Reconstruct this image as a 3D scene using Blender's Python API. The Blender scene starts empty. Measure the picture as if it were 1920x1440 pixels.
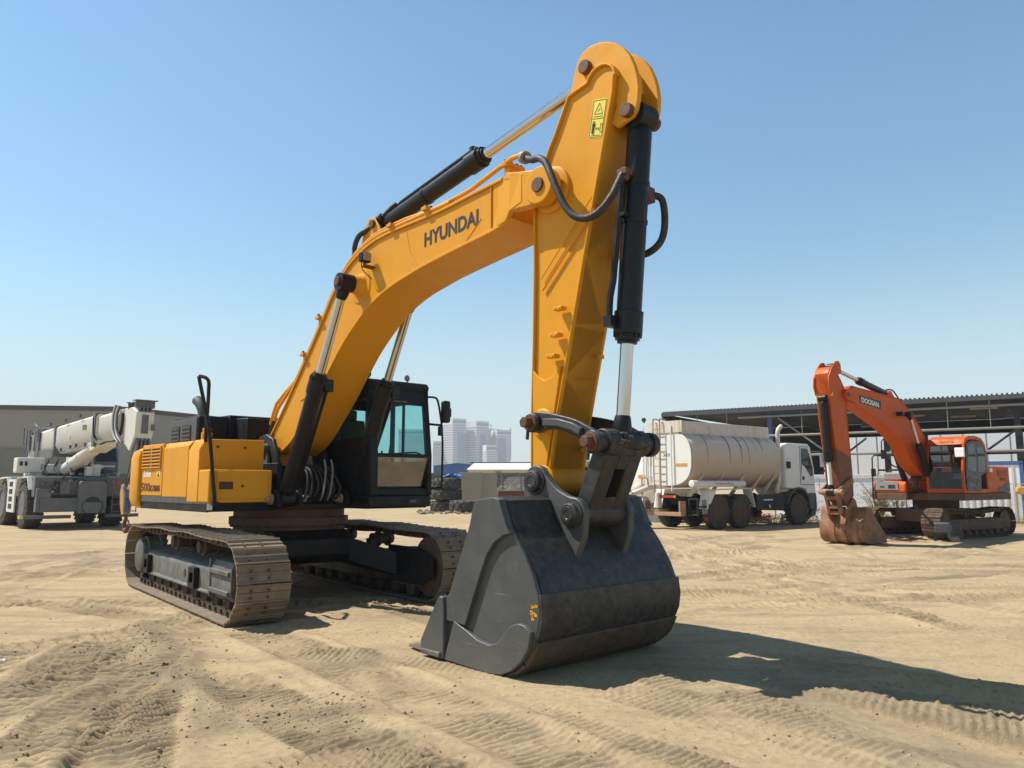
import bpy, bmesh, math, random
import numpy as np
from mathutils import Vector, Matrix
R = math.radians
PI = math.pi
random.seed(7)
scene = bpy.context.scene
COL = scene.collection

# ------------------------------------------------------------------ materials
def nodes_of(name):
    m = bpy.data.materials.new(name)
    m.use_nodes = True
    nt = m.node_tree
    return m, nt, nt.nodes['Principled BSDF']

def noise(nt, scale, detail=5.0, rough=0.55, coord='Object', dist=0.0, stretch=None):
    tc = nt.nodes.new('ShaderNodeTexCoord')
    n = nt.nodes.new('ShaderNodeTexNoise')
    n.inputs['Scale'].default_value = scale
    n.inputs['Detail'].default_value = detail
    n.inputs['Roughness'].default_value = rough
    n.inputs['Distortion'].default_value = dist
    if stretch:
        mp = nt.nodes.new('ShaderNodeMapping')
        mp.inputs['Scale'].default_value = stretch
        nt.links.new(tc.outputs[coord], mp.inputs['Vector'])
        nt.links.new(mp.outputs['Vector'], n.inputs['Vector'])
    else:
        nt.links.new(tc.outputs[coord], n.inputs['Vector'])
    return n.outputs['Fac']

def ramp(nt, fac, a, b, ca=(0, 0, 0, 1), cb=(1, 1, 1, 1)):
    r = nt.nodes.new('ShaderNodeValToRGB')
    r.color_ramp.elements[0].position = a
    r.color_ramp.elements[1].position = b
    r.color_ramp.elements[0].color = ca
    r.color_ramp.elements[1].color = cb
    nt.links.new(fac, r.inputs['Fac'])
    return r.outputs['Color']

def mixc(nt, fac, a, b, mode='MIX'):
    m = nt.nodes.new('ShaderNodeMix')
    m.data_type = 'RGBA'
    m.blend_type = mode
    for sock, v in ((m.inputs['Factor'], fac), (m.inputs['A'], a), (m.inputs['B'], b)):
        if isinstance(v, (int, float)):
            sock.default_value = v
        elif isinstance(v, tuple):
            sock.default_value = v if len(v) == 4 else v + (1,)
        else:
            nt.links.new(v, sock)
    return m.outputs['Result']

def math_n(nt, op, a, b=0.0):
    m = nt.nodes.new('ShaderNodeMath')
    m.operation = op
    for i, v in enumerate((a, b)):
        if isinstance(v, (int, float)):
            m.inputs[i].default_value = v
        else:
            nt.links.new(v, m.inputs[i])
    return m.outputs[0]

def mul(c, k):
    return tuple(min(1.0, x * k) for x in c[:3]) + (1,)

DUST = (0.36, 0.27, 0.17)

def paint(name, col, rough=0.45, var=0.10, dust=0.25, dustcol=DUST, scale=1.3, bump=0.05, spots=0.0,
          spotcol=(0.16, 0.07, 0.03), metal=0.0, streak=0.0, streakcol=(0.30, 0.15, 0.06), fine=40.0, dpos=0.52, spec=0.35, scratch=0.0, scol=(0.30, 0.28, 0.25), mud_shade=None):
    """worn paint: cloudy tone, dust patches, optional rust spots and vertical streaks"""
    m, nt, p = nodes_of(name)
    base = mixc(nt, noise(nt, scale, 4), mul(col, 1 - var), mul(col, 1 + var))
    if dust:
        d = ramp(nt, noise(nt, scale * 2.3, 8, 0.65, dist=0.4), dpos - 0.12, dpos + 0.25)
        d2 = math_n(nt, 'MULTIPLY', d, dust)
        base = mixc(nt, d2, base, dustcol)
    if streak:
        s = ramp(nt, noise(nt, 1.0, 6, 0.6, stretch=(9, 9, 0.7)), 0.54, 0.70)
        base = mixc(nt, math_n(nt, 'MULTIPLY', s, streak), base, streakcol)
    if spots:
        s = ramp(nt, noise(nt, scale * 9, 8, 0.7), 0.62, 0.68)
        base = mixc(nt, math_n(nt, 'MULTIPLY', s, spots), base, spotcol)
    if scratch:
        a_ = ramp(nt, noise(nt, 1.0, 4, .6, stretch=(3, 3, 70), dist=.3), 0.66, 0.74)
        b_n = ramp(nt, noise(nt, 1.0, 4, .6, stretch=(60, 4, 5), dist=.4), 0.68, 0.76)
        s = math_n(nt, 'MULTIPLY', math_n(nt, 'MAXIMUM', a_, b_n), ramp(nt, noise(nt, 1.7, 3), .45, .6))
        base = mixc(nt, math_n(nt, 'MULTIPLY', s, scratch), base, scol)
    if mud_shade:
        # soil tone reaching up from below, ragged edge; on the tank partly painted shade
        tc = nt.nodes.new('ShaderNodeTexCoord'); sp = nt.nodes.new('ShaderNodeSeparateXYZ'); nt.links.new(tc.outputs['Object'], sp.inputs[0])
        h = math_n(nt, 'ADD', sp.outputs['Z'], math_n(nt, 'MULTIPLY', noise(nt, 1.1, 7, .65), mud_shade[2]))
        f = ramp(nt, math_n(nt, 'MULTIPLY', math_n(nt, 'SUBTRACT', h, mud_shade[0]), 1 / (mud_shade[1] - mud_shade[0])), 0, 1, (1, 1, 1, 1), (0, 0, 0, 1))
        base = mixc(nt, math_n(nt, 'MULTIPLY', f, mud_shade[3]), base, mud_shade[4])
    nt.links.new(base, p.inputs['Base Color'])
    rr = ramp(nt, noise(nt, scale * 4, 6), 0.3, 0.75, (rough * .8,) * 3 + (1,), (min(1, rough * 1.35),) * 3 + (1,))
    nt.links.new(rr, p.inputs['Roughness'])
    p.inputs['Metallic'].default_value = metal
    p.inputs['Specular IOR Level'].default_value = spec
    if bump:
        b = nt.nodes.new('ShaderNodeBump')
        b.inputs['Strength'].default_value = bump
        b.inputs['Distance'].default_value = 0.02
        nt.links.new(noise(nt, fine, 6, 0.6), b.inputs['Height'])
        nt.links.new(b.outputs['Normal'], p.inputs['Normal'])
    return m

def glass_mat(name, tint, gloss=1.5, rough=0.02, dirt=0.08):
    m = bpy.data.materials.new(name)
    m.use_nodes = True
    nt = m.node_tree
    nt.nodes.clear()
    out = nt.nodes.new('ShaderNodeOutputMaterial')
    tr = nt.nodes.new('ShaderNodeBsdfTransparent')
    tr.inputs['Color'].default_value = tint + (1,)
    gl = nt.nodes.new('ShaderNodeBsdfGlossy')
    gl.inputs['Roughness'].default_value = rough
    lw = nt.nodes.new('ShaderNodeLayerWeight')
    f0 = ((gloss - 1) / (gloss + 1)) ** 2
    fr = math_n(nt, 'ADD', math_n(nt, 'MULTIPLY', math_n(nt, 'POWER', lw.outputs['Facing'], 5.0), 1 - f0), f0)
    mx = nt.nodes.new('ShaderNodeMixShader')
    nt.links.new(fr, mx.inputs[0])
    nt.links.new(tr.outputs[0], mx.inputs[1])
    nt.links.new(gl.outputs[0], mx.inputs[2])
    df = nt.nodes.new('ShaderNodeBsdfDiffuse')
    df.inputs['Color'].default_value = (0.35, 0.30, 0.22, 1)
    mx2 = nt.nodes.new('ShaderNodeMixShader')
    f = math_n(nt, 'MULTIPLY', ramp(nt, noise(nt, 3.0, 6, 0.6), 0.45, 0.8), dirt)
    nt.links.new(f, mx2.inputs[0])
    nt.links.new(mx.outputs[0], mx2.inputs[1])
    nt.links.new(df.outputs[0], mx2.inputs[2])
    nt.links.new(mx2.outputs[0], out.inputs['Surface'])
    return m

def flat(name, col, rough=0.5, metal=0.0, emit=0.0):
    return paint(name, col, rough, 0.06, 0.08, bump=0.02, metal=metal)

M = {}
M['yellow'] = paint('yellow_paint', (0.66, 0.288, 0.012), 0.42, 0.05, 0.04, (0.55, 0.36, 0.15), 0.9, 0.02, spec=0.2, streak=.10, streakcol=(.30, .13, .02), scratch=.30, scol=(.36, .17, .04), spots=0.25, spotcol=(0.35, 0.16, 0.03))
M['yellow_bright'] = paint('yellow_panel_paint', (0.66, 0.288, 0.012), 0.45, 0.06, 0.09, (0.50, 0.35, 0.17), 1.6, 0.02, spec=0.2, streak=0.18, streakcol=(0.45, 0.24, 0.05))
M['black'] = paint('black_paint', (0.008, 0.008, 0.009), 0.45, 0.2, 0.06, (0.12, 0.10, 0.08), 2.0, 0.05, spec=.25)
M['hood'] = paint('dark_hood_paint', (0.008, 0.008, 0.011), 0.5, 0.15, 0.05, (0.10, 0.08, 0.06), 1.5, 0.03, spec=.25)
M['cyl'] = paint('cylinder_black_paint', (0.008, 0.008, 0.009), 0.40, 0.25, 0.10, (0.08, 0.07, 0.055), 3.0, 0.06, spec=.3)
M['frame'] = paint('undercarriage_grey', (0.080, 0.082, 0.078), 0.55, 0.12, 0.4, (0.38, 0.31, 0.22), 2.2, 0.10, spots=0.3)
M['darkframe'] = paint('dark_frame_paint', (0.009, 0.009, 0.010), 0.5, 0.2, 0.10, (0.09, 0.07, 0.055), 1.5, 0.06, spec=.25)
M['bucket'] = paint('bucket_steel_paint', (0.022, 0.0225, 0.024), 0.44, 0.15, 0.26, (0.22, 0.185, 0.14), 5.0, 0.10, spots=0.5, spotcol=(0.02, 0.02, 0.022), scratch=.9, scol=(.20, .18, .15))
M['bucketside'] = paint('bucket_side_paint', (0.062, 0.064, 0.063), 0.46, 0.12, 0.15, (0.24, 0.22, 0.18), 2.0, 0.08, spots=0.35, spotcol=(0.03, 0.03, 0.032), scratch=1.0, scol=(.30, .29, .27), mud_shade=(-.05, .55, .35, .45, (0.20, 0.18, 0.15, 1)))
M['dusty'] = paint('dusty_steel', (0.20, 0.165, 0.12), 0.7, 0.2, 0.6, (0.34, 0.27, 0.18), 4.0, 0.1, spots=0.4, spotcol=(0.05, 0.05, 0.05))
M['bucketlow'] = paint('worn_wear_plate', (0.060, 0.048, 0.038), 0.55, 0.25, 0.5, (0.20, 0.135, 0.085), 3.5, 0.15, scratch=.6, scol=(.25, .2, .15), spots=0.5, spotcol=(0.03, 0.02, 0.015))
M['linksteel'] = paint('link_black_paint', (0.018, 0.0185, 0.020), 0.45, 0.2, 0.25, (0.20, 0.16, 0.11), 4.0, 0.08, spots=0.2)
M['chrome'] = paint('chrome_rod', (0.55, 0.55, 0.56), 0.14, 0.05, 0.08, (0.4, 0.35, 0.28), 4.0, 0.0, metal=1.0)
M['rust'] = paint('rusty_pin', (0.115, 0.048, 0.028), 0.65, 0.3, 0.2, (0.22, 0.13, 0.08), 9, 0.2)
M['shoe'] = paint('track_shoe_steel', (0.185, 0.145, 0.105), 0.58, 0.25, 0.55, (0.36, 0.265, 0.16), 3.0, 0.15, spots=0.5, spotcol=(0.10, 0.045, 0.025))
M['dirtsteel'] = paint('dirty_roller_steel', (0.085, 0.055, 0.038), 0.75, 0.3, 0.5, (0.16, 0.10, 0.06), 5.0, 0.3)
M['ringrust'] = paint('rusty_swing_ring', (0.085, 0.045, 0.026), 0.6, 0.4, 0.4, (0.20, 0.10, 0.05), 3.0, 0.1)
M['hose'] = paint('rubber_hose', (0.024, 0.0235, 0.022), 0.6, 0.25, 0.4, (0.12, 0.105, 0.085), 8, 0.1)
M['rubber'] = paint('tyre_rubber', (0.050, 0.046, 0.041), 0.8, 0.2, 0.55, (0.15, 0.125, 0.095), 3.0, 0.15)
M['rubber_old'] = paint('old_tyre_rubber', (0.05, 0.047, 0.043), 0.85, 0.2, 0.6, (0.20, 0.165, 0.125), 2.0, 0.15)
M['decal'] = flat('decal_black', (0.022, 0.024, 0.032), 0.5)
M['decal_white'] = flat('decal_white', (0.75, 0.75, 0.72), 0.5)
M['decal_brown'] = flat('decal_brown', (0.10, 0.035, 0.015), 0.5)
M['label_yellow'] = flat('label_yellow', (0.72, 0.60, 0.06), 0.5)
M['red'] = flat('red_plastic', (0.45, 0.035, 0.02), 0.4)
M['glass'] = glass_mat('cab_glass_teal', (0.60, 0.87, 0.85), 1.5)
M['glass_dark'] = glass_mat('cab_glass_lower', (0.25, 0.26, 0.25), 2.6, 0.05, 0.22)
M['glass_cab'] = glass_mat('dusty_cab_glass', (0.16, 0.20, 0.21), 1.55, 0.04, 0.10)
M['glass_grey'] = glass_mat('vehicle_glass', (0.35, 0.42, 0.44), 1.6, 0.03, 0.12)
M['interior'] = flat('cab_interior', (0.035, 0.037, 0.042), 0.7)
M['lens'] = flat('lamp_lens', (0.30, 0.25, 0.20), 0.15)
M['orange'] = paint('orange_paint', (0.52, 0.082, 0.004), 0.48, 0.12, 0.12, (0.35, 0.14, 0.06), 1.2, 0.03, spec=0.2, spots=0.3, streak=0.15, streakcol=(0.25, 0.06, 0.02))
M['orangedirt'] = paint('orange_paint_muddy', (0.16, 0.055, 0.022), 0.65, 0.25, 0.5, (0.20, 0.10, 0.05), 2.5, 0.1, spots=0.5)
M['rustbucket'] = paint('rusty_bucket', (0.20, 0.085, 0.042), 0.7, 0.3, 0.55, (0.42, 0.27, 0.15), 2.6, 0.2, spots=0.5)
M['grey_plastic'] = paint('grey_plastic', (0.23, 0.24, 0.24), 0.5, 0.08, 0.2, (0.33, 0.29, 0.23), 2, 0.03)
M['dgrey'] = paint('dark_grey_panel', (0.075, 0.078, 0.082), 0.55, 0.12, 0.2, (0.2, 0.17, 0.13), 2, 0.04)
M['mudtrack'] = paint('muddy_track', (0.10, 0.058, 0.035), 0.75, 0.25, 0.45, (0.20, 0.12, 0.07), 3, 0.2)
M['white'] = paint('white_paint', (0.70, 0.69, 0.65), 0.45, 0.05, 0.22, (0.52, 0.46, 0.36), 1.4, 0.02, streak=0.12, streakcol=(0.45, 0.36, 0.25))
M['tank'] = paint('tank_white_stained', (0.60, 0.54, 0.43), 0.42, 0.06, 0.45, (0.42, 0.32, 0.22), 0.5, 0.0, mud_shade=(2.6, 3.7, 1.0, .62, (0.34, 0.25, 0.165, 1)))  # brown lower half: dust film with the flank's shade painted in
M['tankrust'] = paint('white_rust_edge', (0.62, 0.57, 0.48), 0.6, 0.1, 0.4, (0.45, 0.30, 0.16), 2.0, 0.05, streak=0.7, streakcol=(0.32, 0.14, 0.05))
M['ruststeel'] = paint('rusty_bumper', (0.36, 0.20, 0.11), 0.75, 0.3, 0.5, (0.45, 0.36, 0.26), 5, 0.2, spots=0.6)
M['cranewhite'] = paint('crane_white', (0.66, 0.64, 0.57), 0.5, 0.06, 0.3, (0.48, 0.42, 0.32), 1.2, 0.03, streak=0.2, streakcol=(0.40, 0.32, 0.22))
M['cranegrey'] = paint('crane_grey', (0.125, 0.128, 0.132), 0.6, 0.12, 0.3, (0.30, 0.27, 0.22), 1.6, 0.06)
M['hookorange'] = paint('hook_block_orange', (0.60, 0.26, 0.05), 0.5, 0.15, 0.3, (0.3, 0.2, 0.12), 3, 0.05)
M['hookblue'] = flat('hook_block_blue', (0.10, 0.15, 0.28), 0.5)
M['cladding'] = paint('beige_cladding', (0.31, 0.285, 0.25), 0.6, 0.03, 0.12, (0.30, 0.27, 0.22), 0.25, 0.02, streak=0.10, streakcol=(0.24, 0.2, 0.17))
M['plinth'] = paint('painted_plinth', (0.20, 0.19, 0.175), .7, .06, .2, scale=.4, bump=.03)
M['trim_dark'] = paint('dark_trim', (0.10, 0.085, 0.08), 0.6, 0.1, 0.1, bump=0.02)
M['steel_dark'] = paint('dark_steelwork', (0.016, 0.017, 0.020), 0.6, 0.2, 0.1, (0.10, 0.09, 0.08), 0.5, 0.03)
M['steel_blue'] = paint('blue_steelwork', (0.045, 0.085, 0.19), 0.55, 0.15, 0.15, (0.15, 0.15, 0.15), 0.6, 0.03)
M['pipe'] = paint('galvanised_pipe', (0.24, 0.23, 0.22), 0.5, 0.15, 0.2, bump=0.03, metal=0.3)
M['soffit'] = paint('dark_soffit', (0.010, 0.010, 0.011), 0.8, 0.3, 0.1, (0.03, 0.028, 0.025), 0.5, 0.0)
M['roofsheet'] = paint('roof_sheet', (0.30, 0.30, 0.30), 0.5, 0.1, 0.2, scale=0.3, bump=0.02)
M['whitewall'] = paint('white_panel_wall', (0.82, 0.83, 0.84), 0.5, 0.03, 0.08, scale=0.2, bump=0.0)
M['concrete'] = paint('white_concrete', (0.62, 0.61, 0.58), 0.8, 0.08, 0.35, (0.45, 0.40, 0.32), 0.8, 0.1)
M['board'] = paint('grey_beige_board', (0.33, 0.285, 0.22), 0.8, 0.05, 0.2, scale=0.8, bump=0.03)
M['wood'] = paint('plywood', (0.52, 0.36, 0.20), 0.8, 0.12, 0.2, scale=1.5, bump=0.05)
M['blue'] = paint('blue_cladding', (0.055, 0.13, 0.32), 0.55, 0.08, 0.12, (0.15, 0.18, 0.25), 0.4, 0.02)
M['tarp'] = paint('blue_tarp', (0.03, 0.22, 0.66), 0.4, 0.2, 0.05, scale=3, bump=0.1)
M['tower'] = paint('tower_concrete', (0.60, 0.59, 0.58), 0.7, 0.03, 0.0, scale=0.02, bump=0.0)
M['towerglass'] = paint('tower_window_band', (0.22, 0.25, 0.29), 0.3, 0.1, 0.0, scale=0.05, bump=0.0)
M['towerblue'] = paint('tower_blue_glass', (0.21, 0.28, 0.38), 0.25, 0.05, 0.0, scale=0.05, bump=0.0)
M['shrub_dry'] = paint('dry_twigs', (0.22, 0.17, 0.10), 0.8, 0.3, 0, bump=0)
M['leaf'] = paint('dusty_leaf', (0.10, 0.12, 0.045), 0.7, 0.4, 0.3, (0.26, 0.23, 0.14), 3, 0)
M['weed'] = paint('weed_leaf', (0.10, 0.115, 0.035), 0.7, 0.4, 0.3, (0.34, 0.27, 0.12), 3, 0)
M['wire'] = flat('galvanised_wire', (0.42, 0.42, 0.42), 0.5, 0.4)
M['mustard'] = paint('mustard_paint', (0.55, 0.28, 0.04), 0.5, 0.15, 0.3, scale=2, bump=0.03)
M['cream'] = paint('cream_render', (0.60, 0.52, 0.33), 0.8, 0.05, 0.1, scale=0.3, bump=0.03)
M['plastic'] = flat('clear_plastic', (0.70, 0.66, 0.60), 0.3)

# ------------------------------------------------------------------ mesh builder
class MB:
    def __init__(s):
        s.v = []; s.f = []
    def add(s, vs, fs, Mx=None):
        o = len(s.v)
        if Mx is not None:
            vs = [tuple(Mx @ Vector(p)) for p in vs]
        s.v += [tuple(p) for p in vs]
        s.f += [tuple(i + o for i in f) for f in fs]
        return s
    def box(s, x0, x1, y0, y1, z0, z1, Mx=None):
        vs = [(x0, y0, z0), (x1, y0, z0), (x1, y1, z0), (x0, y1, z0), (x0, y0, z1), (x1, y0, z1), (x1, y1, z1), (x0, y1, z1)]
        return s.add(vs, [(0, 3, 2, 1), (4, 5, 6, 7), (0, 1, 5, 4), (1, 2, 6, 5), (2, 3, 7, 6), (3, 0, 4, 7)], Mx)
    def hexa(s, b, t):
        """b, t: 4 points each (bottom, top)"""
        return s.add(list(b) + list(t), [(0, 3, 2, 1), (4, 5, 6, 7), (0, 1, 5, 4), (1, 2, 6, 5), (2, 3, 7, 6), (3, 0, 4, 7)])
    def prism(s, pts, y0, y1, ax='y', Mx=None):
        """polygon in the plane normal to ax, extruded along ax"""
        n = len(pts)
        if ax == 'y': g = lambda p, t: (p[0], t, p[1])
        elif ax == 'x': g = lambda p, t: (t, p[0], p[1])
        else: g = lambda p, t: (p[0], p[1], t)
        vs = [g(p, y0) for p in pts] + [g(p, y1) for p in pts]
        fs = [tuple(range(n)), tuple(range(2 * n - 1, n - 1, -1))]
        fs += [(i, i + n, (i + 1) % n + n, (i + 1) % n) for i in range(n)]
        return s.add(vs, fs, Mx)
    def prism_w(s, pts, w, off=0.0):
        """like prism along y, half width given per point"""
        n = len(pts)
        vs = [(p[0], off - w[i], p[1]) for i, p in enumerate(pts)] + [(p[0], off + w[i], p[1]) for i, p in enumerate(pts)]
        fs = [tuple(range(n)), tuple(range(2 * n - 1, n - 1, -1))]
        fs += [(i, i + n, (i + 1) % n + n, (i + 1) % n) for i in range(n)]
        return s.add(vs, fs)
    def strip(s, pts, th, y0, y1):
        """plate that follows an x,z polyline; th is offset to the left of the direction of travel"""
        n = len(pts); off = []
        for i in range(n):
            a = Vector(pts[max(0, i - 1)]); b = Vector(pts[min(n - 1, i + 1)])
            d = (b - a); d.normalize()
            off.append((pts[i][0] - d.y * th, pts[i][1] + d.x * th))
        vs = []
        for p, q in zip(pts, off):
            vs += [(p[0], y0, p[1]), (p[0], y1, p[1]), (q[0], y1, q[1]), (q[0], y0, q[1])]
        fs = [(0, 1, 2, 3), (4 * n - 4, 4 * n - 1, 4 * n - 2, 4 * n - 3)]
        for i in range(n - 1):
            a = 4 * i; b = a + 4
            for k in range(4):
                fs.append((a + k, b + k, b + (k + 1) % 4, a + (k + 1) % 4))
        return s.add(vs, fs)
    def cyl(s, p0, p1, r0, r1=None, n=18, caps=True):
        r1 = r0 if r1 is None else r1
        p0 = Vector(p0); p1 = Vector(p1)
        d = (p1 - p0).normalized()
        a = d.orthogonal().normalized(); b = d.cross(a)
        vs = []
        for p, r in ((p0, r0), (p1, r1)):
            for i in range(n):
                t = 2 * PI * i / n
                vs.append(tuple(p + (a * math.cos(t) + b * math.sin(t)) * r))
        fs = [(i, (i + 1) % n, (i + 1) % n + n, i + n) for i in range(n)]
        if caps:
            fs += [tuple(range(n - 1, -1, -1)), tuple(range(n, 2 * n))]
        return s.add(vs, fs)
    def lathe(s, p0, d, prof, n=24, closed=False):
        """prof: (distance along d, radius) list"""
        p0 = Vector(p0); d = Vector(d).normalized()
        a = d.orthogonal().normalized(); b = d.cross(a)
        vs = []; m = len(prof)
        for (h, r) in prof:
            for i in range(n):
                t = 2 * PI * i / n
                vs.append(tuple(p0 + d * h + (a * math.cos(t) + b * math.sin(t)) * r))
        fs = []
        for k in range(m - 1 if not closed else m):
            k2 = (k + 1) % m
            for i in range(n):
                j = (i + 1) % n
                fs.append((k * n + i, k * n + j, k2 * n + j, k2 * n + i))
        if not closed:
            fs += [tuple(range(n - 1, -1, -1)), tuple(range((m - 1) * n, m * n))]
        return s.add(vs, fs)
    def tube(s, pts, r, n=8, smooth=0, caps=True):
        pts = [Vector(p) for p in pts]
        if smooth:
            pts = catmull(pts, smooth)
        m = len(pts)
        up = None; vs = []
        for i, p in enumerate(pts):
            d = (pts[min(m - 1, i + 1)] - pts[max(0, i - 1)]).normalized()
            if up is None:
                up = d.orthogonal().normalized()
            else:
                up = (up - d * up.dot(d))
                up = up.normalized() if up.length > 1e-6 else d.orthogonal().normalized()
            b = d.cross(up)
            rr = r[i * (len(r) - 1) // max(1, m - 1)] if isinstance(r, (list, tuple)) else r
            for k in range(n):
                t = 2 * PI * k / n
                vs.append(tuple(p + (up * math.cos(t) + b * math.sin(t)) * rr))
        fs = []
        for i in range(m - 1):
            for k in range(n):
                j = (k + 1) % n
                fs.append((i * n + k, i * n + j, (i + 1) * n + j, (i + 1) * n + k))
        if caps:
            fs += [tuple(range(n - 1, -1, -1)), tuple(range((m - 1) * n, m * n))]
        return s.add(vs, fs)
    def sphere(s, c, r, n=12, m=8, sc=(1, 1, 1)):
        vs = []; fs = []
        for i in range(m + 1):
            a = PI * i / m
            for k in range(n):
                t = 2 * PI * k / n
                vs.append((c[0] + r * sc[0] * math.sin(a) * math.cos(t), c[1] + r * sc[1] * math.sin(a) * math.sin(t), c[2] + r * sc[2] * math.cos(a)))
        for i in range(m):
            for k in range(n):
                j = (k + 1) % n
                fs.append((i * n + k, (i + 1) * n + k, (i + 1) * n + j, i * n + j))
        return s.add(vs, fs)
    def build(s, name, mat, parent=None, bevel=0.0, angle=35, seg=2, fix=True):
        me = bpy.data.meshes.new(name)
        me.from_pydata(s.v, [], s.f)
        if fix:
            bm = bmesh.new(); bm.from_mesh(me)
            bmesh.ops.remove_doubles(bm, verts=bm.verts, dist=1e-5)
            bmesh.ops.recalc_face_normals(bm, faces=bm.faces)
            bm.to_mesh(me); bm.free()
        me.update()
        me.materials.append(mat if not isinstance(mat, str) else M[mat])
        if angle:
            me.shade_smooth()
            me.set_sharp_from_angle(angle=R(angle))
        o = bpy.data.objects.new(name, me)
        COL.objects.link(o)
        if parent is not None:
            o.parent = parent
        if bevel:
            b = o.modifiers.new('edge', 'BEVEL')
            b.width = bevel; b.segments = seg; b.limit_method = 'ANGLE'; b.angle_limit = R(40)
            b.harden_normals = False
        return o

def catmull(pts, k):
    out = []
    n = len(pts)
    for i in range(n - 1):
        p0 = pts[max(0, i - 1)]; p1 = pts[i]; p2 = pts[i + 1]; p3 = pts[min(n - 1, i + 2)]
        for j in range(k):
            t = j / k
            out.append(0.5 * ((2 * p1) + (p2 - p0) * t + (2 * p0 - 5 * p1 + 4 * p2 - p3) * t * t + (3 * p1 - p0 - 3 * p2 + p3) * t ** 3))
    out.append(pts[-1])
    return out

def cat2(pts, k=4):
    return [(p.x, p.y) for p in catmull([Vector((a, b)) for a, b in pts], k)]

def thing(name, label, cat, loc=(0, 0, 0), rotz=0.0, group=None, kind=None):
    o = bpy.data.objects.new(name, None)
    o.empty_display_size = 0.5
    COL.objects.link(o)
    o.location = loc; o.rotation_euler = (0, 0, rotz)
    return tag(o, label, cat, group, kind)

def tag(o, label=None, cat=None, group=None, kind=None):
    if label: o['label'] = label
    if cat: o['category'] = cat
    if group: o['group'] = group
    if kind: o['kind'] = kind
    return o

def text(body, name, mat, parent, origin, xdir, updir, size, depth=0.003, bold=0.0, shear=0.0, width=None):
    cu = bpy.data.curves.new(name, 'FONT')
    cu.body = body; cu.size = 1.0; cu.extrude = depth / size if size else 0.003; cu.offset = bold; cu.shear = shear
    tmp = bpy.data.objects.new(name + '_curve', cu)
    COL.objects.link(tmp)
    dg = bpy.context.evaluated_depsgraph_get()
    me = bpy.data.meshes.new_from_object(tmp.evaluated_get(dg))
    bpy.data.objects.remove(tmp)
    me.name = name
    co = np.array([v.co[:] for v in me.vertices])
    w = co[:, 0].max() - co[:, 0].min()
    x = Vector(xdir).normalized(); u = Vector(updir).normalized(); nn = x.cross(u)
    sx = size if width is None else width / w
    ox = co[:, 0].min()
    for v in me.vertices:
        p = v.co
        v.co = Vector(origin) + x * ((p.x - ox) * sx) + u * (p.y * size) + nn * (p.z * size)
    me.materials.clear()
    me.materials.append(M[mat])
    o = bpy.data.objects.new(name, me)
    COL.objects.link(o)
    o.parent = parent
    return o

def circ(cx, cz, r, a0, a1, n):
    return [(cx + r * math.cos(R(a0 + (a1 - a0) * i / n)), cz + r * math.sin(R(a0 + (a1 - a0) * i / n))) for i in range(n + 1)]

ico = [(-.526, .85, 0), (.526, .85, 0), (-.526, -.85, 0), (.526, -.85, 0), (0, -.526, .85), (0, .526, .85), (0, -.526, -.85), (0, .526, -.85), (.85, 0, -.526), (.85, 0, .526), (-.85, 0, -.526), (-.85, 0, .526)]
icf = [(0, 11, 5), (0, 5, 1), (0, 1, 7), (0, 7, 10), (0, 10, 11), (1, 5, 9), (5, 11, 4), (11, 10, 2), (10, 7, 6), (7, 1, 8), (3, 9, 4), (3, 4, 2), (3, 2, 6), (3, 6, 8), (3, 8, 9), (4, 9, 5), (2, 4, 11), (6, 2, 10), (8, 6, 7), (9, 8, 1)]
# ------------------------------------------------------------------ shared machine pieces
def closed_path(pts, step):
    """even points with tangents round a closed x,z polyline"""
    P = [Vector(p) for p in pts]; P.append(P[0])
    L = [0.0]
    for a, b in zip(P, P[1:]): L.append(L[-1] + (b - a).length)
    n = int(round(L[-1] / step)); out = []
    for i in range(n):
        s = L[-1] * i / n
        k = max(j for j in range(len(L) - 1) if L[j] <= s)
        t = (s - L[k]) / max(1e-9, L[k + 1] - L[k])
        out.append(P[k].lerp(P[k + 1], t))
    return out

def track_belt(path, pitch, y0, y1, shoe, chain, parent, holes=True, gr=0.035):
    """link chain plus one bolted shoe per pitch, three grousers each"""
    pts = closed_path(path, pitch); n = len(pts)
    sh = MB(); ch = MB()
    yc = (y0 + y1) / 2
    for i in range(n):
        a = pts[i]; b = pts[(i + 1) % n]
        d = (b - a); L = d.length; d.normalize()
        nrm = Vector((-d.y, d.x))            # outward for a clockwise path (x right, z up)
        Lp = L * 0.97
        prof = [(0, 0), (0, gr), (.012, gr), (.03, .012), (Lp * .42, .012), (Lp * .45, gr * .8), (Lp * .53, gr * .8), (Lp * .56, .012),
                (Lp * .9, .012), (Lp * .93, gr * .8), (Lp, gr * .8), (Lp, 0)]
        pp = [a + d * u + nrm * w for u, w in prof]
        lo = [(p.x, p.y) for p in pp]
        j = random.uniform(-.004, .004)
        sh.prism(lo, y0 + j, y1 + j)
        for yy in (yc - .10, yc + .10):
            q = [a - nrm * .005, a + d * L * .98 - nrm * .005, a + d * L * .98 - nrm * .10, a - nrm * .10]
            ch.prism([(p.x, p.y) for p in q], yy - .022, yy + .022)
            for t in (.3, .7):
                c = a + d * L * t
                ch.cyl((c.x + nrm.x * .01, yy - .05, c.y + nrm.y * .01), (c.x + nrm.x * .032, yy - .05, c.y + nrm.y * .032), .016, n=6)
        c = a + d * L * 1.0 - nrm * .05
        ch.cyl((c.x, yc - .15, c.y), (c.x, yc + .15, c.y), .03, n=8)
    b = sh.build('track_shoes', shoe, parent, angle=30)
    c = ch.build('track_chain', chain, parent, angle=30)
    return b, c

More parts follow.
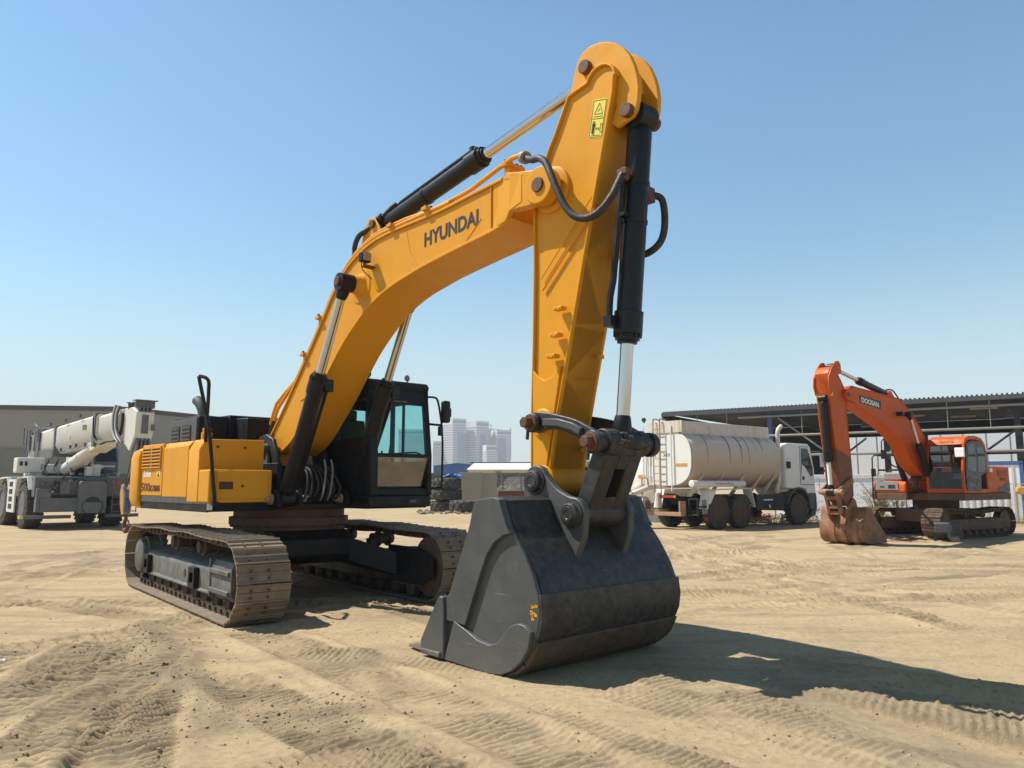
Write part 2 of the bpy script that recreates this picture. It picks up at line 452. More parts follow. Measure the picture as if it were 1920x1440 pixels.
def hyd_cylinder(name, parent, base, head_d, tip, r, rr, mat, rodmat, eye=True, eyer=None, eyew=None, axis=(0, 1, 0), label=None):
    """barrel from base towards tip of length head_d, rod with an eye at tip"""
    b = Vector(base); t = Vector(tip); d = (t - b).normalized()
    mb = MB()
    eyer = eyer or r * 1.15; eyew = eyew or r * 1.5
    A = Vector(axis)
    mb.lathe(b, d, [(r * .6, r * .55), (r * 1.1, r * .95), (r * 1.5, r), (head_d - .30, r), (head_d - .295, r * 1.16), (head_d - .09, r * 1.16), (head_d - .085, r * .98), (head_d - .03, r * .98), (head_d - .025, r * .8), (head_d, r * .8)], n=28)
    mb.cyl(b - A * eyew / 2, b + A * eyew / 2, eyer, n=22)
    for i in range(12):
        tt = 2 * PI * i / 12
        o = d.orthogonal().normalized(); p = d.cross(o)
        c = b + d * (head_d - .09) + (o * math.cos(tt) + p * math.sin(tt)) * r * 1.04
        mb.cyl(c, c + d * .035, r * .10, n=6)
    o = mb.build(name, mat, parent, angle=40)
    rod = MB()
    L = (t - b).length
    rod.cyl(b + d * (head_d - .05), t - d * eyer * .7, rr, n=24)
    rod.build('piston_rod', rodmat, o, angle=40)
    ey = MB()
    ey.cyl(t - A * eyew / 2, t + A * eyew / 2, eyer, n=24)
    ey.lathe(t - d * eyer * 1.9, d, [(0, rr * 1.05), (.02, rr * 1.2), (eyer * .9, rr * 1.45), (eyer * 1.3, rr * 1.4)], n=20)
    ey.build('rod_eye', mat, o, angle=40)
    return o

def pin(name, parent, x, z, y0, y1, r, mat='rust', hexn=6, cap=None):
    mb = MB()
    mb.cyl((x, y0, z), (x, y1, z), r, n=22)
    if cap:
        mb.cyl((x, y0 - cap, z), (x, y0, z), r * 1.35, n=hexn)
    return mb.build(name, mat, parent, bevel=.006, angle=40)

# ================================================================== the big yellow excavator
PSI = 42.825
SW = (-3.3396, 11.6939, 0)
EX = thing('excavator', 'large yellow crawler excavator with black bucket resting on the sand', 'excavator', SW, R(PSI - 90))
def b_(mb, name, mat, **k): return mb.build(name, mat, EX, **k)

# ---- crawler tracks (turned a little against the upper body)
TROT = R(38.5 - PSI)
def crawler(sgn):
    """sgn -1 = machine right"""
    mb = MB()
    yo = sgn * 1.50; yi = sgn * 1.02
    ya, yb = min(yo, yi), max(yo, yi)
    # box beam with rounded outer shoulder, seen from outside
    prof = [(-2.12, .24), (1.24, .24), (1.24, .55), (-2.12, .55)]
    sec = [(abs(yi), .24), (abs(yo) + .03, .24), (abs(yo) + .03, .27), (abs(yo), .28), (abs(yo), .50), (abs(yo) - .03, .56), (abs(yo) - .10, .60), (abs(yi), .66)]
    mb.prism([(sgn * a, z) for a, z in sec], -2.12, 1.24, ax='x')
    # front idler yoke guard
    sec2 = [(abs(yi), .20), (abs(yo) - .06, .20), (abs(yo) + .02, .30), (abs(yo) + .02, .60), (abs(yo) - .02, .68), (abs(yo) - .10, .70), (abs(yi), .70)]
    n = len(sec2)
    va = [(1.28, sgn * a, z) for a, z in sec2]
    vb = [(2.02, sgn * a, (z if z > .45 else .22 + (z - .2) * .8)) for a, z in sec2]
    mb.add(va + vb, [tuple(range(n)), tuple(range(2 * n - 1, n - 1, -1))] + [(i, i + n, (i + 1) % n + n, (i + 1) % n) for i in range(n)])
    for z in (.32, .55):
        mb.box(1.30, 1.98, min(yo, yo + sgn * .05), max(yo, yo + sgn * .05), z - .03, z + .03)
    mb.box(1.255, 1.30, min(yo, yo + sgn * .04), max(yo, yo + sgn * .04), .22, .70)
    f = mb.build('track_frame', 'frame', EX, bevel=.012)
    f.rotation_euler = (0, 0, TROT)
    q = MB(); q.prism([(1.24, .24), (1.24, .74), (2.05, .74), (2.42, .62), (2.42, .36), (2.05, .24)], sgn * .985, sgn * 1.035)
    q.prism([(-2.12, .22), (-2.12, .60), (1.24, .68), (1.24, .22)], sgn * .99, sgn * 1.02); q.build('inner_shade_guard', 'darkframe', f, bevel=.012)  # black inner plates: guard and beam side, their shade put into the colour
    # dark step brackets on the beam
    for x in (-1.72, .62):
        st = MB()
        y1 = sgn * 1.50; y2 = sgn * 1.57
        a, c = min(y1, y2), max(y1, y2)
        st.box(x - .13, x + .13, a, c, .46, .53); st.box(x - .13, x + .13, a, c, .26, .33)
        st.box(x - .13, x - .07, a, c, .33, .46); st.box(x + .08, x + .13, a, c, .33, .46)
        st.build('step_bracket', 'darkframe', f, bevel=.006)
    h = MB(); h.cyl((.12, sgn * 1.49, .41), (.12, sgn * 1.504, .41), .055, n=18); h.build('access_hole', 'decal', f)
    # wheels
    w = MB()
    w.lathe((2.16, sgn * 1.36, .49), (0, -sgn, 0), [(0, .30), (.02, .40), (.06, .41), (.08, .37), (.19, .37), (.21, .41), (.25, .40), (.27, .30)], n=36)
    w.build('idler_wheel', 'dirtsteel', f, angle=30)
    w = MB()
    teeth = []
    for i in range(22):
        a = 2 * PI * i / 22
        for da, rr in ((-.055, .36), (-.03, .43), (.03, .43), (.055, .36)):
            teeth.append((-2.20 + rr * math.cos(a + da), .49 + rr * math.sin(a + da)))
    w.prism(teeth, sgn * 1.22, sgn * 1.30)
    w.lathe((-2.20, sgn * 1.22, .49), (0, sgn, 0), [(0, .30), (.24, .29), (.26, .27), (.33, .26), (.345, .23), (.35, .05)], n=32)
    w.build('drive_sprocket', 'frame', f, angle=30)
    for x in (-.72, .52):
        w = MB()
        w.lathe((x, sgn * 1.10, .775), (0, sgn, 0), [(0, .05), (.0, .085), (.10, .085), (.105, .12), (.13, .12), (.135, .085), (.26, .085), (.265, .12), (.30, .12), (.31, .085), (.36, .08), (.37, .03)], n=20)
        w.box(x - .07, x + .07, min(sgn * 1.05, sgn * 1.15), max(sgn * 1.05, sgn * 1.15), .60, .78)
        w.build('carrier_roller', 'dirtsteel', f, angle=30)
    for i in range(9):
        x = -1.72 + i * .43
        w = MB()
        w.lathe((x, sgn * 1.06, .175), (0, sgn, 0), [(0, .06), (.02, .115), (.08, .115), (.085, .14), (.11, .14), (.115, .09), (.30, .09), (.305, .14), (.33, .14), (.335, .115), (.40, .11), (.43, .05)], n=18)
        w.box(x - .05, x + .05, min(sgn * 1.42, sgn * 1.49), max(sgn * 1.42, sgn * 1.49), .10, .27)
        w.build('track_roller', 'dirtsteel', f, angle=30)
    # path, clockwise: along the top to the front, down, back along the ground
    path = circ(-2.20, .49, .46, 180, 95, 9)
    path += cat2([(-2.2, .952), (-1.6, .935), (-.72, .975), (-.1, .955), (.52, .975), (1.3, .945), (2.16, .945)], 4)[1:]
    path += circ(2.16, .49, .455, 88, -88, 14)
    path += [(1.6, .042), (0, .038), (-1.6, .042)]
    path += circ(-2.20, .49, .455, 268, 185, 8)
    track_belt(path, .216, min(sgn * 1.66, sgn * 1.04), max(sgn * 1.66, sgn * 1.04), 'shoe', 'dirtsteel', f)
for s in (-1, 1): crawler(s)

# ---- car body and swing bearing
mb = MB()
mb.prism([(-1.05, .62), (-.85, .50), (.85, .50), (1.05, .62), (1.05, .84), (.75, .95), (-.75, .95), (-1.05, .84)], -.55, .55)
for sx in (-1, 1):
    for sy in (-1, 1):
        b0 = [(sx * .45, sy * .45, .50), (sx * 1.10, sy * .45, .52), (sx * 1.55, sy * 1.06, .30), (sx * .75, sy * 1.06, .30)]
        t0 = [(sx * .45, sy * .45, .90), (sx * 1.02, sy * .45, .86), (sx * 1.55, sy * 1.06, .62), (sx * .75, sy * 1.06, .62)]
        mb.hexa(b0, t0)
o = b_(mb, 'car_body', 'darkframe', bevel=.015); o.rotation_euler = (0, 0, TROT)
mb = MB()
mb.lathe((0, 0, .88), (0, 0, 1), [(0, .70), (.07, .70), (.075, .80), (.14, .80), (.145, .86), (.25, .86), (.255, .80), (.38, .80)], n=56)
for i in range(36):
    a = 2 * PI * i / 36
    mb.cyl((.83 * math.cos(a), .83 * math.sin(a), .99), (.83 * math.cos(a), .83 * math.sin(a), 1.02), .016, n=6)
b_(mb, 'swing_bearing', 'ringrust', angle=30)

# ---- upper frame
mb = MB()
mb.prism([(-1.74, -1.56), (.86, -1.58), (.86, -.62), (.95, -.50), (.95, .40), (1.42, .44), (1.46, 1.46), (-1.74, 1.56)], 1.255, 1.335, ax='z')
mb.box(-1.73, .85, -1.585, -1.55, 1.24, 1.42)
mb.box(.80, .86, -1.55, -.62, 1.245, 1.40)
mb.box(-1.2, .6, -.52, -.44, 1.33, 1.9); mb.box(-1.2, .6, .36, .44, 1.33, 1.9)
b_(mb, 'upper_frame', 'darkframe', bevel=.01)
mb = MB()
prof = [(-.55, 1.33), (.62, 1.33), (.40, 1.60), (.38, 1.80), (.36, 2.0), (.20, 2.26), (-.02, 2.34), (-.22, 2.31), (-.40, 2.15), (-.60, 1.7)]
for y in (-.42, .36):
    mb.prism(prof, y, y + .06)
b_(mb, 'boom_bracket', 'linksteel', bevel=.012)
mb = MB(); mb.prism([(.12, 1.60), (.20, 1.82), (.16, 2.02), (-.05, 2.22), (-.25, 2.26), (-.36, 2.18), (-.20, 2.05), (.02, 1.85), (.05, 1.62)], -.475, -.43)
mb.cyl((.02, -.50, 2.10), (.02, -.42, 2.10), .10, n=20)
b_(mb, 'grease_bracket', 'frame', bevel=.008)
# valve bank, hoses and clutter in front of the boom foot
mb = MB()
mb.box(.30, .80, -.34, .34, 1.34, 1.62); mb.box(.45, .78, -.28, .30, 1.62, 1.80)
for i in range(6):
    mb.cyl((.80, -.26 + i * .10, 1.50), (.86, -.26 + i * .10, 1.50), .035, n=10)
    mb.box(.80, .84, -.29 + i * .10, -.23 + i * .10, 1.64, 1.74)
b_(mb, 'control_valve', 'darkframe', bevel=.008)
for k in range(7):
    y = -.30 + k * .085
    h = MB(); h.tube([(.84, y, 1.46), (.95, y + .02, 1.40 + .02 * (k % 3)), (.99 - .02 * (k % 2), y + .05, 1.58), (.88, y + .07 - .02 * k, 1.80), (.55, y + .03, 1.88)], .018, n=8, smooth=5)
    b_(h, 'hydraulic_hose', 'hose')
for y in (-.05, .06):
    h = MB(); h.tube([(1.0, y, 1.38), (1.08, y, 1.5), (1.02, y + .06, 1.8), (.98, y + .05, 1.95)], .014, n=8, smooth=5)
    b_(h, 'steel_line', 'pipe')

# ---- counterweight, engine bay, panels (machine right side is the one in view)
mb = MB()
out = [(-1.74, -1.64), (-1.82, -1.66), (-2.1, -1.62), (-2.6, -1.50), (-3.0, -1.28), (-3.22, -.8), (-3.3, 0), (-3.22, .8), (-3.0, 1.28), (-2.6, 1.5), (-2.1, 1.62), (-1.74, 1.62)]
vs = []; fs = []
lev = [(1.235, .10), (1.28, .03), (1.38, 0), (2.02, 0), (2.12, .03), (2.17, .12)]
n = len(out)
for z, ins in lev:
    for (x, y) in out:
        k = 1 - ins / 1.6
        vs.append((x if x > -1.8 else x * (1 - ins / 3.3), y * k, z))
for i in range(len(lev) - 1):
    for j in range(n):
        fs.append((i * n + j, i * n + (j + 1) % n, (i + 1) * n + (j + 1) % n, (i + 1) * n + j))
fs += [tuple(range(n - 1, -1, -1)), tuple(range((len(lev) - 1) * n, len(lev) * n))]
mb.add(vs, fs)
b_(mb, 'counterweight', 'yellow_bright', bevel=.02, angle=50)
# rear side door with louvres
mb = MB()
mb.box(-1.735, -.82, -1.60, -1.56, 1.43, 2.19)
door = b_(mb, 'side_door', 'yellow_bright', bevel=.012)
for k in range(2):
    x0 = -1.66 + k * .40
    lv = MB()
    lv.box(x0, x0 + .36, -1.606, -1.598, 1.83, 2.14)
    lv.build('louvre_recess', 'decal_brown', door)
    lv = MB()
    for i in range(7):
        z = 1.835 + i * .048
        lv.box(x0, x0 + .36, -1.625, -1.60, z, z + .022)
    lv.box(x0 - .02, x0, -1.622, -1.60, 1.82, 2.155); lv.box(x0 + .36, x0 + .38, -1.622, -1.60, 1.82, 2.155)
    lv.build('louvre', 'yellow', door, bevel=.004)
text('500', 'model_lettering', 'decal_brown', door, (-1.71, -1.6015, 1.50), (1, 0, 0), (0, 0, 1), .17, bold=.02, width=.40)
text('LC-7 MINING', 'model_lettering', 'decal_brown', door, (-1.30, -1.6015, 1.50), (1, 0, 0), (0, 0, 1), .12, bold=.03, width=.42)
text('Robex', 'series_lettering', 'decal_white', door, (-1.63, -1.6015, 1.71), (1, 0, .0), (0, 0, 1), .13, bold=.03, shear=.35, width=.36)
lb = MB(); lb.box(-1.03, -.91, -1.604, -1.60, 1.69, 1.80); lb.build('warning_label', 'label_yellow', door)
lb = MB(); lb.prism([(-1.012, 1.71), (-.93, 1.71), (-.971, 1.78)], -1.606, -1.604); lb.build('label_print', 'decal', door)
# long side panel up to the tank
mb = MB()
sec = [(-1.60, 1.42), (-1.60, 2.12), (-1.54, 2.19), (-1.0, 2.22), (-1.0, 1.42)]
mb.prism(sec, -.80, .16, ax='x')
b_(mb, 'side_panel', 'yellow_bright', bevel=.012)
mb = MB()
mb.prism(sec[:4] + [(-1.0, 1.42)], -1.74, -.82, ax='x', Mx=Matrix.Translation((0, .04, 0)))
b_(mb, 'engine_bay', 'yellow_bright', bevel=.01)
mb = MB(); mb.box(-1.735, .84, -1.595, -1.56, 1.34, 1.425); b_(mb, 'sill', 'dgrey', bevel=.006)
# fuel tank block: side, chamfered top, front
mb = MB()
sec = [(-1.60, 1.36), (-1.60, 2.06), (-1.52, 2.20), (-.70, 2.215), (-.70, 1.36)]
mb.prism(sec, .17, .55, ax='x')
tank = b_(mb, 'fuel_tank', 'yellow_bright', bevel=.014)
for y in (-1.36, -.98):
    q = MB(); q.cyl((.54, y, 2.10), (.566, y, 2.10), .018, n=10); q.build('bolt', 'rust', tank)
q = MB(); q.cyl((.30, -1.42, 2.2), (.30, -1.42, 2.30), .07, n=18); q.cyl((.30, -1.42, 2.30), (.30, -1.42, 2.36), .055, n=18); q.build('filler_cap', 'yellow', tank, bevel=.005)
# tool box in front of the tank
mb = MB()
mb.box(.56, .92, -1.60, -.74, 1.36, 1.79)
tb = b_(mb, 'tool_box', 'yellow_bright', bevel=.022, seg=3)
q = MB(); q.box(.915, .932, -1.50, -.80, 1.41, 1.765); q.build('box_door', 'yellow', tb, bevel=.008)
q = MB()
q.box(.930, .936, -1.47, -1.29, 1.535, 1.635)
q.build('vent', 'decal', tb)
q = MB()
for i in range(3): q.box(.936, .944, -1.47, -1.29, 1.548 + i * .032, 1.562 + i * .032)
q.build('vent_bar', 'decal_brown', tb)
q = MB(); q.box(.931, .9335, -1.12, -1.0, 1.55, 1.60); q.build('latch', 'yellow', tb, bevel=.004)
q = MB(); q.cyl((.93, -1.16, 1.575), (.938, -1.16, 1.575), .018, n=10); q.build('lock', 'decal', tb)
q = MB(); q.box(.865, .868, -1.59, -1.52, 1.27, 1.38); q.build('warning_label', 'decal_white', tb)
q = MB(); q.box(.868, .870, -1.59, -1.52, 1.355, 1.378); q.build('label_print', 'red', tb)
# grab rail
mb = MB()
mb.tube([(.97, -1.53, 1.36), (.98, -1.545, 1.45), (.97, -1.57, 1.66), (.96, -1.60, 1.95), (.955, -1.66, 2.38), (.95, -1.73, 2.66), (.95, -1.79, 2.89), (.945, -1.80, 2.945), (.91, -1.79, 2.98),
         (.80, -1.70, 2.995), (.70, -1.61, 2.99), (.63, -1.555, 2.95), (.60, -1.54, 2.86), (.60, -1.54, 2.6), (.58, -1.54, 2.35), (.56, -1.53, 2.16)], .024, n=10, smooth=4)
mb.box(.94, 1.0, -1.57, -1.49, 1.33, 1.38)
b_(mb, 'grab_rail', 'cyl')
# engine hood
mb = MB()
mb.prism([(-2.30, 2.17), (-2.30, 2.50), (-2.20, 2.63), (-2.05, 2.66), (-1.12, 2.66), (-1.08, 2.60), (-1.08, 2.17)], -1.02, -.55)
mb.prism([(-2.30, 2.17), (-2.30, 2.52), (-2.20, 2.655), (-2.05, 2.69), (-1.10, 2.69), (-1.06, 2.63), (-1.06, 2.17)], -.548, 1.40)
mb.prism([(-1.05, 2.1), (-1.05, 2.64), (-.62, 2.62), (-.58, 2.1)], -.45, 1.30)
hood = b_(mb, 'engine_hood', 'hood', bevel=.02)
q = MB()
q.prism([(-2.295, 2.19), (-2.295, 2.48), (-2.19, 2.62), (-1.13, 2.63), (-1.13, 2.19)], -1.032, -1.015)
q.build('hood_side', 'dgrey', hood, bevel=.01)
for k in range(2):
    x0 = -2.18 + k * .48
    v = MB(); v.box(x0, x0 + .36, -1.040, -1.030, 2.27, 2.52); v.build('vent', 'decal', hood)
    v = MB()
    for i in range(4): v.box(x0, x0 + .36, -1.052, -1.036, 2.285 + i * .062, 2.305 + i * .062)
    v.build('vent_bar', 'dgrey', hood)
mb = MB(); mb.tube([(-1.95, -.62, 2.60), (-1.97, -.62, 2.78), (-2.05, -.64, 2.92), (-2.16, -.66, 3.0)], .085, n=18, smooth=4)
b_(mb, 'exhaust_pipe', 'dgrey')

# ---- boom
BW = .30
top = [(-.13, 2.24), (.12, 2.49), (.52, 2.90), (.95, 3.36), (1.36, 3.82), (1.61, 4.12), (1.91, 4.40), (2.2, 4.56), (2.53, 4.66), (2.85, 4.70), (3.31, 4.71), (4.0, 4.71), (4.55, 4.74), (5.10, 4.77)]
tipt = [(5.22, 4.80), (5.52, 4.71)]
tipb = [(5.50, 4.34), (5.32, 4.36), (5.16, 4.31), (4.95, 4.28)]
bot = [(5.25, 4.345), (4.95, 4.285), (4.47, 4.24), (3.97, 4.19), (3.63, 4.15), (3.33, 4.10), (3.06, 4.05), (2.75, 3.96), (2.48, 3.84), (2.2, 3.67), (1.90, 3.45), (1.60, 3.17), (1.25, 2.82), (.9, 2.51), (.54, 2.22), (.16, 2.06), (0, 2.05), (-.12, 2.12)]
mb = MB()
tb_ = cat2(top, 3); bb_ = cat2(bot, 3)
outl = tb_ + [(5.25, 4.785)] + bb_
mb.prism(outl, -BW, BW)
# welded top and bottom plates standing proud of the web plates
mb.strip(cat2(top, 3), .035, -BW - .025, BW + .025)
mb.strip(cat2(bot[:-2], 3), .035, -BW - .022, BW + .022)
boom = b_(mb, 'boom', 'yellow', bevel=.006)
# fork at the tip, outside the arm
mb = MB()
for s in (-1, 1):
    outer = [(4.92, 4.765), (5.10, 4.78), (5.24, 4.80), (5.5, 4.70), (5.5, 4.40), (5.32, 4.36), (5.18, 4.30), (4.92, 4.275)]
    n = len(outer)
    w0 = [.30, .32, .40, .41, .41, .40, .33, .30]
    vs = [(p[0], s * w0[i], p[1]) for i, p in enumerate(outer)] + [(p[0], s * (w0[i] - .06 if w0[i] > .35 else w0[i] - .05), p[1]) for i, p in enumerate(outer)]
    mb.add(vs, [tuple(range(n)), tuple(range(2 * n - 1, n - 1, -1))] + [(i, i + n, (i + 1) % n + n, (i + 1) % n) for i in range(n)])
    mb.cyl((5.75, s * .30, 4.50), (5.75, s * .43, 4.50), .19, n=36)
    mb.prism([(5.3, 4.36), (5.66, 4.33), (5.70, 4.68), (5.3, 4.77)], s * .30, s * .405)
mb.box(4.95, 5.05, -.305, .305, 4.28, 4.78)
b_(mb, 'boom_fork', 'yellow', bevel=.012)
pin('arm_pin', EX, 5.75, 4.50, -.452, .452, .075, 'rust', 20)
text('HYUNDAI', 'brand_lettering', 'decal', boom, (3.72, -BW - .002, 4.375), (1, 0, .035), (0, 0, 1), .235, bold=.022, width=.98)
# raised reinforcing plates, weld lines
for pts, r_ in (([(3.35, -BW, 4.66), (3.42, -BW, 4.4), (3.60, -BW, 4.17)], .006), ([(4.50, -BW, 4.26), (4.75, -BW, 4.45)], .006),
                ([(4.92, -BW - .01, 4.30), (4.92, -BW - .01, 4.76)], .008), ([(.62, -BW, 2.98), (.80, -BW, 2.78), (.95, -BW, 2.82)], .010)):
    mb = MB(); mb.tube(pts, r_, n=6); mb.build('weld_bead', 'yellow', boom)
mb = MB()
for s in (-1, 1):
    mb.lathe((2.33, s * .29, 4.17), (0, s, 0), [(0, .24), (.022, .23), (.024, .16), (.06, .13), (.13, .11), (.30, .105), (.31, .06)], n=36)
b_(mb, 'cylinder_boss', 'yellow', angle=35)
pin('boom_cylinder_pin', EX, 2.33, 4.17, -.665, .665, .06, 'rust', 18)
# pipes along the top right edge of the boom
for k, (dy, dz) in enumerate(((-.27, .12), (-.30, .065), (-.17, .10))):
    h = MB()
    pts = [(x, dy, z + dz) for x, z in cat2(top[2:11], 3)]
    if k == 0:
        pts = [(-.19, dy, 2.50), (-.10, dy, 2.68), (-.02, dy, 2.80), (.22, dy, 2.93), (.46, dy, 3.04)] + [p for p in pts if p[0] > .62] + [(3.8, dy, 4.80), (4.35, dy, 4.83), (4.55, dy, 4.85), (5.1, dy - .06, 4.92), (5.32, dy - .1, 4.93), (5.50, dy - .13, 4.90)]
    elif k == 1:
        pts = [(-.02, dy, 2.55), (.10, dy, 2.72), (.35, dy, 2.90)] + [p for p in pts if p[0] > .62] + [(4.2, dy, 4.785)]
    else:
        pts = [p for p in pts if p[0] > .6 and p[0] < 2.2]
    h.tube(pts, .026 if k < 2 else .022, n=10)
    b_(h, 'boom_pipe', 'yellow')
for x, z, dz in ((.90, 3.33, .08), (1.31, 3.80, .08), (3.05, 4.72, .05), (3.78, 4.74, .05), (5.18, 4.83, .06)):
    mb = MB()
    mb.box(x - .05, x + .05, -.37, -.10, z + dz, z + dz + .045)
    mb.box(x - .04, x + .04, -.32, -.27, z - .02, z + dz + .001)
    clamp = b_(mb, 'pipe_clamp', 'yellow', bevel=.006)
    mb = MB(); z = z + dz + .04
    for y in (-.34, -.26, -.18, -.12):
        mb.cyl((x, y, z - .02), (x, y, z + .035), .018, n=6)
    mb.box(x - .035, x + .035, -.36, -.11, z - .015, z + .012)
    mb.build('clamp_bolt', 'rust', clamp)
for k in range(2):
    h = MB(); y = -.22 - k * .07
    h.tube([(-.19 + k * .15, y, 2.50 + k * .05), (-.27 + k * .12, y, 2.35), (-.28 + k * .1, y, 2.15), (-.18, y, 1.95), (.0, y + .05, 1.85)], .028, n=10, smooth=5)
    b_(h, 'hydraulic_hose', 'hose')
# work lamp
mb = MB()
mb.box(2.56, 2.66, -.49, -.35, 4.40, 4.53)
lamp = b_(mb, 'work_lamp', 'black', bevel=.02, seg=3)
q = MB(); q.box(2.659, 2.668, -.478, -.362, 4.415, 4.518); q.build('lens', 'lens', lamp, bevel=.01)
q = MB(); q.box(2.60, 2.63, -.44, -.41, 4.36, 4.40); q.box(2.58, 2.66, -.44, -.29, 4.335, 4.362); q.build('lamp_bracket', 'rust', lamp)
q = MB(); q.tube([(2.58, -.45, 4.40), (2.55, -.42, 4.33), (2.60, -.36, 4.24), (2.62, -.31, 4.20)], .006, n=6, smooth=4); q.build('cable', 'hose', lamp)

# ---- boom cylinders
for s in (-1, 1):
    hyd_cylinder('boom_cylinder', EX, (.90, s * .53, 1.40), 1.87, (2.33, s * .53, 4.17), .106, .060, 'cyl', 'chrome', eyer=.115, eyew=.20)
    mb = MB()
    mb.tube([(.98, s * .53 + .13, 1.62), (1.02, s * .53 + .16, 1.72), (1.72, s * .53 + .15, 2.93), (1.74, s * .53 + .10, 2.97)], .026, n=8)
    mb.box(1.68, 1.80, s * .53 + .06, s * .53 + .18, 2.82, 2.98, None)
    b_(mb, 'cylinder_pipe', 'cyl')
    mb = MB()
    mb.prism([(.62, 1.30), (1.08, 1.30), (1.04, 1.44), (.97, 1.52), (.86, 1.52), (.78, 1.44)], s * .53 - .19, s * .53 - .13)
    mb.prism([(.62, 1.30), (1.08, 1.30), (1.04, 1.44), (.97, 1.52), (.86, 1.52), (.78, 1.44)], s * .53 + .13, s * .53 + .19)
    b_(mb, 'cylinder_bracket', 'darkframe', bevel=.01)
    mb = MB(); mb.lathe((.90, s * .53 - .30, 1.40), (0, 1, 0), [(0, .045), (.01, .05), (.06, .05), (.062, .075), (.10, .075), (.11, .05), (.60, .05)], n=16)
    b_(mb, 'cylinder_pin', 'ruststeel')

# ---- arm cylinder on top of the boom
mb = MB()
for y in (-.15, .11):
    mb.prism([(1.95, 4.46), (2.70, 4.69), (2.50, 4.96), (2.40, 5.12), (2.24, 5.14), (2.12, 5.0)], y, y + .04)
b_(mb, 'cylinder_ear', 'yellow', bevel=.01)
hyd_cylinder('arm_cylinder', EX, (2.36, 0, 5.03), 2.15, (6.18, 0, 5.63), .105, .064, 'cyl', 'chrome', eyer=.12, eyew=.22)
pin('arm_cylinder_pin', EX, 2.36, 5.03, -.19, .19, .055, 'rust', 16)
mb = MB()
A = Vector((2.36, 0, 5.03)); D_ = (Vector((6.18, 0, 5.63)) - A).normalized(); U_ = Vector((-D_.z, 0, D_.x))
q = lambda t, u, y: tuple(A + D_ * t + U_ * u + Vector((0, y, 0)))
mb.tube([q(.28, .08, 0), q(.38, .14, 0), q(.46, .155, 0), q(1.95, .155, 0), q(2.0, .14, 0)], .028, n=10)
mb.cyl(q(1.93, .10, 0), q(1.93, .19, 0), .045, n=10)
mb.box(-.03, .03, -.03, .03, 0, .01, Matrix.Translation(q(.9, .14, 0)))
mb.lathe(q(.98, 0, 0), D_, [(0, .112), (.05, .112)], n=24)
b_(mb, 'cylinder_pipe', 'cyl')
h = MB(); h.tube([(2.02, -.2, 4.62), (2.02, -.22, 4.78), (2.10, -.2, 4.93), (2.26, -.14, 5.0), (2.45, -.10, 5.08), (2.62, -.05, 5.20), q(.36, .18, 0)], .036, n=12, smooth=6)
b_(h, 'hydraulic_hose', 'hose')
mb = MB(); mb.cyl((2.43, -.11, 5.07), (2.50, -.09, 5.11), .062, n=12); mb.cyl((2.0, -.2, 4.60), (2.02, -.2, 4.68), .055, n=12)
b_(mb, 'hose_coupling', 'black')

# ---- arm
AW = .24
rear = [(5.47, 1.72), (5.475, 2.30), (5.50, 2.95), (5.52, 3.75), (5.52, 4.36), (5.60, 4.66), (5.73, 4.92), (5.81, 5.04), (6.0, 5.38)]
crown = circ(6.40, 5.36, .17, 160, 5, 8)
front = [(6.555, 5.22), (6.44, 4.77), (6.30, 4.22), (6.17, 3.70), (6.02, 3.08), (5.90, 2.60), (5.82, 2.28), (5.76, 2.0), (5.70, 1.68), (5.72, 1.52), (5.58, 1.50), (5.50, 1.58)]
mb = MB()
web = rear + crown + front
mb.prism(web, -AW + .02, AW - .02)
fr = [web[len(rear) + len(crown) - 1]] + front[:9]
mb.strip(list(reversed(fr)), .02, -AW - .012, AW + .012)
mb.strip(rear + crown, .024, -AW - .012, AW + .012)
arm = b_(mb, 'arm', 'yellow', bevel=.008)
mb = MB()
# web panel reinforcement lower end and hub round the pivot
mb.prism([(5.48, 1.75), (5.485, 2.72), (5.54, 2.66), (5.64, 2.60), (5.74, 2.62), (5.86, 2.72), (5.74, 2.12), (5.655, 1.72)], -AW - .010, AW + .010)
mb.build('arm_reinforcement', 'yellow', arm, bevel=.006); mb = MB()
mb.lathe((5.75, -.262, 4.50), (0, 1, 0), [(0, .20), (.012, .235), (.512, .235), (.524, .20)], n=36)
mb.build('arm_reinforcement', 'yellow', arm, bevel=.006); mb = MB()
mb.lathe((5.62, -AW - .03, 2.18), (0, 1, 0), [(0, .13), (.02, .15), (2 * AW + .04, .15), (2 * AW + .06, .13)], n=28)
mb.build('arm_reinforcement', 'yellow', arm, bevel=.006); mb = MB()
mb.cyl((5.62, -AW - .02, 1.63), (5.62, AW + .02, 1.63), .15, n=28)
mb.build('arm_reinforcement', 'yellow', arm, bevel=.006)
for pts, r_ in (([(5.62, -AW - .002, 3.50), (6.30, -AW - .002, 4.15)], .010), ([(5.60, -AW - .002, 3.62), (6.28, -AW - .002, 4.28)], .006)):
    mb = MB(); mb.tube(pts, r_, n=6); mb.build('weld_bead', 'yellow', arm)
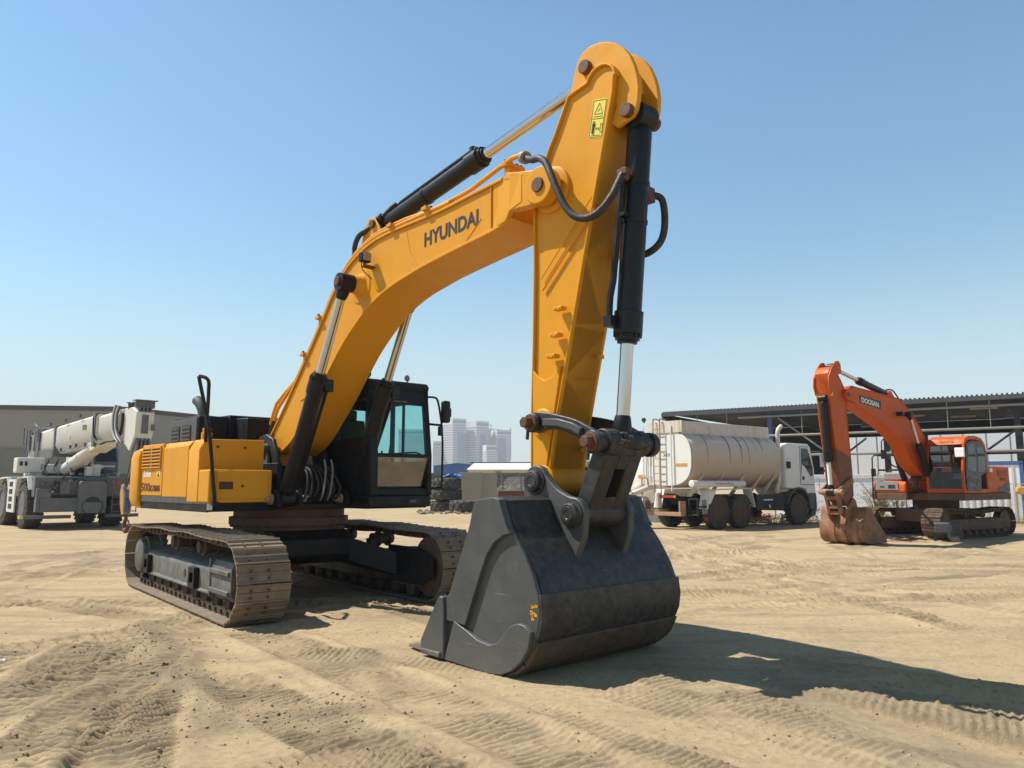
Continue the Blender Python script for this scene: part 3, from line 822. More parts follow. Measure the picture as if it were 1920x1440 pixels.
# crescent head plates that carry arm cylinder and bucket cylinder
cres = [(6.0, 5.30), (6.05, 5.42), (6.09, 5.56), (6.14, 5.70), (6.21, 5.765), (6.30, 5.79), (6.43, 5.775), (6.53, 5.74), (6.63, 5.68), (6.72, 5.59), (6.79, 5.49), (6.84, 5.37), (6.87, 5.26), (6.885, 5.15), (6.875, 5.03), (6.85, 4.94), (6.80, 4.885), (6.71, 4.86), (6.62, 4.84),
        (6.56, 4.90), (6.62, 5.05), (6.60, 5.18), (6.52, 5.20), (6.3, 5.2)]
cres = [(x - .085, z + .055) for x, z in cres]
mb = MB()
for s in (-1, 1):
    mb.prism(cres, s * .122, s * .176)
mb.prism([(6.30, 5.60), (6.50, 5.68), (6.62, 5.58), (6.72, 5.42), (6.74, 5.25), (6.66, 5.22), (6.55, 5.4), (6.42, 5.5)], -.123, .123, Mx=Matrix.Translation((-.09, 0, .03)))
b_(mb, 'arm_head', 'yellow', bevel=.010)
pin('arm_head_pin', EX, 6.18, 5.63, -.235, .235, .068, 'rust', 18)
pin('bucket_cylinder_pin', EX, 6.68, 5.0, -.235, .235, .066, 'rust', 18)
for x, z in ((5.885, 3.265), (5.835, 3.015), (5.79, 2.815)):
    mb = MB()
    mb.box(x - .055, x + .055, -AW - .075, -AW, z - .018, z + .018)
    mb.cyl((x - .03, -AW - .08, z), (x - .03, -AW - .06, z), .012, n=8); mb.cyl((x + .03, -AW - .08, z), (x + .03, -AW - .06, z), .012, n=8)
    mb.build('arm_clip', 'yellow', arm, bevel=.006)
for x, z in ((5.995, 2.83), (6.22, 3.78), (5.77, 1.93)):
    mb = MB(); mb.box(x, x + .05, .12, .18, z - .02, z + .02); mb.build('arm_clip', 'yellow', arm, bevel=.006)
# warning label
LM = Matrix(((1, 0, -.0), (0, 1, 0), (0, 0, 1))).to_4x4()
def lab(mat, pts, y, name, par):
    q = MB(); q.prism(pts, y, y - .0018); return q.build(name, mat, par, angle=0)
def lx(u, v): # label coordinates 0..1, 0..1
    return (6.225 + .17 * u + .075 * v, 4.875 - .045 * u + .365 * v)
yl = -AW + .0192
wl = lab('label_yellow', [lx(0, 0), lx(1, 0), lx(1, 1), lx(0, 1)], yl, 'warning_label', arm)
fr_ = MB()
def lline(a, b, w=.004):
    a = Vector((a[0], yl - .003, a[1])); b = Vector((b[0], yl - .003, b[1])); fr_.tube([a, b], w, n=4)
for (a, b) in (((.05, .03), (.95, .03)), ((.95, .03), (.95, .97)), ((.95, .97), (.05, .97)), ((.05, .97), (.05, .03)), ((.05, .5), (.95, .5)),
               ((.2, .62), (.8, .62)), ((.8, .62), (.5, .90)), ((.5, .90), (.2, .62)), ((.45, .24), (.72, .24)),
               ((.45, .24), (.53, .28)), ((.45, .24), (.53, .2)), ((.72, .24), (.64, .28)), ((.72, .24), (.64, .2)), ((.15, .555), (.85, .555)), ((.15, .07), (.85, .07)),
               ((.78, .14), (.92, .14)), ((.92, .14), (.92, .36)), ((.92, .36), (.78, .36)), ((.78, .36), (.78, .14)), ((.42, .68), (.58, .75))):
    lline(lx(*a), lx(*b), .0022)
for (a, b, w) in (((.26, .12), (.26, .38), .012), ((.26, .41), (.26, .43), .012), ((.36, .3), (.36, .36), .006)):
    lline(lx(*a), lx(*b), w)
fr_.build('label_print', 'decal', wl)

# ---- bucket cylinder
hyd_cylinder('bucket_cylinder', EX, (6.68, 0, 5.0), 2.13, (6.38, 0, 1.98), .116, .062, 'cyl', 'chrome', eyer=.13, eyew=.22)
mb = MB()
A = Vector((6.68, 0, 5.0)); D_ = (Vector((6.38, 0, 1.98)) - A).normalized()
mb.tube([(6.60, -.15, 4.46), (6.58, -.165, 4.38), (6.46, -.17, 3.45), (6.42, -.17, 3.30), (6.40, -.17, 3.08)], .030, n=10)
mb.box(6.38, 6.47, -.23, -.10, 3.02, 3.12)
for t in (.62, .98):
    mb.lathe(A + D_ * t, D_, [(0, .124), (.035, .124)], n=26)
    mb.box(-.03, .03, -.19, -.10, 0, .04, Matrix.Translation(A + D_ * t))
b_(mb, 'cylinder_pipe', 'cyl')
mb = MB()
mb.cyl((6.61, -.17, 4.36), (6.63, -.17, 4.47), .045, n=10); mb.box(6.56, 6.67, -.22, -.12, 4.40, 4.46)
b_(mb, 'pipe_flange', 'rust', bevel=.006)
mb = MB(); mb.box(6.60, 6.68, .10, .20, 4.22, 4.36); b_(mb, 'pipe_flange', 'rust', bevel=.006)
# the long slack hose to the bucket cylinder, and its twin on the far side
h = MB(); h.tube([(5.50, -.36, 4.88), (5.64, -.40, 4.80), (5.76, -.42, 4.77), (5.87, -.44, 4.68), (5.97, -.46, 4.50), (6.05, -.46, 4.33), (6.13, -.45, 4.17), (6.24, -.43, 4.05), (6.38, -.40, 4.01), (6.50, -.36, 4.07), (6.58, -.31, 4.19), (6.60, -.25, 4.31), (6.61, -.20, 4.40), (6.63, -.17, 4.45)], .036, n=12, smooth=5)
b_(h, 'hydraulic_hose', 'hose')
mb = MB(); mb.cyl((5.46, -.35, 4.90), (5.52, -.37, 4.87), .065, n=14)
b_(mb, 'hose_coupling', 'pipe')
h = MB(); h.tube([(6.66, .20, 4.30), (6.70, .28, 4.26), (6.70, .31, 4.05), (6.66, .30, 3.88), (6.56, .25, 3.78), (6.4, .26, 3.8), (6.2, .3, 4.0)], .034, n=12, smooth=5)
b_(h, 'hydraulic_hose', 'hose')

# ---- bucket linkage
P1 = (5.62, 2.18); P2 = (6.38, 1.97); PB = (6.09, 1.335); PA = (5.62, 1.63)
for s in (-1, 1):
    mb = MB()
    up = [(5.55, 2.23), (5.60, 2.285), (5.75, 2.275), (5.95, 2.235), (6.15, 2.18), (6.32, 2.10), (6.43, 2.04)]
    lo = [(6.465, 1.95), (6.41, 1.885), (6.34, 1.885), (6.27, 1.95), (6.12, 2.04), (5.92, 2.10), (5.74, 2.11), (5.64, 2.09), (5.56, 2.10), (5.535, 2.17)]
    mb.prism(cat2(up, 3) + cat2(lo, 3), s * .30, s * .36)
    for P in (P1, P2):
        mb.cyl((P[0], s * .28, P[1]), (P[0], s * .41, P[1]), .092, n=26)
    lk = b_(mb, 'side_link', 'linksteel', bevel=.010)
    mb = MB(); mb.strip([(5.76, 2.145), (5.95, 2.13), (6.12, 2.085), (6.22, 2.035)], .07, s * .36, s * .405); mb.build('link_rib', 'bucketside', lk, bevel=.008)
for P in (P1, P2):
    mb = MB()
    mb.cyl((P[0], -.44, P[1]), (P[0], .44, P[1]), .05, n=18)
    mb.cyl((P[0], -.515, P[1]), (P[0], -.43, P[1]), .056, n=6)
    mb.cyl((P[0], -.435, P[1]), (P[0], -.412, P[1]), .085, n=20)
    b_(mb, 'link_pin', 'rust', bevel=.008)
    mb = MB(); mb.cyl((P[0] - .02, -.43, P[1] - .07), (P[0] - .03, -.43, P[1] - .16), .016, n=8)
    b_(mb, 'grease_nipple', 'linksteel')
mb = MB()
mb.cyl((P2[0], -.28, P2[1]), (P2[0], .28, P2[1]), .125, n=28)
mb.cyl((P2[0], .37, P2[1]), (P2[0], .45, P2[1]), .115, n=28)
mb.cyl((P2[0], -.42, P2[1]), (P2[0], -.37, P2[1]), .105, n=28)
_a = Vector((PB[0], PB[1])); _b = Vector((P2[0], P2[1])); _d = (_b - _a).normalized(); _n = Vector((_d.y, -_d.x)); _L = (_b - _a).length
def lkb(t0, t1, y0, y1, f=.085, r_=.085, w0=1.0, w1=1.0):
    P = lambda t, o: _a + _d * t + _n * o
    pts = []
    for t, k in ((t0, w0), (t1, w1)):
        q0 = P(t, -r_); q1 = P(t, f)
        pts.append([(q0.x, y0 * k, q0.y), (q1.x, y0 * k, q1.y), (q1.x, y1 * k, q1.y), (q0.x, y1 * k, q0.y)])
    mb.hexa(pts[0], pts[1])
for s in (-1, 1):
    lkb(.02, _L, s * .075, s * .255)
lkb(.47, _L - .02, -.078, .078, .083, .02)
lkb(.02, .20, -.078, .078, .083, .083)
lkb(.15, .5, -.078, .078, -.05, .08)
mb.cyl((PB[0], -.262, PB[1]), (PB[0], .262, PB[1]), .12, n=26)
b_(mb, 'bucket_link', 'linksteel', bevel=.018, seg=3)
mb = MB()
random.seed(3)
for i in range(34):
    a = random.uniform(-2.6, 1.2); y = random.uniform(-.25, .27)
    r = random.uniform(.012, .034)
    mb.sphere((P2[0] + .122 * math.cos(a), y, P2[1] + .122 * math.sin(a)), r, 7, 5, (1, 1.5, .6))
b_(mb, 'grease_lump', 'bucketlow')

# ---- bucket
HW = .96
side = [(5.42, 1.23), (5.48, 1.43), (5.54, 1.465), (5.75, 1.49), (5.82, 1.47), (5.92, 1.24), (6.08, 1.04), (6.20, .85), (6.265, .69), (6.285, .55), (6.26, .42), (6.21, .30), (6.13, .185), (6.01, .085), (5.87, .025), (5.70, .005), (5.23, .02), (4.82, .03), (4.76, .08), (5.0, .46), (5.14, .61)]
mb = MB()
for s in (-1, 1):
    mb.prism(side, s * HW, s * (HW - .045))
bucket = b_(mb, 'bucket', 'bucketside', bevel=.010)
shell = [(5.49, 1.40), (5.56, 1.44), (5.74, 1.46), (5.795, 1.44), (5.885, 1.24), (6.06, 1.015), (6.17, .835), (6.23, .68), (6.25, .55), (6.225, .42), (6.175, .31), (6.10, .205), (5.99, .11), (5.86, .055), (5.70, .035), (5.23, .045), (4.80, .055)]
mb = MB()
sh2 = cat2(shell[4:], 4)
mb.strip(list(reversed(shell[:4] + sh2)), -.035, -HW + .05, HW - .05)
mb.build('bucket_shell', 'bucket', bucket, angle=25)
mb = MB(); mb.cyl((5.755, -HW + .046, 1.425), (5.755, HW - .046, 1.425), .058, n=24); mb.build('torque_tube', 'dusty', bucket)
mb = MB(); mb.strip([(6.262, .70), (6.283, .55), (6.262, .425), (6.22, .34)], .028, -HW + .002, HW - .002); mb.build('wear_plate', 'bucket', bucket, bevel=.004)
mb = MB(); mb.strip([(6.222, .335), (6.15, .20), (6.09, .14)], .045, -HW + .004, HW - .004); mb.build('wear_plate', 'bucketlow', bucket, bevel=.004)
mb = MB(); mb.strip([(6.085, .13), (5.98, .055), (5.86, .010), (5.6, -.010)], .035, -HW + .004, HW - .004); mb.build('wear_plate', 'bucketlow', bucket, bevel=.004)
# side reinforcement plates
for s in (-1, 1):
    mb = MB()
    pl = [(5.425, 1.23), (5.482, 1.428), (5.54, 1.463), (5.75, 1.488), (5.818, 1.468), (5.918, 1.24), (5.965, 1.185), (5.88, 1.165), (5.76, 1.10), (5.66, .985), (5.58, .82), (5.37, .35), (5.22, .36), (5.10, .36), (5.10, .56), (5.145, .61)]
    mb.prism(pl, s * (HW + .040), s * (HW - .01)); mb.build('side_plate', 'bucketside', bucket, bevel=.006)
    mb = MB()
    hp = [(5.22, .37), (5.40, .31), (5.55, .25), (5.70, .23), (5.80, .26), (5.90, .35), (5.98, .43), (6.06, .455), (6.14, .45), (6.22, .40), (6.19, .27), (6.10, .15), (5.98, .06), (5.86, .01), (5.70, -.008), (5.23, .006), (5.08, .01)]
    mb.prism(hp, s * (HW + .046), s * (HW - .01)); mb.build('heel_plate', 'bucketside', bucket, bevel=.008)
    mb = MB()
    cp = [(4.745, .02), (4.735, .14), (4.98, .53), (5.02, .575), (5.07, .565), (5.09, .48), (5.09, .015)]
    mb.prism(cp, s * (HW + .06), s * (HW - .02)); mb.build('side_cutter', 'bucketside', bucket, bevel=.01)
    mb = MB(); mb.box(4.78, 5.06, min(s * (HW + .05), s * (HW + .09)), max(s * (HW + .05), s * (HW + .09)), .03, .075); mb.build('cutter_shoe', 'frame', bucket, bevel=.008)
for k in range(5):
    y = -.87 + k * .435
    mb = MB()
    mb.hexa([(4.86, y - .10, .01), (4.86, y + .10, .01), (4.40, y + .05, .015), (4.40, y - .05, .015)], [(4.86, y - .10, .13), (4.86, y + .10, .13), (4.40, y + .05, .05), (4.40, y - .05, .05)])
    mb.build('bucket_tooth', 'shoe', bucket, bevel=.012)
# mounting ears
for s in (-1, 1):
    mb = MB()
    e = [(5.46, 1.42), (5.46, 1.62)] + circ(5.62, 1.63, .150, 175, 55, 8) + cat2([(5.74, 1.70), (5.88, 1.57), (6.02, 1.50)], 4) + circ(6.09, 1.335, .150, 95, -10, 8) + [(6.22, 1.15), (6.13, .94), (5.90, 1.20), (5.78, 1.43)]
    mb.prism(e, s * .28, s * .355)
    mb.build('mounting_ear', 'bucketside', bucket, bevel=.012)
    for P in (PA, PB):
        mb = MB()
        mb.lathe((P[0], s * .34, P[1]), (0, s, 0), [(0, .128), (.03, .128), (.035, .105), (.07, .10), (.078, .085), (.078, .07), (.084, .066), (.084, .045), (.079, .04), (.079, .02)], n=32)
        mb.build('pin_cap', 'bucket', bucket, angle=25)
mb = MB(); mb.cyl((PA[0], -.28, PA[1]), (PA[0], .28, PA[1]), .08, n=20); mb.cyl((PB[0], -.28, PB[1]), (PB[0], .28, PB[1]), .08, n=20); mb.build('bucket_pin', 'linksteel', bucket)
random.seed(11)
mb = MB()
for i in range(13):
    t = random.random(); x = 6.23 + random.uniform(-.05, .012) ; z = .55 + random.uniform(-.06, .06)
    w = random.uniform(.004, .018); h_ = random.uniform(.003, .013)
    mb.box(x - w, x + w, -HW - .0022, -HW + .0005, z - h_, z + h_)
mb.build('paint_chip', 'yellow', bucket)

# ---- cab
CX0, CX1, CY0, CY1, CZ0, CZ1 = -.30, 1.48, .45, 1.53, 1.44, 3.13
def fx(z):  # the front face leans back above the waist
    return 1.49 if z < 2.02 else 1.49 - (z - 2.02) * .13
mb = MB()
mb.box(CX0, 1.47, CY0, CY1, CZ0 - .17, CZ0)                       # skirt
mb.box(CX0, 1.46, CY0, CY1, CZ0, CZ0 + .05)
def post(x0, y0, w, z0, z1, lean=True, d=.08):
    a, c = fx(z0), fx(z1)
    if lean:
        mb.hexa([(a - d, y0, z0), (a, y0, z0), (a, y0 + w, z0), (a - d, y0 + w, z0)], [(c - d, y0, z1), (c, y0, z1), (c, y0 + w, z1), (c - d, y0 + w, z1)])
    else:
        mb.box(x0, x0 + d, y0, y0 + w, z0, z1)
for z0, z1 in ((CZ0, 2.02), (2.02, 2.92)):
    post(0, CY0, .13, z0, z1); post(0, CY1 - .09, .09, z0, z1)
mb.box(1.40, 1.492, CY0 + .10, CY1 - .05, 1.985, 2.045)              # waist bar
mb.hexa([(1.38, CY0 + .05, CZ0), (1.485, CY0 + .05, CZ0), (1.485, CY1 - .05, CZ0), (1.38, CY1 - .05, CZ0)], [(1.36, CY0 + .05, 1.55), (1.47, CY0 + .05, 1.55), (1.47, CY1 - .05, 1.55), (1.36, CY1 - .05, 1.55)])
mb.hexa([(fx(2.78) - .08, CY0, 2.78), (fx(2.78), CY0, 2.78), (fx(2.78), CY1, 2.78), (fx(2.78) - .08, CY1, 2.78)],
        [(1.28, CY0 + .03, 3.0), (1.36, CY0 + .03, 3.0), (1.36, CY1 - .03, 3.0), (1.28, CY1 - .03, 3.0)])
for y in (CY0, CY1 - .06):
    mb.box(CX0, CX0 + .09, y, y + .06, CZ0, 3.0)
    mb.box(.42, .50, y, y + .06, CZ0, 2.95)
    mb.box(CX0, 1.42, y, y + .06, CZ0, (2.28 if y < 1 else 1.95))
    mb.box(CX0, 1.38, y, y + .06, 2.84, 3.0)
mb.box(CX0, CX0 + .06, CY0, CY1, CZ0, 2.2); mb.box(CX0, CX0 + .06, CY0, CY1, 2.82, 3.0)
mb.prism([(CX0 - .02, 2.98), (1.35, 2.98), (1.385, 3.07), (1.33, 3.13), (.6, 3.16), (-.1, 3.15), (CX0 - .02, 3.08)], CY0 - .01, CY1 + .01)
cab = b_(mb, 'cab', 'black', bevel=.018)
def pane(name, pts, mat, par=cab):
    q = MB(); q.add(pts, [tuple(range(len(pts)))]); return q.build(name, mat, par, angle=0)
pane('front_window', [(fx(2.05) - .01, CY0 + .12, 2.04), (fx(2.05) - .01, CY1 - .08, 2.04), (fx(2.8) - .01, CY1 - .08, 2.80), (fx(2.8) - .01, CY0 + .12, 2.80)], M['glass'])
pane('lower_window', [(1.40, CY0 + .11, 1.55), (1.40, CY1 - .08, 1.55), (1.486, CY1 - .08, 1.99), (1.486, CY0 + .11, 1.99)], M['glass_dark'])
pane('side_window', [(.50, CY0 + .02, 2.28), (1.40, CY0 + .02, 2.28), (1.32, CY0 + .02, 2.84), (.50, CY0 + .02, 2.84)], M['glass'])
pane('side_window', [(CX0 + .09, CY0 + .02, 2.28), (.42, CY0 + .02, 2.28), (.42, CY0 + .02, 2.84), (CX0 + .09, CY0 + .02, 2.84)], M['glass'])
pane('door_window', [(.50, CY1 - .02, 1.95), (1.40, CY1 - .02, 1.95), (1.30, CY1 - .02, 2.84), (.50, CY1 - .02, 2.84)], M['glass'])
pane('door_window', [(CX0 + .09, CY1 - .02, 1.95), (.42, CY1 - .02, 1.95), (.42, CY1 - .02, 2.84), (CX0 + .09, CY1 - .02, 2.84)], M['glass'])
pane('rear_window', [(CX0 + .02, CY0 + .06, 2.2), (CX0 + .02, CY1 - .06, 2.2), (CX0 + .02, CY1 - .06, 2.82), (CX0 + .02, CY0 + .06, 2.82)], M['glass'])
q = MB()
q.prism([(.10, 1.75), (.72, 1.75), (.74, 1.88), (.30, 1.90), (.22, 2.2), (.16, 2.62), (.02, 2.60), (.04, 2.0)], .72, 1.18)
q.box(.0, .12, .84, 1.06, 2.60, 2.78)
q.box(.2, .7, .60, .72, 1.75, 2.08); q.box(.2, .7, 1.18, 1.30, 1.75, 2.08)
q.box(.1, .7, .75, 1.15, 1.5, 1.75)
q.build('seat', 'interior', cab, bevel=.04, seg=3)
q = MB(); q.box(1.10, 1.22, .50, .62, 1.5, 2.25); q.cyl((.78, .66, 2.08), (.84, .66, 2.30), .022, n=10); q.cyl((.78, 1.24, 2.08), (.84, 1.24, 2.30), .022, n=10); q.cyl((1.1, .95, 1.5), (1.0, .95, 2.1), .016, n=8); q.cyl((1.1, .80, 1.5), (1.0, .80, 2.1), .016, n=8)
q.build('console', 'interior', cab, bevel=.01)
q = MB(); q.box(.75, .79, CY1 - .05, CY1 - .02, 1.95, 2.84); q.tube([(.50, CY1 - .08, 2.08), (1.2, CY1 - .08, 2.08), (1.32, CY1 - .08, 2.0)], .014, n=8, smooth=3)
q.build('door_bar', 'black', cab)
q = MB(); q.box(fx(2.83) - .005, fx(2.83) + .015, .60, 1.12, 2.805, 2.835); q.build('wiper_rail', 'frame', cab)
q = MB(); q.box(1.472, 1.480, 1.12, 1.32, 1.325, 1.385); q.build('step_recess', 'decal', cab)
q = MB(); q.box(1.478, 1.486, 1.14, 1.24, 1.335, 1.375); q.build('step_plate', 'frame', cab, bevel=.004)
q = MB(); q.cyl((1.22, 1.24, 3.12), (1.22, 1.24, 3.19), .014, n=8); q.lathe((1.17, 1.24, 3.205), (1, 0, .1), [(0, .02), (.03, .045), (.05, .048), (.055, .035)], n=18); q.build('roof_lamp', 'pipe', cab)
q = MB(); q.cyl((1.18, .52, 3.12), (1.18, .52, 3.18), .016, n=8); q.lathe((1.12, .52, 3.22), (1, 0, .1), [(0, .05), (.04, .085), (.08, .09), (.085, .07)], n=18); q.build('roof_lamp', 'cyl', cab)
# mirror on its frame
mb = MB()
mb.tube([(1.36, 1.47, 2.92), (1.46, 1.56, 2.92), (1.52, 1.60, 2.86), (1.55, 1.645, 2.56), (1.56, 1.65, 2.46)], .016, n=8, smooth=3)
mb.tube([(1.41, 1.49, 2.51), (1.56, 1.645, 2.49)], .018, n=8)
mb.tube([(1.56, 1.65, 2.46), (1.56, 1.67, 2.2), (1.55, 1.675, 1.84), (1.55, 1.67, 1.60), (1.53, 1.64, 1.55), (1.47, 1.53, 1.54)], .016, n=8, smooth=3)
mb.box(1.53, 1.58, 1.60, 1.66, 2.33, 2.47)
b_(mb, 'mirror_bracket', 'cyl')
mb = MB()
mb.box(1.50, 1.60, 1.66, 1.80, 2.53, 2.87)
b_(mb, 'mirror', 'cyl', bevel=.035, seg=3)
mb = MB(); mb.tube([(1.55, 1.65, 2.52), (1.55, 1.70, 2.56)], .014, n=6); mb.box(1.53, 1.57, 1.79, 1.83, 2.62, 2.76)
b_(mb, 'mirror_clamp', 'cyl', bevel=.008)
# ================================================================== orange excavator in the background
DX = thing('excavator', 'smaller orange crawler excavator with rusty bucket parked before the open shed', 'excavator', (13.4225, 24.6876, 0), R(-51 - 90))
def d_(mb, name, mat, **k): return mb.build(name, mat, DX, **k)
DROT = R(-57 + 51)
for s in (1, -1):
    mb = MB()
    yo = s * 1.22; yi = s * .80; ya, yb = min(yo, yi), max(yo, yi)
    mb.prism([(-1.75, .22), (1.62, .22), (1.72, .40), (1.60, .56), (-1.75, .56)], ya, yb)
    mb.box(-1.2, 1.2, min(yo, yo + s * .05), max(yo, yo + s * .05), .24, .30)
    f = mb.build('track_frame', 'mudtrack', DX, bevel=.02); f.rotation_euler = (0, 0, DROT)
    f.location = Matrix.Rotation(DROT, 3, 'Z') @ Vector((-.05, 0, 0))
    for x, r, nm in ((1.80, .36, 'idler_wheel'), (-1.85, .34, 'drive_sprocket')):
        w = MB(); w.lathe((x, s * 1.24, .45), (0, -s, 0), [(0, .10), (.01, r * .6), (.05, r * .7), (.06, r), (.10, r), (.12, r * .85), (.25, r * .85), (.28, r)], n=26); w.build(nm, 'mudtrack', f, angle=30)
    for i in range(7):
        w = MB(); w.lathe((-1.3 + i * .43, s * .9, .17), (0, s, 0), [(0, .07), (.03, .12), (.28, .12), (.32, .06)], n=14); w.build('track_roller', 'dirtsteel', f, angle=30)
    for x in (-.6, .5):
        w = MB(); w.lathe((x, s * .9, .68), (0, s, 0), [(0, .05), (.03, .09), (.25, .09), (.28, .05)], n=14); w.build('carrier_roller', 'dirtsteel', f, angle=30)
    path = circ(-1.85, .45, .42, 180, 95, 7) + cat2([(-1.8, .87), (-.6, .80), (0, .79), (.5, .80), (1.75, .87)], 3)[1:] + circ(1.80, .45, .42, 85, -88, 10) + [(0, .035)] + circ(-1.85, .45, .415, 268, 185, 6)
    track_belt(path, .19, min(s * 1.30, s * .74), max(s * 1.30, s * .74), 'mudtrack', 'dirtsteel', f)
mb = MB()
mb.box(-.9, .9, -.85, .85, .45, .85); mb.lathe((-.1, 0, .80), (0, 0, 1), [(0, .6), (.1, .66), (.36, .66)], n=36)
d_(mb, 'car_body', 'mudtrack', bevel=.03)
mb = MB()
mb.prism([(-2.62, -1.0), (-2.4, -1.30), (1.28, -1.36), (1.28, -.28), (1.0, -.2), (1.0, .3), (1.30, .36), (1.30, 1.40), (-2.35, 1.40), (-2.62, 1.0)], 1.12, 1.33, ax='z')
d_(mb, 'upper_frame', 'mudtrack', bevel=.02)
mb = MB()
mb.prism([(-2.60, .95), (-2.42, 1.37), (-.64, 1.37), (-.64, -1.3), (-2.42, -1.32), (-2.60, -.9)], 1.335, 2.16, ax='z')
eng = d_(mb, 'engine_housing', 'orange', bevel=.05, seg=3)
q = MB(); q.box(-2.2, -1.45, 1.372, 1.385, 1.86, 2.04); q.build('vent', 'orangedirt', eng)
q = MB()
for i in range(5): q.box(-2.2, -1.45, 1.385, 1.392, 1.872 + i * .035, 1.888 + i * .035)
q.build('vent_bar', 'orange', eng)
q = MB(); q.prism([(-2.38, 1.36), (-1.25, 1.36), (-1.35, 1.46), (-2.38, 1.70)], 1.373, 1.380); q.build('grey_decal', 'dgrey', eng)
text('225LC', 'model_lettering', 'decal_brown', eng, (-1.55, 1.376, 1.72), (-1, 0, 0), (0, 0, 1), .13, bold=.02, width=.55)
q = MB(); q.box(-1.02, -.80, 1.374, 1.379, 1.98, 2.10); q.build('label', 'decal_white', eng)
mb = MB(); mb.box(-2.0, -.7, -.8, .35, 2.16, 2.34); d_(mb, 'engine_cover', 'dgrey', bevel=.05, seg=3)
mb = MB(); mb.prism([(1.28, 1.33), (1.28, 1.58), (1.20, 1.70), (-.5, 1.72), (-.5, 1.33)], -1.34, -.28)
fb = d_(mb, 'tank_housing', 'orange', bevel=.05, seg=3)
q = MB(); q.prism([(-1.30, 1.42), (-1.22, 1.68), (-.52, 1.68), (-.50, 1.42)], 1.285, 1.30, ax='x'); q.build('grey_panel', 'grey_plastic', fb, bevel=.01)
q = MB(); q.box(1.30, 1.306, -1.08, -.94, 1.50, 1.54); q.box(1.30, 1.306, -.82, -.60, 1.47, 1.58); q.build('panel_slot', 'decal', fb)
mb = MB(); mb.box(-.5, .6, -1.28, -.35, 1.72, 1.98); d_(mb, 'tool_housing', 'grey_plastic', bevel=.04)
mb = MB()
mb.tube([(1.33, -1.28, 1.15), (1.33, -1.30, 1.3), (1.33, -1.26, 2.45), (1.33, -1.20, 2.52), (1.30, -.95, 2.53), (1.28, -.85, 2.45), (1.2, -.70, 2.2), (.6, -.66, 2.05)], .022, n=8)
mb.tube([(1.30, -.95, 2.5), (1.30, -.95, 2.95), (1.30, -.88, 3.03), (1.28, -.62, 3.05), (1.25, -.55, 2.9)], .018, n=8)
d_(mb, 'grab_rail', 'cyl')
mb = MB(); mb.box(1.28, 1.34, -.98, -.80, 2.40, 2.70); d_(mb, 'mirror', 'cyl', bevel=.02)
mb = MB(); mb.box(1.28, 1.33, -1.33, -1.18, 1.85, 2.10); d_(mb, 'mirror', 'cyl', bevel=.02)
# cab with a rounded roof
Cy0, Cy1 = .34, 1.40
side_o = [(1.27, 1.34), (1.27, 2.0), (1.08, 2.78), (.98, 2.95), (.70, 3.05), (.2, 3.07), (-.25, 3.02), (-.52, 2.85), (-.62, 2.55), (-.62, 1.34)]
mb = MB()
def ring_frame(y0, y1):
    inner = [(1.17, 1.46), (1.17, 2.0), (1.0, 2.75), (.90, 2.86), (.66, 2.94), (.2, 2.95), (-.2, 2.92), (-.42, 2.78), (-.52, 2.5), (-.52, 1.46)]
    n = len(side_o)
    vs = []
    for y in (y0, y1):
        vs += [(p[0], y, p[1]) for p in side_o] + [(p[0], y, p[1]) for p in inner]
    fs = []
    for i in range(n):
        j = (i + 1) % n
        fs += [(i, j, n + j, n + i), (2 * n + i, 3 * n + i, 3 * n + j, 2 * n + j), (i, 2 * n + i, 2 * n + j, j), (n + i, n + j, 3 * n + j, 3 * n + i)]
    mb.add(vs, fs)
ring_frame(Cy0, Cy0 + .07); ring_frame(Cy1 - .07, Cy1)
mb.strip(side_o[2:9], .06, Cy0 + .07, Cy1 - .07)
mb.hexa([(1.17, Cy0 + .05, 1.34), (1.27, Cy0 + .05, 1.34), (1.27, Cy1 - .05, 1.34), (1.17, Cy1 - .05, 1.34)], [(1.17, Cy0 + .05, 1.47), (1.27, Cy0 + .05, 1.47), (1.27, Cy1 - .05, 1.47), (1.17, Cy1 - .05, 1.47)])
mb.hexa([(1.03, Cy0 + .05, 2.80), (1.08, Cy0 + .05, 2.78), (1.08, Cy1 - .05, 2.78), (1.03, Cy1 - .05, 2.80)], [(.90, Cy0 + .05, 2.95), (.97, Cy0 + .05, 2.97), (.97, Cy1 - .05, 2.97), (.90, Cy1 - .05, 2.95)])
mb.box(-.62, -.56, Cy0, Cy1, 1.34, 2.1)
cab2 = d_(mb, 'cab', 'orange', bevel=.02)
q = MB(); q.box(-.50, 1.14, Cy0 + .08, Cy1 - .08, 1.345, 1.47); q.box(-.55, -.50, Cy0 + .08, Cy1 - .08, 1.4, 2.2); q.box(-.5, 1.1, Cy0 + .075, Cy0 + .09, 1.4, 1.95); q.build('floor_lining', 'interior', cab2)
def pane2(name, pts, mat):
    q = MB(); q.add(pts, [tuple(range(len(pts)))]); return q.build(name, mat, cab2, angle=0)
pane2('front_window', [(1.262, Cy0 + .06, 1.96), (1.262, Cy1 - .06, 1.96), (1.075, Cy1 - .06, 2.80), (1.075, Cy0 + .06, 2.80)], M['glass_cab'])
pane2('lower_window', [(1.255, Cy0 + .06, 1.46), (1.255, Cy1 - .06, 1.46), (1.255, Cy1 - .06, 1.94), (1.255, Cy0 + .06, 1.94)], M['glass_cab'])
q = MB(); q.box(1.245, 1.262, Cy0 + .06, Cy1 - .06, 1.935, 1.965); q.build('window_bar', 'decal', cab2)
q = MB(); q.prism([(1.10, 1.40), (1.12, 2.0), (.95, 2.82), (.5, 2.92), (-.2, 2.90), (-.5, 2.6), (-.45, 2.0), (0, 1.85), (.08, 1.40)], Cy1 - .005, Cy1 + .025)
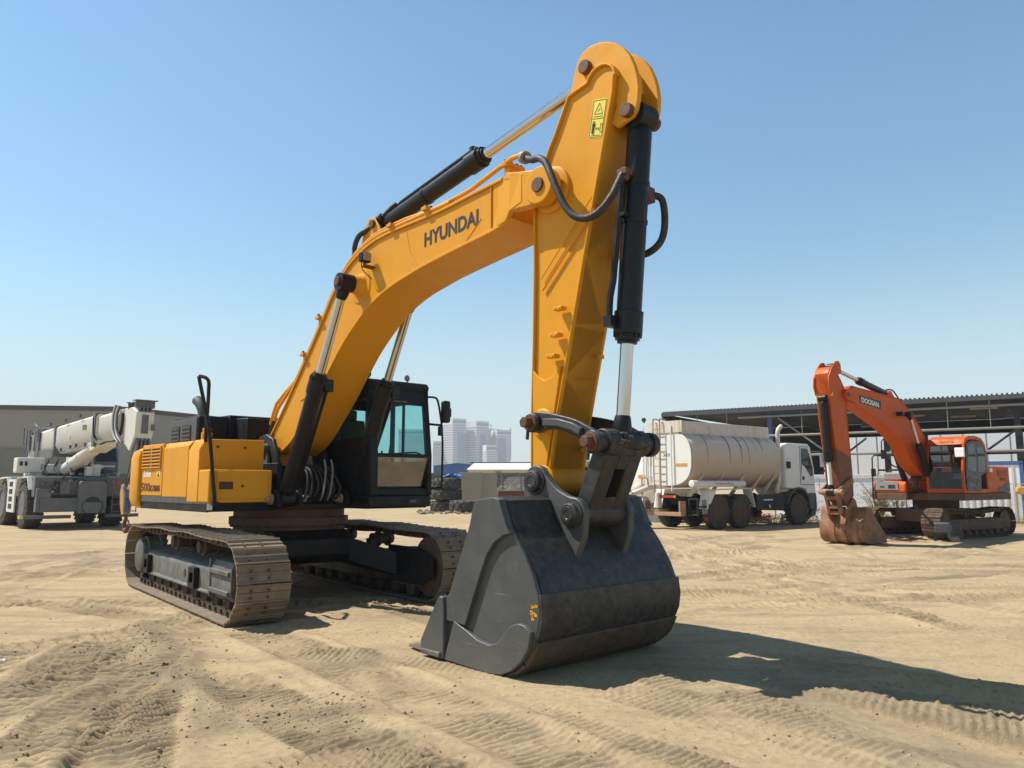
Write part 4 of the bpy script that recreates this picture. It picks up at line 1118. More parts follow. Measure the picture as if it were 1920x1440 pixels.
dr = q.build('door', 'dgrey', cab2, bevel=.01)
q = MB(); q.prism(cat2([(1.02, 2.05), (.92, 2.62), (.80, 2.76), (.50, 2.82), (.38, 2.70), (.38, 2.05), (.6, 1.98)], 3), Cy1 + .026, Cy1 + .032); q.build('door_window', 'glass_grey', dr)
q = MB(); q.prism([(.98, 1.55), (.98, 1.86), (.25, 1.86), (.25, 1.55)], Cy1 + .026, Cy1 + .031); q.build('door_window', 'glass_grey', dr)
q = MB(); q.prism([(.22, 1.95), (.22, 2.70), (-.2, 2.74), (-.38, 2.45), (-.3, 2.0)], Cy1 + .026, Cy1 + .032); q.build('quarter_window', 'glass_grey', cab2)
q = MB(); q.prism([(-.2, 1.6), (.4, 1.6), (.42, 1.75), (.02, 1.8), (-.1, 2.5), (-.22, 2.5)], .62, 1.1); q.box(.75, .85, .45, .6, 1.45, 2.1); q.build('seat', 'interior', cab2, bevel=.03)
q = MB(); q.box(1.18, 1.24, Cy1 - .22, Cy1 + .05, 2.40, 2.68); q.build('mirror', 'whitewall', cab2, bevel=.02)
q = MB(); q.box(1.04, 1.06, .72, 1.08, 2.84, 2.90); q.build('sticker', 'hookorange', cab2)
# boom
top = [(.45, 2.05), (.60, 2.55), (.85, 3.0), (1.30, 3.45), (1.88, 3.87), (2.35, 4.08), (2.62, 4.15), (3.30, 4.19), (4.6, 4.26), (5.25, 4.30)]
bot = [(5.55, 3.90), (4.78, 3.73), (3.80, 3.44), (2.94, 3.13), (2.30, 2.76), (1.90, 2.30), (1.30, 1.95), (.80, 1.80), (.45, 1.85)]
mb = MB(); mb.prism(cat2(top, 3) + [(5.66, 4.18)] + cat2(bot, 3), -.20, .20)
mb.strip(cat2(top, 3), .025, -.215, .215); mb.strip(cat2(bot[:-1], 3), .025, -.215, .215)
boom2 = d_(mb, 'boom', 'orange', bevel=.008)
mb = MB()
for s in (-1, 1):
    mb.cyl((5.62, s * .19, 4.05), (5.62, s * .28, 4.05), .15, n=24); mb.prism([(5.15, 3.84), (5.6, 3.90), (5.7, 4.18), (5.2, 4.29)], s * .20, s * .25)
d_(mb, 'boom_fork', 'orange', bevel=.01)
pin('arm_pin', DX, 5.62, 4.05, -.30, .30, .06, 'rust', 14)
q = MB(); q.prism([(4.85, 3.88), (4.87, 4.09), (3.60, 4.00), (3.62, 3.76)], .201, .206); q.build('name_plate', 'decal', boom2)
text('DOOSAN', 'brand_lettering', 'decal_white', boom2, (4.76, .207, 3.90), (-1, 0, -.09), (.0, 0, 1), .20, bold=.03, width=1.02)
mb = MB(); mb.box(2.62, 2.72, .22, .40, 3.62, 3.74); d_(mb, 'work_lamp', 'cyl', bevel=.02)
for s in (1, -1):
    hyd_cylinder('boom_cylinder', DX, (.95, s * .38, 1.45), 1.60, (2.25, s * .38, 3.68), .09, .047, 'cyl', 'chrome', eyer=.09, eyew=.16)
pin('boom_cylinder_pin', DX, 2.25, 3.68, -.48, .48, .05, 'rust', 14)
mb = MB()
for y in (-.13, .09): mb.prism([(2.45, 4.1), (3.05, 4.16), (2.9, 4.36), (2.75, 4.38)], y, y + .04)
d_(mb, 'cylinder_ear', 'orange', bevel=.01)
hyd_cylinder('arm_cylinder', DX, (2.80, 0, 4.28), 1.75, (5.98, 0, 4.80), .10, .055, 'cyl', 'chrome', eyer=.10, eyew=.17)
h = MB(); h.tube([(1.3, .05, 3.50), (1.6, .05, 3.85), (2.1, .05, 4.18), (2.5, .05, 4.42), (2.9, .05, 4.40)], .022, n=8, smooth=4); d_(h, 'hydraulic_hose', 'hose')
# arm
rear = [(5.50, 1.30), (5.50, 1.95), (5.58, 3.02), (5.62, 3.55), (5.58, 4.05), (5.78, 4.35), (6.02, 4.62)]
front = [(6.46, 4.58), (6.50, 4.25), (6.42, 3.80), (6.40, 3.34), (6.28, 2.60), (6.16, 1.75), (6.05, 1.20), (5.85, 1.02)]
mb = MB(); mb.prism(rear + circ(6.22, 4.58, .2, 160, 20, 6) + front, -.185, .185)
mb.strip(rear, .02, -.20, .20); mb.strip(list(reversed(front)), .02, -.20, .20)
arm2 = d_(mb, 'arm', 'orange', bevel=.008)
mb = MB()
for s in (-1, 1):
    mb.prism([(5.84, 4.62), (5.86, 4.86), (5.95, 4.95), (6.10, 4.93), (6.35, 4.72), (6.52, 4.45), (6.54, 4.22), (6.44, 3.98), (6.34, 4.1), (6.30, 4.4), (6.05, 4.55)], s * .19, s * .235)
d_(mb, 'arm_head', 'orange', bevel=.01)
mb = MB(); mb.prism([(6.285, 2.55), (6.165, 1.75), (6.052, 1.20), (5.85, 1.015), (5.495, 1.29), (5.493, 1.95), (5.52, 2.30), (5.9, 2.45)], -.206, .206); d_(mb, 'muddy_arm_end', 'orangedirt', bevel=.005)
q = MB(); q.prism([(6.30, 3.97), (6.43, 3.95), (6.45, 4.28), (6.32, 4.30)], .2015, .2035); q.build('warning_label', 'label_yellow', arm2)
hyd_cylinder('bucket_cylinder', DX, (6.46, 0, 3.90), 1.72, (6.30, 0, 1.40), .10, .055, 'cyl', 'white', eyer=.10, eyew=.20)
for s in (-1, 1):
    mb = MB(); mb.prism([(5.62, 1.66), (5.66, 1.78), (5.80, 1.76), (6.35, 1.48), (6.38, 1.36), (6.28, 1.30), (5.72, 1.58)], s * .22, s * .27); mb.cyl((5.72, s * .20, 1.68), (5.72, s * .30, 1.68), .09, n=16)
    d_(mb, 'side_link', 'rustbucket', bevel=.01)
pin('link_pin', DX, 6.30, 1.40, -.33, .33, .075, 'ruststeel', 14)
mb = MB()
for s in (-1, 1):
    mb.hexa([(6.02, s * .12, .80), (6.16, s * .12, .80), (6.16, s * .20, .80), (6.02, s * .20, .80)], [(6.22, s * .12, 1.36), (6.36, s * .12, 1.36), (6.36, s * .20, 1.36), (6.22, s * .20, 1.36)])
for z in (.84, 1.0, 1.24):
    x = 6.09 + (z - .8) * .36; mb.box(x - .06, x + .06, -.14, .14, z - .05, z + .05)
d_(mb, 'bucket_link', 'rustbucket', bevel=.015)
# bucket
side = [(5.40, .96), (5.66, .99), (5.74, .90), (5.80, .68), (5.88, .50), (5.90, .30), (5.83, .14), (5.70, .05), (5.45, .02), (4.60, .03), (4.72, .28), (5.2, .72)]
mb = MB()
for s in (-1, 1): mb.prism(side, s * .62, s * .585)
bk2 = d_(mb, 'bucket', 'rustbucket', bevel=.01)
q = MB(); q.strip(list(reversed([(5.42, .945), (5.64, .965), (5.72, .88)] + cat2([(5.77, .68), (5.86, .50), (5.875, .30), (5.81, .155), (5.69, .075), (5.45, .045)], 3) + [(4.60, .05)])), -.03, -.59, .59); q.build('bucket_shell', 'rustbucket', bk2, angle=25)
for y in (-.33, -.02, .29):
    q = MB(); q.strip([(5.79, .72), (5.885, .50), (5.905, .30), (5.84, .13), (5.70, .04)], .03, y, y + .16); q.build('wear_strip', 'rustbucket', bk2, bevel=.006)
for s in (-1, 1):
    q = MB(); q.prism([(5.42, .93), (5.50, 1.16), (5.62, 1.24), (5.74, 1.16), (6.02, .94), (6.10, .82), (6.02, .70), (5.84, .56), (5.80, .70), (5.70, .95)], s * .21, s * .265); q.build('mounting_ear', 'rustbucket', bk2, bevel=.012)
for k in range(5):
    y = -.5 + k * .25
    q = MB(); q.hexa([(4.66, y - .06, .02), (4.66, y + .06, .02), (4.42, y + .03, .015), (4.42, y - .03, .015)], [(4.66, y - .06, .10), (4.66, y + .06, .10), (4.42, y + .03, .03), (4.42, y - .03, .03)]); q.build('bucket_tooth', 'rustbucket', bk2, bevel=.006)
for k in range(5):
    h = MB(); y = -.16 + k * .07
    h.tube([(1.02, y, 1.40), (1.25, y + .02, 1.5), (1.2, y, 1.75), (.9, y, 1.95)], .022, n=8, smooth=4); d_(h, 'hydraulic_hose', 'hose')

# ================================================================== water tanker lorry
TK = thing('tanker_lorry', 'stained white water tanker lorry with rust streaks parked in front of the open shed', 'lorry', (6.65798574, 28.90128107, 0), R(128 - 90))
def t_(mb, name, mat, **k): return mb.build(name, mat, TK, **k)
def tyre(par, x, y, z, r, w, name='wheel', rim='dirtsteel', s=-1, tread=26, rub='rubber'):
    """axle along y; outer face on side s"""
    t = MB()
    prof = [(w * .1, r * .55), (.0, r * .62), (w * .06, r * .90), (w * .16, r * .975), (w * .5, r * .985), (w * .84, r * .975), (w * .94, r * .90), (w, r * .62), (w * .9, r * .55)]
    t.lathe((x, y, z), (0, -s, 0), prof, n=40, closed=True)
    for i in range(tread):
        a = 2 * PI * i / tread
        for k in (0, 1):
            aa = a + (PI / tread) * k
            Mx = Matrix.Translation((x, y - s * w * (.28 + .44 * k), z)) @ Matrix.Rotation(aa, 4, 'Y') @ Matrix.Rotation(.5 * (1 if k else -1), 4, 'X' if False else 'Z')
            t.box(r * .93, r * 1.005, -w * .24, w * .24, -r * .055, r * .055, Matrix.Translation((x, y - s * w * (.28 + .44 * k), z)) @ Matrix.Rotation(aa, 4, 'Y'))
    o = t.build(name, rub, par, angle=30)
    q = MB(); q.lathe((x, y - s * .01, z), (0, -s, 0), [(.01, r * .58), (.0, r * .555), (.03, r * .52), (.15, r * .45), (.16, r * .26), (.06, r * .24), (.04, r * .17), (.04, .02)], n=28)
    for i in range(10):
        a = 2 * PI * i / 10; q.cyl((x + r * .33 * math.cos(a), y - s * .12, z + r * .33 * math.sin(a)), (x + r * .33 * math.cos(a), y - s * .09, z + r * .33 * math.sin(a)), r * .03, n=6)
    q.build('rim', rim, o, angle=30)
    return o
for x in (.10, 1.43, 5.22):
    tyre(TK, x, -1.24, .62, .62, .36); tyre(TK, x, 1.24, .62, .62, .36, s=1)
mb = MB()
for y in (-.42, .34): mb.box(-1.0, 6.0, y, y + .08, .85, 1.15)
for x in (-.9, .7, 2.2, 3.6, 5.2): mb.box(x, x + .1, -.42, .42, .88, 1.12)
for x in (.10, 1.43, 5.22): mb.cyl((x, -1.0, .62), (x, 1.0, .62), .09, n=12)
mb.box(2.5, 4.3, -1.12, -.5, .62, 1.2); mb.box(2.5, 4.0, .5, 1.12, .62, 1.2)
t_(mb, 'chassis', 'steel_dark', bevel=.01)
def sup(a, hw, hh, zc, e=2.7):
    c, s_ = math.cos(a), math.sin(a)
    return (hw * math.copysign(abs(c) ** (2 / e), c), zc + hh * math.copysign(abs(s_) ** (2 / e), s_))
mb = MB()
N = 44; secs = []
for x, k in ((-1.30, .80), (-1.26, .95), (-1.16, .995), (-1.10, 1.0), (4.0, 1.0), (4.06, .985), (4.14, .90), (4.18, .7)):
    secs.append([(x,) + sup(2 * PI * i / N, 1.21 * k, 1.02 * k, 2.52) for i in range(N)])
vs = [p for s_ in secs for p in s_]
fs = [tuple(range(N - 1, -1, -1)), tuple(range((len(secs) - 1) * N, len(secs) * N))]
for a in range(len(secs) - 1):
    for i in range(N): fs.append((a * N + i, a * N + (i + 1) % N, (a + 1) * N + (i + 1) % N, (a + 1) * N + i))
mb.add(vs, fs)
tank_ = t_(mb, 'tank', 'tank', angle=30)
M['stain'] = paint('spill_stain', (0.24, 0.18, 0.12), .5, .25, .3, (.36, .27, .18), 3, 0)
rr = random.Random(17)
for i in range(15):
    x = rr.uniform(-1.0, 3.9); w_ = rr.uniform(.03, .16); n_ = rr.randint(5, 15) if i > 3 else 20
    mb = MB(); k0 = 32; vs = []
    for j in range(n_ + 1):
        y, z = sup(2 * PI * (k0 - 5 + j * .55) / N, 1.2135, 1.0235, 2.52)
        t = w_ * (1 - (j / n_) ** 2 * .8) * rr.uniform(.8, 1.15)
        vs += [(x - t / 2, -abs(y), z if z > 2.52 else 2.52), (x + t / 2, -abs(y), z if z > 2.52 else 2.52)]
    # follow the flank downwards from the crown
    vs = []
    for j in range(n_ + 1):
        a_ = R(100 + j * (4.2 + i * .05)); y, z = sup(a_, 1.2135, 1.0235, 2.52)
        t = w_ * (1 - (j / n_) ** 2 * .85) * rr.uniform(.8, 1.15)
        vs += [(x - t / 2, y, z), (x + t / 2, y, z)]
    mb.add(vs, [(2 * j, 2 * j + 1, 2 * j + 3, 2 * j + 2) for j in range(n_)]); mb.build('spill_stain', 'stain', tank_, angle=60)
mb = MB()
for y in (-.78, .74): mb.box(-1.35, 3.98, y, y + .04, 3.40, 3.86)
mb.box(-1.38, -1.32, -.80, .80, 3.45, 3.88); mb.box(-1.30, 3.9, -.70, .72, 3.50, 3.54); mb.box(3.94, 3.98, -.7, .7, 3.45, 3.84)
t_(mb, 'walkway_boards', 'tankrust', bevel=.01)
mb = MB(); mb.prism([(sup(2 * PI * i / 32, 1.16, .98, 2.52)) for i in range(32)], -1.345, -1.30, ax='x'); rp = t_(mb, 'rear_plate', 'white', bevel=.01)
mb = MB()
for y, m_ in ((.46, 0), (.14, 0)):
    mb.tube([(-1.48, y, 1.25), (-1.48, y, 3.75), (-1.44, y, 3.95), (-1.30, y, 4.0), (-1.1, y, 3.92)], .022, n=8, smooth=3)
for i in range(9): mb.cyl((-1.48, .14, 1.45 + i * .27), (-1.48, .46, 1.45 + i * .27), .014, n=8)
t_(mb, 'ladder', 'ruststeel')
mb = MB()
for y in (-.32, 1.02): mb.tube([(-1.42, y, 1.35), (-1.42, y, 3.2), (-1.40, y, 3.7)], .025, n=8)
mb.tube([(-1.42, .80, 1.5), (-1.42, .80, 3.2), (-1.42, .66, 3.35), (-1.42, .52, 3.1)], .03, n=8, smooth=3)
t_(mb, 'rear_pipe', 'white')
for s_ in (-1, 1):
    mb = MB()
    for k in range(3):
        y = .28 + s_ * (.22 + k * .11)
        mb.add([(-1.350, y + s_ * .05, 2.66), (-1.350, y - s_ * .02, 2.72), (-1.350, y - s_ * .055, 2.72), (-1.350, y + s_ * .01, 2.66), (-1.350, y - s_ * .055, 2.60), (-1.350, y - s_ * .02, 2.60)], [(0, 1, 2, 3), (0, 3, 4, 5)])
    mb.build('arrow_marks', 'decal', rp, angle=0)
mb = MB(); mb.box(-1.352, -1.347, -.98, -.46, 2.23, 2.34); mb.build('reflector', 'mustard', rp)
mb = MB(); mb.box(-1.352, -1.347, .62, .86, 1.85, 2.25); mb.build('hatch', 'whitewall', rp, bevel=.01)
# long hose box tube on the right side
mb = MB(); mb.lathe((-1.45, -1.22, 1.62), (1, 0, 0), [(0, .10), (.01, .125), (.05, .125), (.06, .115), (2.95, .115), (2.96, .125), (3.0, .125), (3.01, .10)], n=20); hb = t_(mb, 'hose_tube', 'white')
mb = MB()
for i in range(9): mb.box(-.25 + i * .12, -.19 + i * .12, -1.340, -1.334, 1.60, 1.64)
mb.build('tube_marks', 'decal', hb)
for x in (-.9, .25, 1.5, 2.6, 3.5):
    mb = MB(); mb.hexa([(x - .04, -.55, 1.16), (x + .04, -.55, 1.16), (x + .04, -.75, 1.16), (x - .04, -.75, 1.16)], [(x + .16, -1.12, 1.95), (x + .24, -1.12, 1.95), (x + .24, -1.20, 1.98), (x + .16, -1.20, 1.98)]); t_(mb, 'tank_bracket', 'tankrust', bevel=.01)
for s_ in (-1, 1):
    mb = MB(); mb.strip([(-.62, .72), (-.45, 1.38), (1.98, 1.42), (2.20, .74)], .035, min(s_ * 1.26, s_ * .86), max(s_ * 1.26, s_ * .86)); mb.prism([(-.60, .90), (-.46, 1.36), (-.10, 1.38), (-.45, .90)], s_ * 1.25, s_ * 1.22)
    t_(mb, 'mudguard', 'white', bevel=.01)
mb = MB(); mb.box(-1.55, -1.40, -.80, 1.22, .48, .62); mb.box(-1.52, -1.2, -.75, -.68, .5, 1.0); mb.box(-1.52, -1.2, .9, .97, .5, 1.0); mb.box(-1.55, -1.0, .2, 1.15, .64, .68)
t_(mb, 'rear_bumper', 'ruststeel', bevel=.012)
mb = MB(); mb.box(-1.50, -1.42, -.56, .20, 1.10, 1.22); tl = t_(mb, 'tail_light', 'steel_dark', bevel=.01)
mb = MB(); mb.box(-1.506, -1.50, -.44, .10, 1.125, 1.20); mb.build('lens', 'red', tl)
mb = MB(); mb.box(-1.506, -1.50, -.54, -.45, 1.125, 1.20); mb.build('lens', 'hookorange', tl)
mb = MB(); mb.tube([(-1.3, .55, 1.55), (-1.6, .75, 1.45), (-2.0, 1.05, 1.25), (-2.25, 1.25, 1.10)], .10, n=14, smooth=4); mb.sphere((-1.55, 1.15, 1.45), .22, 14, 8); mb.lathe((-1.45, .9, .95), (0, 1, 0), [(0, .2), (.3, .22), (.5, .15)], n=18); mb.cyl((-1.4, .35, .75), (-1.4, .35, 1.3), .12, n=16)
t_(mb, 'water_pump', 'tankrust', bevel=.01)
mb = MB(); mb.box(-2.1, -1.5, .95, 1.5, 1.02, 1.06); mb.tube([(-2.1, .95, 1.04), (-2.1, .95, 1.3), (-2.1, 1.5, 1.3), (-2.1, 1.5, 1.04)], .02, n=8); mb.tube([(-1.52, 1.0, 1.2), (-1.55, 1.0, 1.75), (-1.6, .9, 1.85), (-1.6, .7, 1.82), (-1.6, .65, 1.5)], .025, n=8, smooth=3)
t_(mb, 'pump_platform', 'ruststeel')
mb = MB()
for y in (-1.22, -.85): mb.box(-1.15, -1.08, y, y + .04, .45, 1.08)
mb.box(-1.15, -1.08, -1.22, -.81, 1.05, 1.10); mb.box(-1.16, -.6, -1.22, -1.18, .78, .84); mb.box(-1.17, -1.10, -1.25, -.7, .50, .56)
t_(mb, 'side_step', 'steel_dark', bevel=.008)
mb = MB(); mb.box(-1.9 + 1.1, -.35, -1.16, -1.12, .55, 1.05); t_(mb, 'grey_box', 'grey_plastic', bevel=.02)
mb = MB(); mb.prism([(-.62, .30), (-.52, .30), (-.48, .42), (-.57, .48), (-.66, .42)], -1.14, -1.12); t_(mb, 'warning_triangle', 'red')
# cab
mb = MB()
cs = [(4.35, 1.45), (4.35, 3.12), (4.55, 3.24), (6.05, 3.24), (6.22, 3.12), (6.44, 2.20), (6.48, 1.30), (6.42, .80), (6.10, .80), (6.02, 1.12), (5.72, 1.42), (5.30, 1.48), (4.85, 1.42)]
mb.prism(cs, -1.22, 1.22)
cab3 = t_(mb, 'cab', 'white', bevel=.05, seg=3)
mb = MB(); mb.prism([(5.45, 1.93), (5.50, 3.05), (5.98, 3.05), (6.30, 2.30), (6.32, 1.98), (6.15, 1.90), (5.75, 2.30), (5.52, 2.42)], -1.232, -1.222); mb.build('door_window', 'glass_grey', cab3)
mb = MB()
for pts in (((5.38, 1.60), (5.40, 3.12), (6.06, 3.12)), ((5.38, 1.60), (6.34, 1.58))):
    mb.tube([(p[0], -1.224, p[1]) for p in pts], .012, n=5)
mb.build('door_gap', 'decal', cab3)
mb = MB(); mb.box(5.52, 5.66, -1.245, -1.22, 1.78, 1.92); mb.build('door_handle', 'decal', cab3, bevel=.02)
mb = MB(); mb.box(4.335, 4.348, -.75, .0, 2.35, 3.0); mb.build('rear_vent', 'grey_plastic', cab3)
mb = MB(); mb.box(6.24, 6.46, -1.26, 1.26, .55, 1.15); mb.box(5.95, 6.44, -1.26, -1.18, .60, 1.25); mb.prism([(6.1, .28), (6.44, .35), (6.46, .6), (6.2, .6)], -1.2, -1.0); t_(mb, 'front_bumper', 'dgrey', bevel=.03)
mb = MB(); mb.prism([(6.06, 3.06), (6.24, 3.04), (6.46, 2.12), (6.30, 2.1)], -1.05, 1.05); mb.build('windscreen', 'glass_grey', cab3)
mb = MB(); mb.strip(circ(5.22, .62, .80, 165, 20, 10), .05, -1.25, -.85); t_(mb, 'front_mudguard', 'dgrey', bevel=.01)
mb = MB(); mb.tube([(4.05, -1.0, 1.25), (4.08, -1.0, 1.50), (4.2, -1.02, 1.85), (4.22, -1.02, 3.30), (4.22, -1.02, 3.60), (4.28, -1.03, 3.78), (4.45, -1.05, 3.92)], .085, n=16, smooth=4); t_(mb, 'exhaust_stack', 'tankrust')
mb = MB(); mb.box(4.40, 4.55, -1.36, -1.24, 2.22, 2.50); t_(mb, 'mirror', 'decal', bevel=.03)
mb = MB(); mb.tube([(6.20, -1.24, 2.95), (6.62, -1.45, 2.90), (6.66, -1.48, 2.3)], .02, n=8); mb.box(6.58, 6.68, -1.58, -1.40, 2.30, 2.85); t_(mb, 'wing_mirror', 'grey_plastic', bevel=.02)
mb = MB(); mb.tube([(6.50, -1.26, 1.30), (6.58, -1.34, 1.30), (6.58, -1.34, 1.85), (6.5, -1.26, 1.9)], .02, n=8); mb.tube([(6.50, -1.26, 1.58), (6.58, -1.34, 1.58)], .02, n=8); t_(mb, 'grab_handle', 'whitewall')
mb = MB(); mb.lathe((4.62, -.15, 3.24), (0, 0, 1), [(0, .10), (.03, .10), (.03, .09), (.16, .085), (.20, .05), (.21, .01)], n=18); t_(mb, 'beacon', 'red')
for z in (1.32, 1.40):
    mb = MB(); mb.tube([(4.3, -.7, z), (4.6, -.95, z + .02), (5.1, -1.0, z + .06)], .05, n=10, smooth=3); t_(mb, 'air_pipe', 'tankrust')
mb = MB(); mb.box(2.95, 3.55, -1.126, -1.120, .98, 1.03); mb.box(3.3, 3.37, -1.126, -1.12, .70, .82); t_(mb, 'side_marker', 'decal_white')
mb = MB(); mb.cyl((-1.36, 1.0, 3.88), (-1.36, 1.0, 3.96), .03, n=8); mb.lathe((-1.42, 1.0, 4.0), (1, 0, 0), [(0, .07), (.06, .09), (.12, .05)], n=14); t_(mb, 'rear_lamp', 'decal')

# ================================================================== white crane on the left
CRN = thing('mobile_crane', 'white and grey rough terrain crane with its boom lowered over the front', 'crane', (-17.72885027, 30.06980712, 0), R(43 - 90))
def c_(mb, name, mat, **k): return mb.build(name, mat, CRN, **k)
YC = .35
for x in (1.16, -2.35):
    tyre(CRN, x, -1.32, .86, .86, .62, rim='cranegrey', tread=22); tyre(CRN, x, 2.02, .86, .86, .62, s=1, rim='cranegrey', tread=22)
mb = MB()
mb.box(-3.6, 2.3, -.55, 1.25, .75, 1.70)
mb.box(-3.6, 2.2, -1.2, 1.95, 1.72, 1.90)
mb.box(2.2, 2.62, -1.22, 1.95, 1.15, 1.86)
c_(mb, 'carrier_frame', 'cranegrey', bevel=.03)
mb = MB()
mb.box(2.55, 2.85, -1.05, .15, .62, 1.12); mb.box(2.5, 2.8, -1.18, -.72, .62, 1.45); mb.box(2.58, 2.75, -.45, -.12, 1.25, 1.72)
c_(mb, 'front_bumper', 'cranegrey', bevel=.02)
mb = MB()
mb.prism([(.12, .55), (1.05, .55), (1.05, 1.60), (.95, 1.72), (.2, 1.72), (.12, 1.60)], 2.62, 2.92, ax='x'); wp = c_(mb, 'winch_guard', 'cranegrey', bevel=.02)
mb = MB(); mb.prism(circ(.60, .88, .28, 20, 160, 8) + [(.33, .95), (.88, .95)], 2.921, 2.926, ax='x'); mb.build('opening', 'decal', wp)
mb = MB(); mb.tube([(2.94, .60 + .34 * math.cos(R(a)), .82 + .36 * math.sin(R(a))) for a in range(150, 400, 10)], .012, n=6); mb.build('cable', 'hose', wp)
mb = MB()
for s_, y in ((-1, -1.34), (1, 2.04)):
    for x in (1.16, -2.35):
        mb.strip([(x - 1.15, 1.15), (x - .85, 1.80), (x + .75, 1.84), (x + 1.1, 1.4)], .05, min(y, y - s_ * .55), max(y, y - s_ * .55))
    mb.box(-1.25, .05, min(y, y - s_ * .06), max(y, y - s_ * .06), .55, 1.78)
c_(mb, 'mudguard', 'white', bevel=.01)
mb = MB()
for i in range(4): mb.box(-.95, -.35, -1.348, -1.342, .68 + i * .28, .86 + i * .28)
c_(mb, 'ladder_opening', 'decal')
mb = MB(); mb.box(2.45, 2.62, -1.55, 0.0, .38, .50); mb.box(2.45, 2.62, 1.15, 2.3, .38, .50); c_(mb, 'outrigger_beam', 'cranegrey', bevel=.01)
mb = MB(); mb.box(2.44, 2.64, -1.62, -1.50, .40, .50); c_(mb, 'beam_marker', 'label_yellow')
mb = MB()
for y in (1.30, 2.15): mb.tube([(2.75, y, .55), (2.75, y, 1.95)], .02, n=8)
for i in range(6): mb.tube([(2.75, 1.30, .6 + i * .26), (2.75, 2.15, .6 + i * .26)], .016, n=8)
c_(mb, 'access_ladder', 'cranegrey')
mb = MB(); mb.box(2.60, 2.63, 1.42, 1.55, 1.55, 1.75); c_(mb, 'tail_light', 'red')
mb = MB(); mb.lathe((-.3, YC, 1.90), (0, 0, 1), [(0, 1.0), (.16, 1.0)], n=36); c_(mb, 'slew_ring', 'cranegrey')
mb = MB(); mb.box(-2.4, .9, -.55, 1.25, 2.0, 2.35); mb.prism([(-2.8, 2.05), (-2.8, 2.9), (-1.6, 3.2), (-.9, 3.3), (-.9, 2.05)], -.45, -.25); mb.prism([(-2.8, 2.05), (-2.8, 2.9), (-1.6, 3.2), (-.9, 3.3), (-.9, 2.05)], .95, 1.15); c_(mb, 'turntable', 'cranewhite', bevel=.03)
mb = MB(); mb.box(.30, .95, -1.50, -.60, 2.02, 2.58); hx = c_(mb, 'equipment_box', 'cranewhite', bevel=.05, seg=3)
mb = MB(); mb.box(.952, .958, -1.42, -1.32, 2.28, 2.44); mb.box(.952, .958, -1.26, -1.17, 2.28, 2.44); mb.build('box_window', 'decal', hx)
mb = MB()
for i in range(5): mb.box(.952, .956, -.74, -.64, 2.14 + i * .045, 2.16 + i * .045)
mb.build('vent_slots', 'decal', hx)
mb = MB(); mb.prism([(-1.4, 2.05), (1.35, 2.05), (1.35, 2.45), (1.05, 3.05), (-.6, 3.1), (-1.4, 3.0)], .95, 1.85)
cb = c_(mb, 'operator_cab', 'cranegrey', bevel=.04)
mb = MB(); mb.add([(1.36, 1.02, 2.47), (1.36, 1.78, 2.47), (1.09, 1.78, 2.98), (1.09, 1.02, 2.98)], [(0, 1, 2, 3)]); mb.build('windscreen', 'glass_grey', cb)
mb = MB(); mb.box(1.36, 1.368, 1.1, 1.7, 2.2, 2.32); mb.build('name_plate', 'whitewall', cb)
# boom, turned a little to the carrier
BR = R(47 - 43)
def boomz(x): return 3.08 + (x + 2.6) * .0525
mb = MB()
def bsec(hw, hh, ch): return [(-hw, -hh + ch), (-hw * .45, -hh), (hw * .45, -hh), (hw, -hh + ch), (hw, hh - .08), (hw - .08, hh), (-hw + .08, hh), (-hw, hh - .08)]
def btube(x0, x1, hw, hh, ch):
    s0 = [(x0, y, boomz(x0) + z) for y, z in bsec(hw, hh, ch)]; s1 = [(x1, y, boomz(x1) + z) for y, z in bsec(hw, hh, ch)]
    n = len(s0); mb.add(s0 + s1, [tuple(range(n)), tuple(range(2 * n - 1, n - 1, -1))] + [(i, i + n, (i + 1) % n + n, (i + 1) % n) for i in range(n)])
btube(-2.6, 5.05, .36, .52, .30)
bm_ = c_(mb, 'boom', 'cranewhite', bevel=.01); bm_.rotation_euler = (0, 0, BR)
mb = MB(); btube(5.05, 6.45, .31, .46, .26); btube(6.5, 6.62, .34, .50, .28); btube(6.62, 6.95, .27, .42, .22); btube(6.95, 7.05, .31, .47, .26); btube(7.05, 7.3, .23, .38, .2); mb.build('telescopic_section', 'cranewhite', bm_, bevel=.01)
mb = MB(); mb.box(.72, .86, -.40, .40, boomz(.8) - .62, boomz(.8) + .56); mb.build('boom_collar', 'cranegrey', bm_, bevel=.01); mb = MB(); mb.box(4.75, 4.98, -.40, .40, boomz(4.8) - .58, boomz(4.8) + .58); mb.build('boom_collar', 'cranegrey', bm_, bevel=.01); mb = MB(); mb.box(-1.5, .8, -.42, -.37, boomz(0) - .62, boomz(0) - .30); mb.build('boom_rail', 'cranegrey', bm_, bevel=.01)
mb = MB(); mb.prism([(7.25, boomz(7.3) - .62), (7.25, boomz(7.3) + .45), (7.9, boomz(7.3) + .45), (8.25, boomz(7.3) + .28), (8.2, boomz(7.3) - .45), (7.8, boomz(7.3) - .95)], -.28, .28); mb.build('boom_head', 'cranewhite', bm_, bevel=.02)
for y in (-.18, -.06, .06, .18):
    mb = MB(); mb.cyl((8.0, y - .03, boomz(7.3) + .40), (8.0, y + .03, boomz(7.3) + .40), .24, n=22); mb.build('sheave', 'cranegrey', bm_, angle=30); mb = MB(); mb.cyl((7.95, y - .03, boomz(7.3) - .75), (7.95, y + .03, boomz(7.3) - .75), .28, n=22); mb.build('sheave', 'cranegrey', bm_, angle=30)
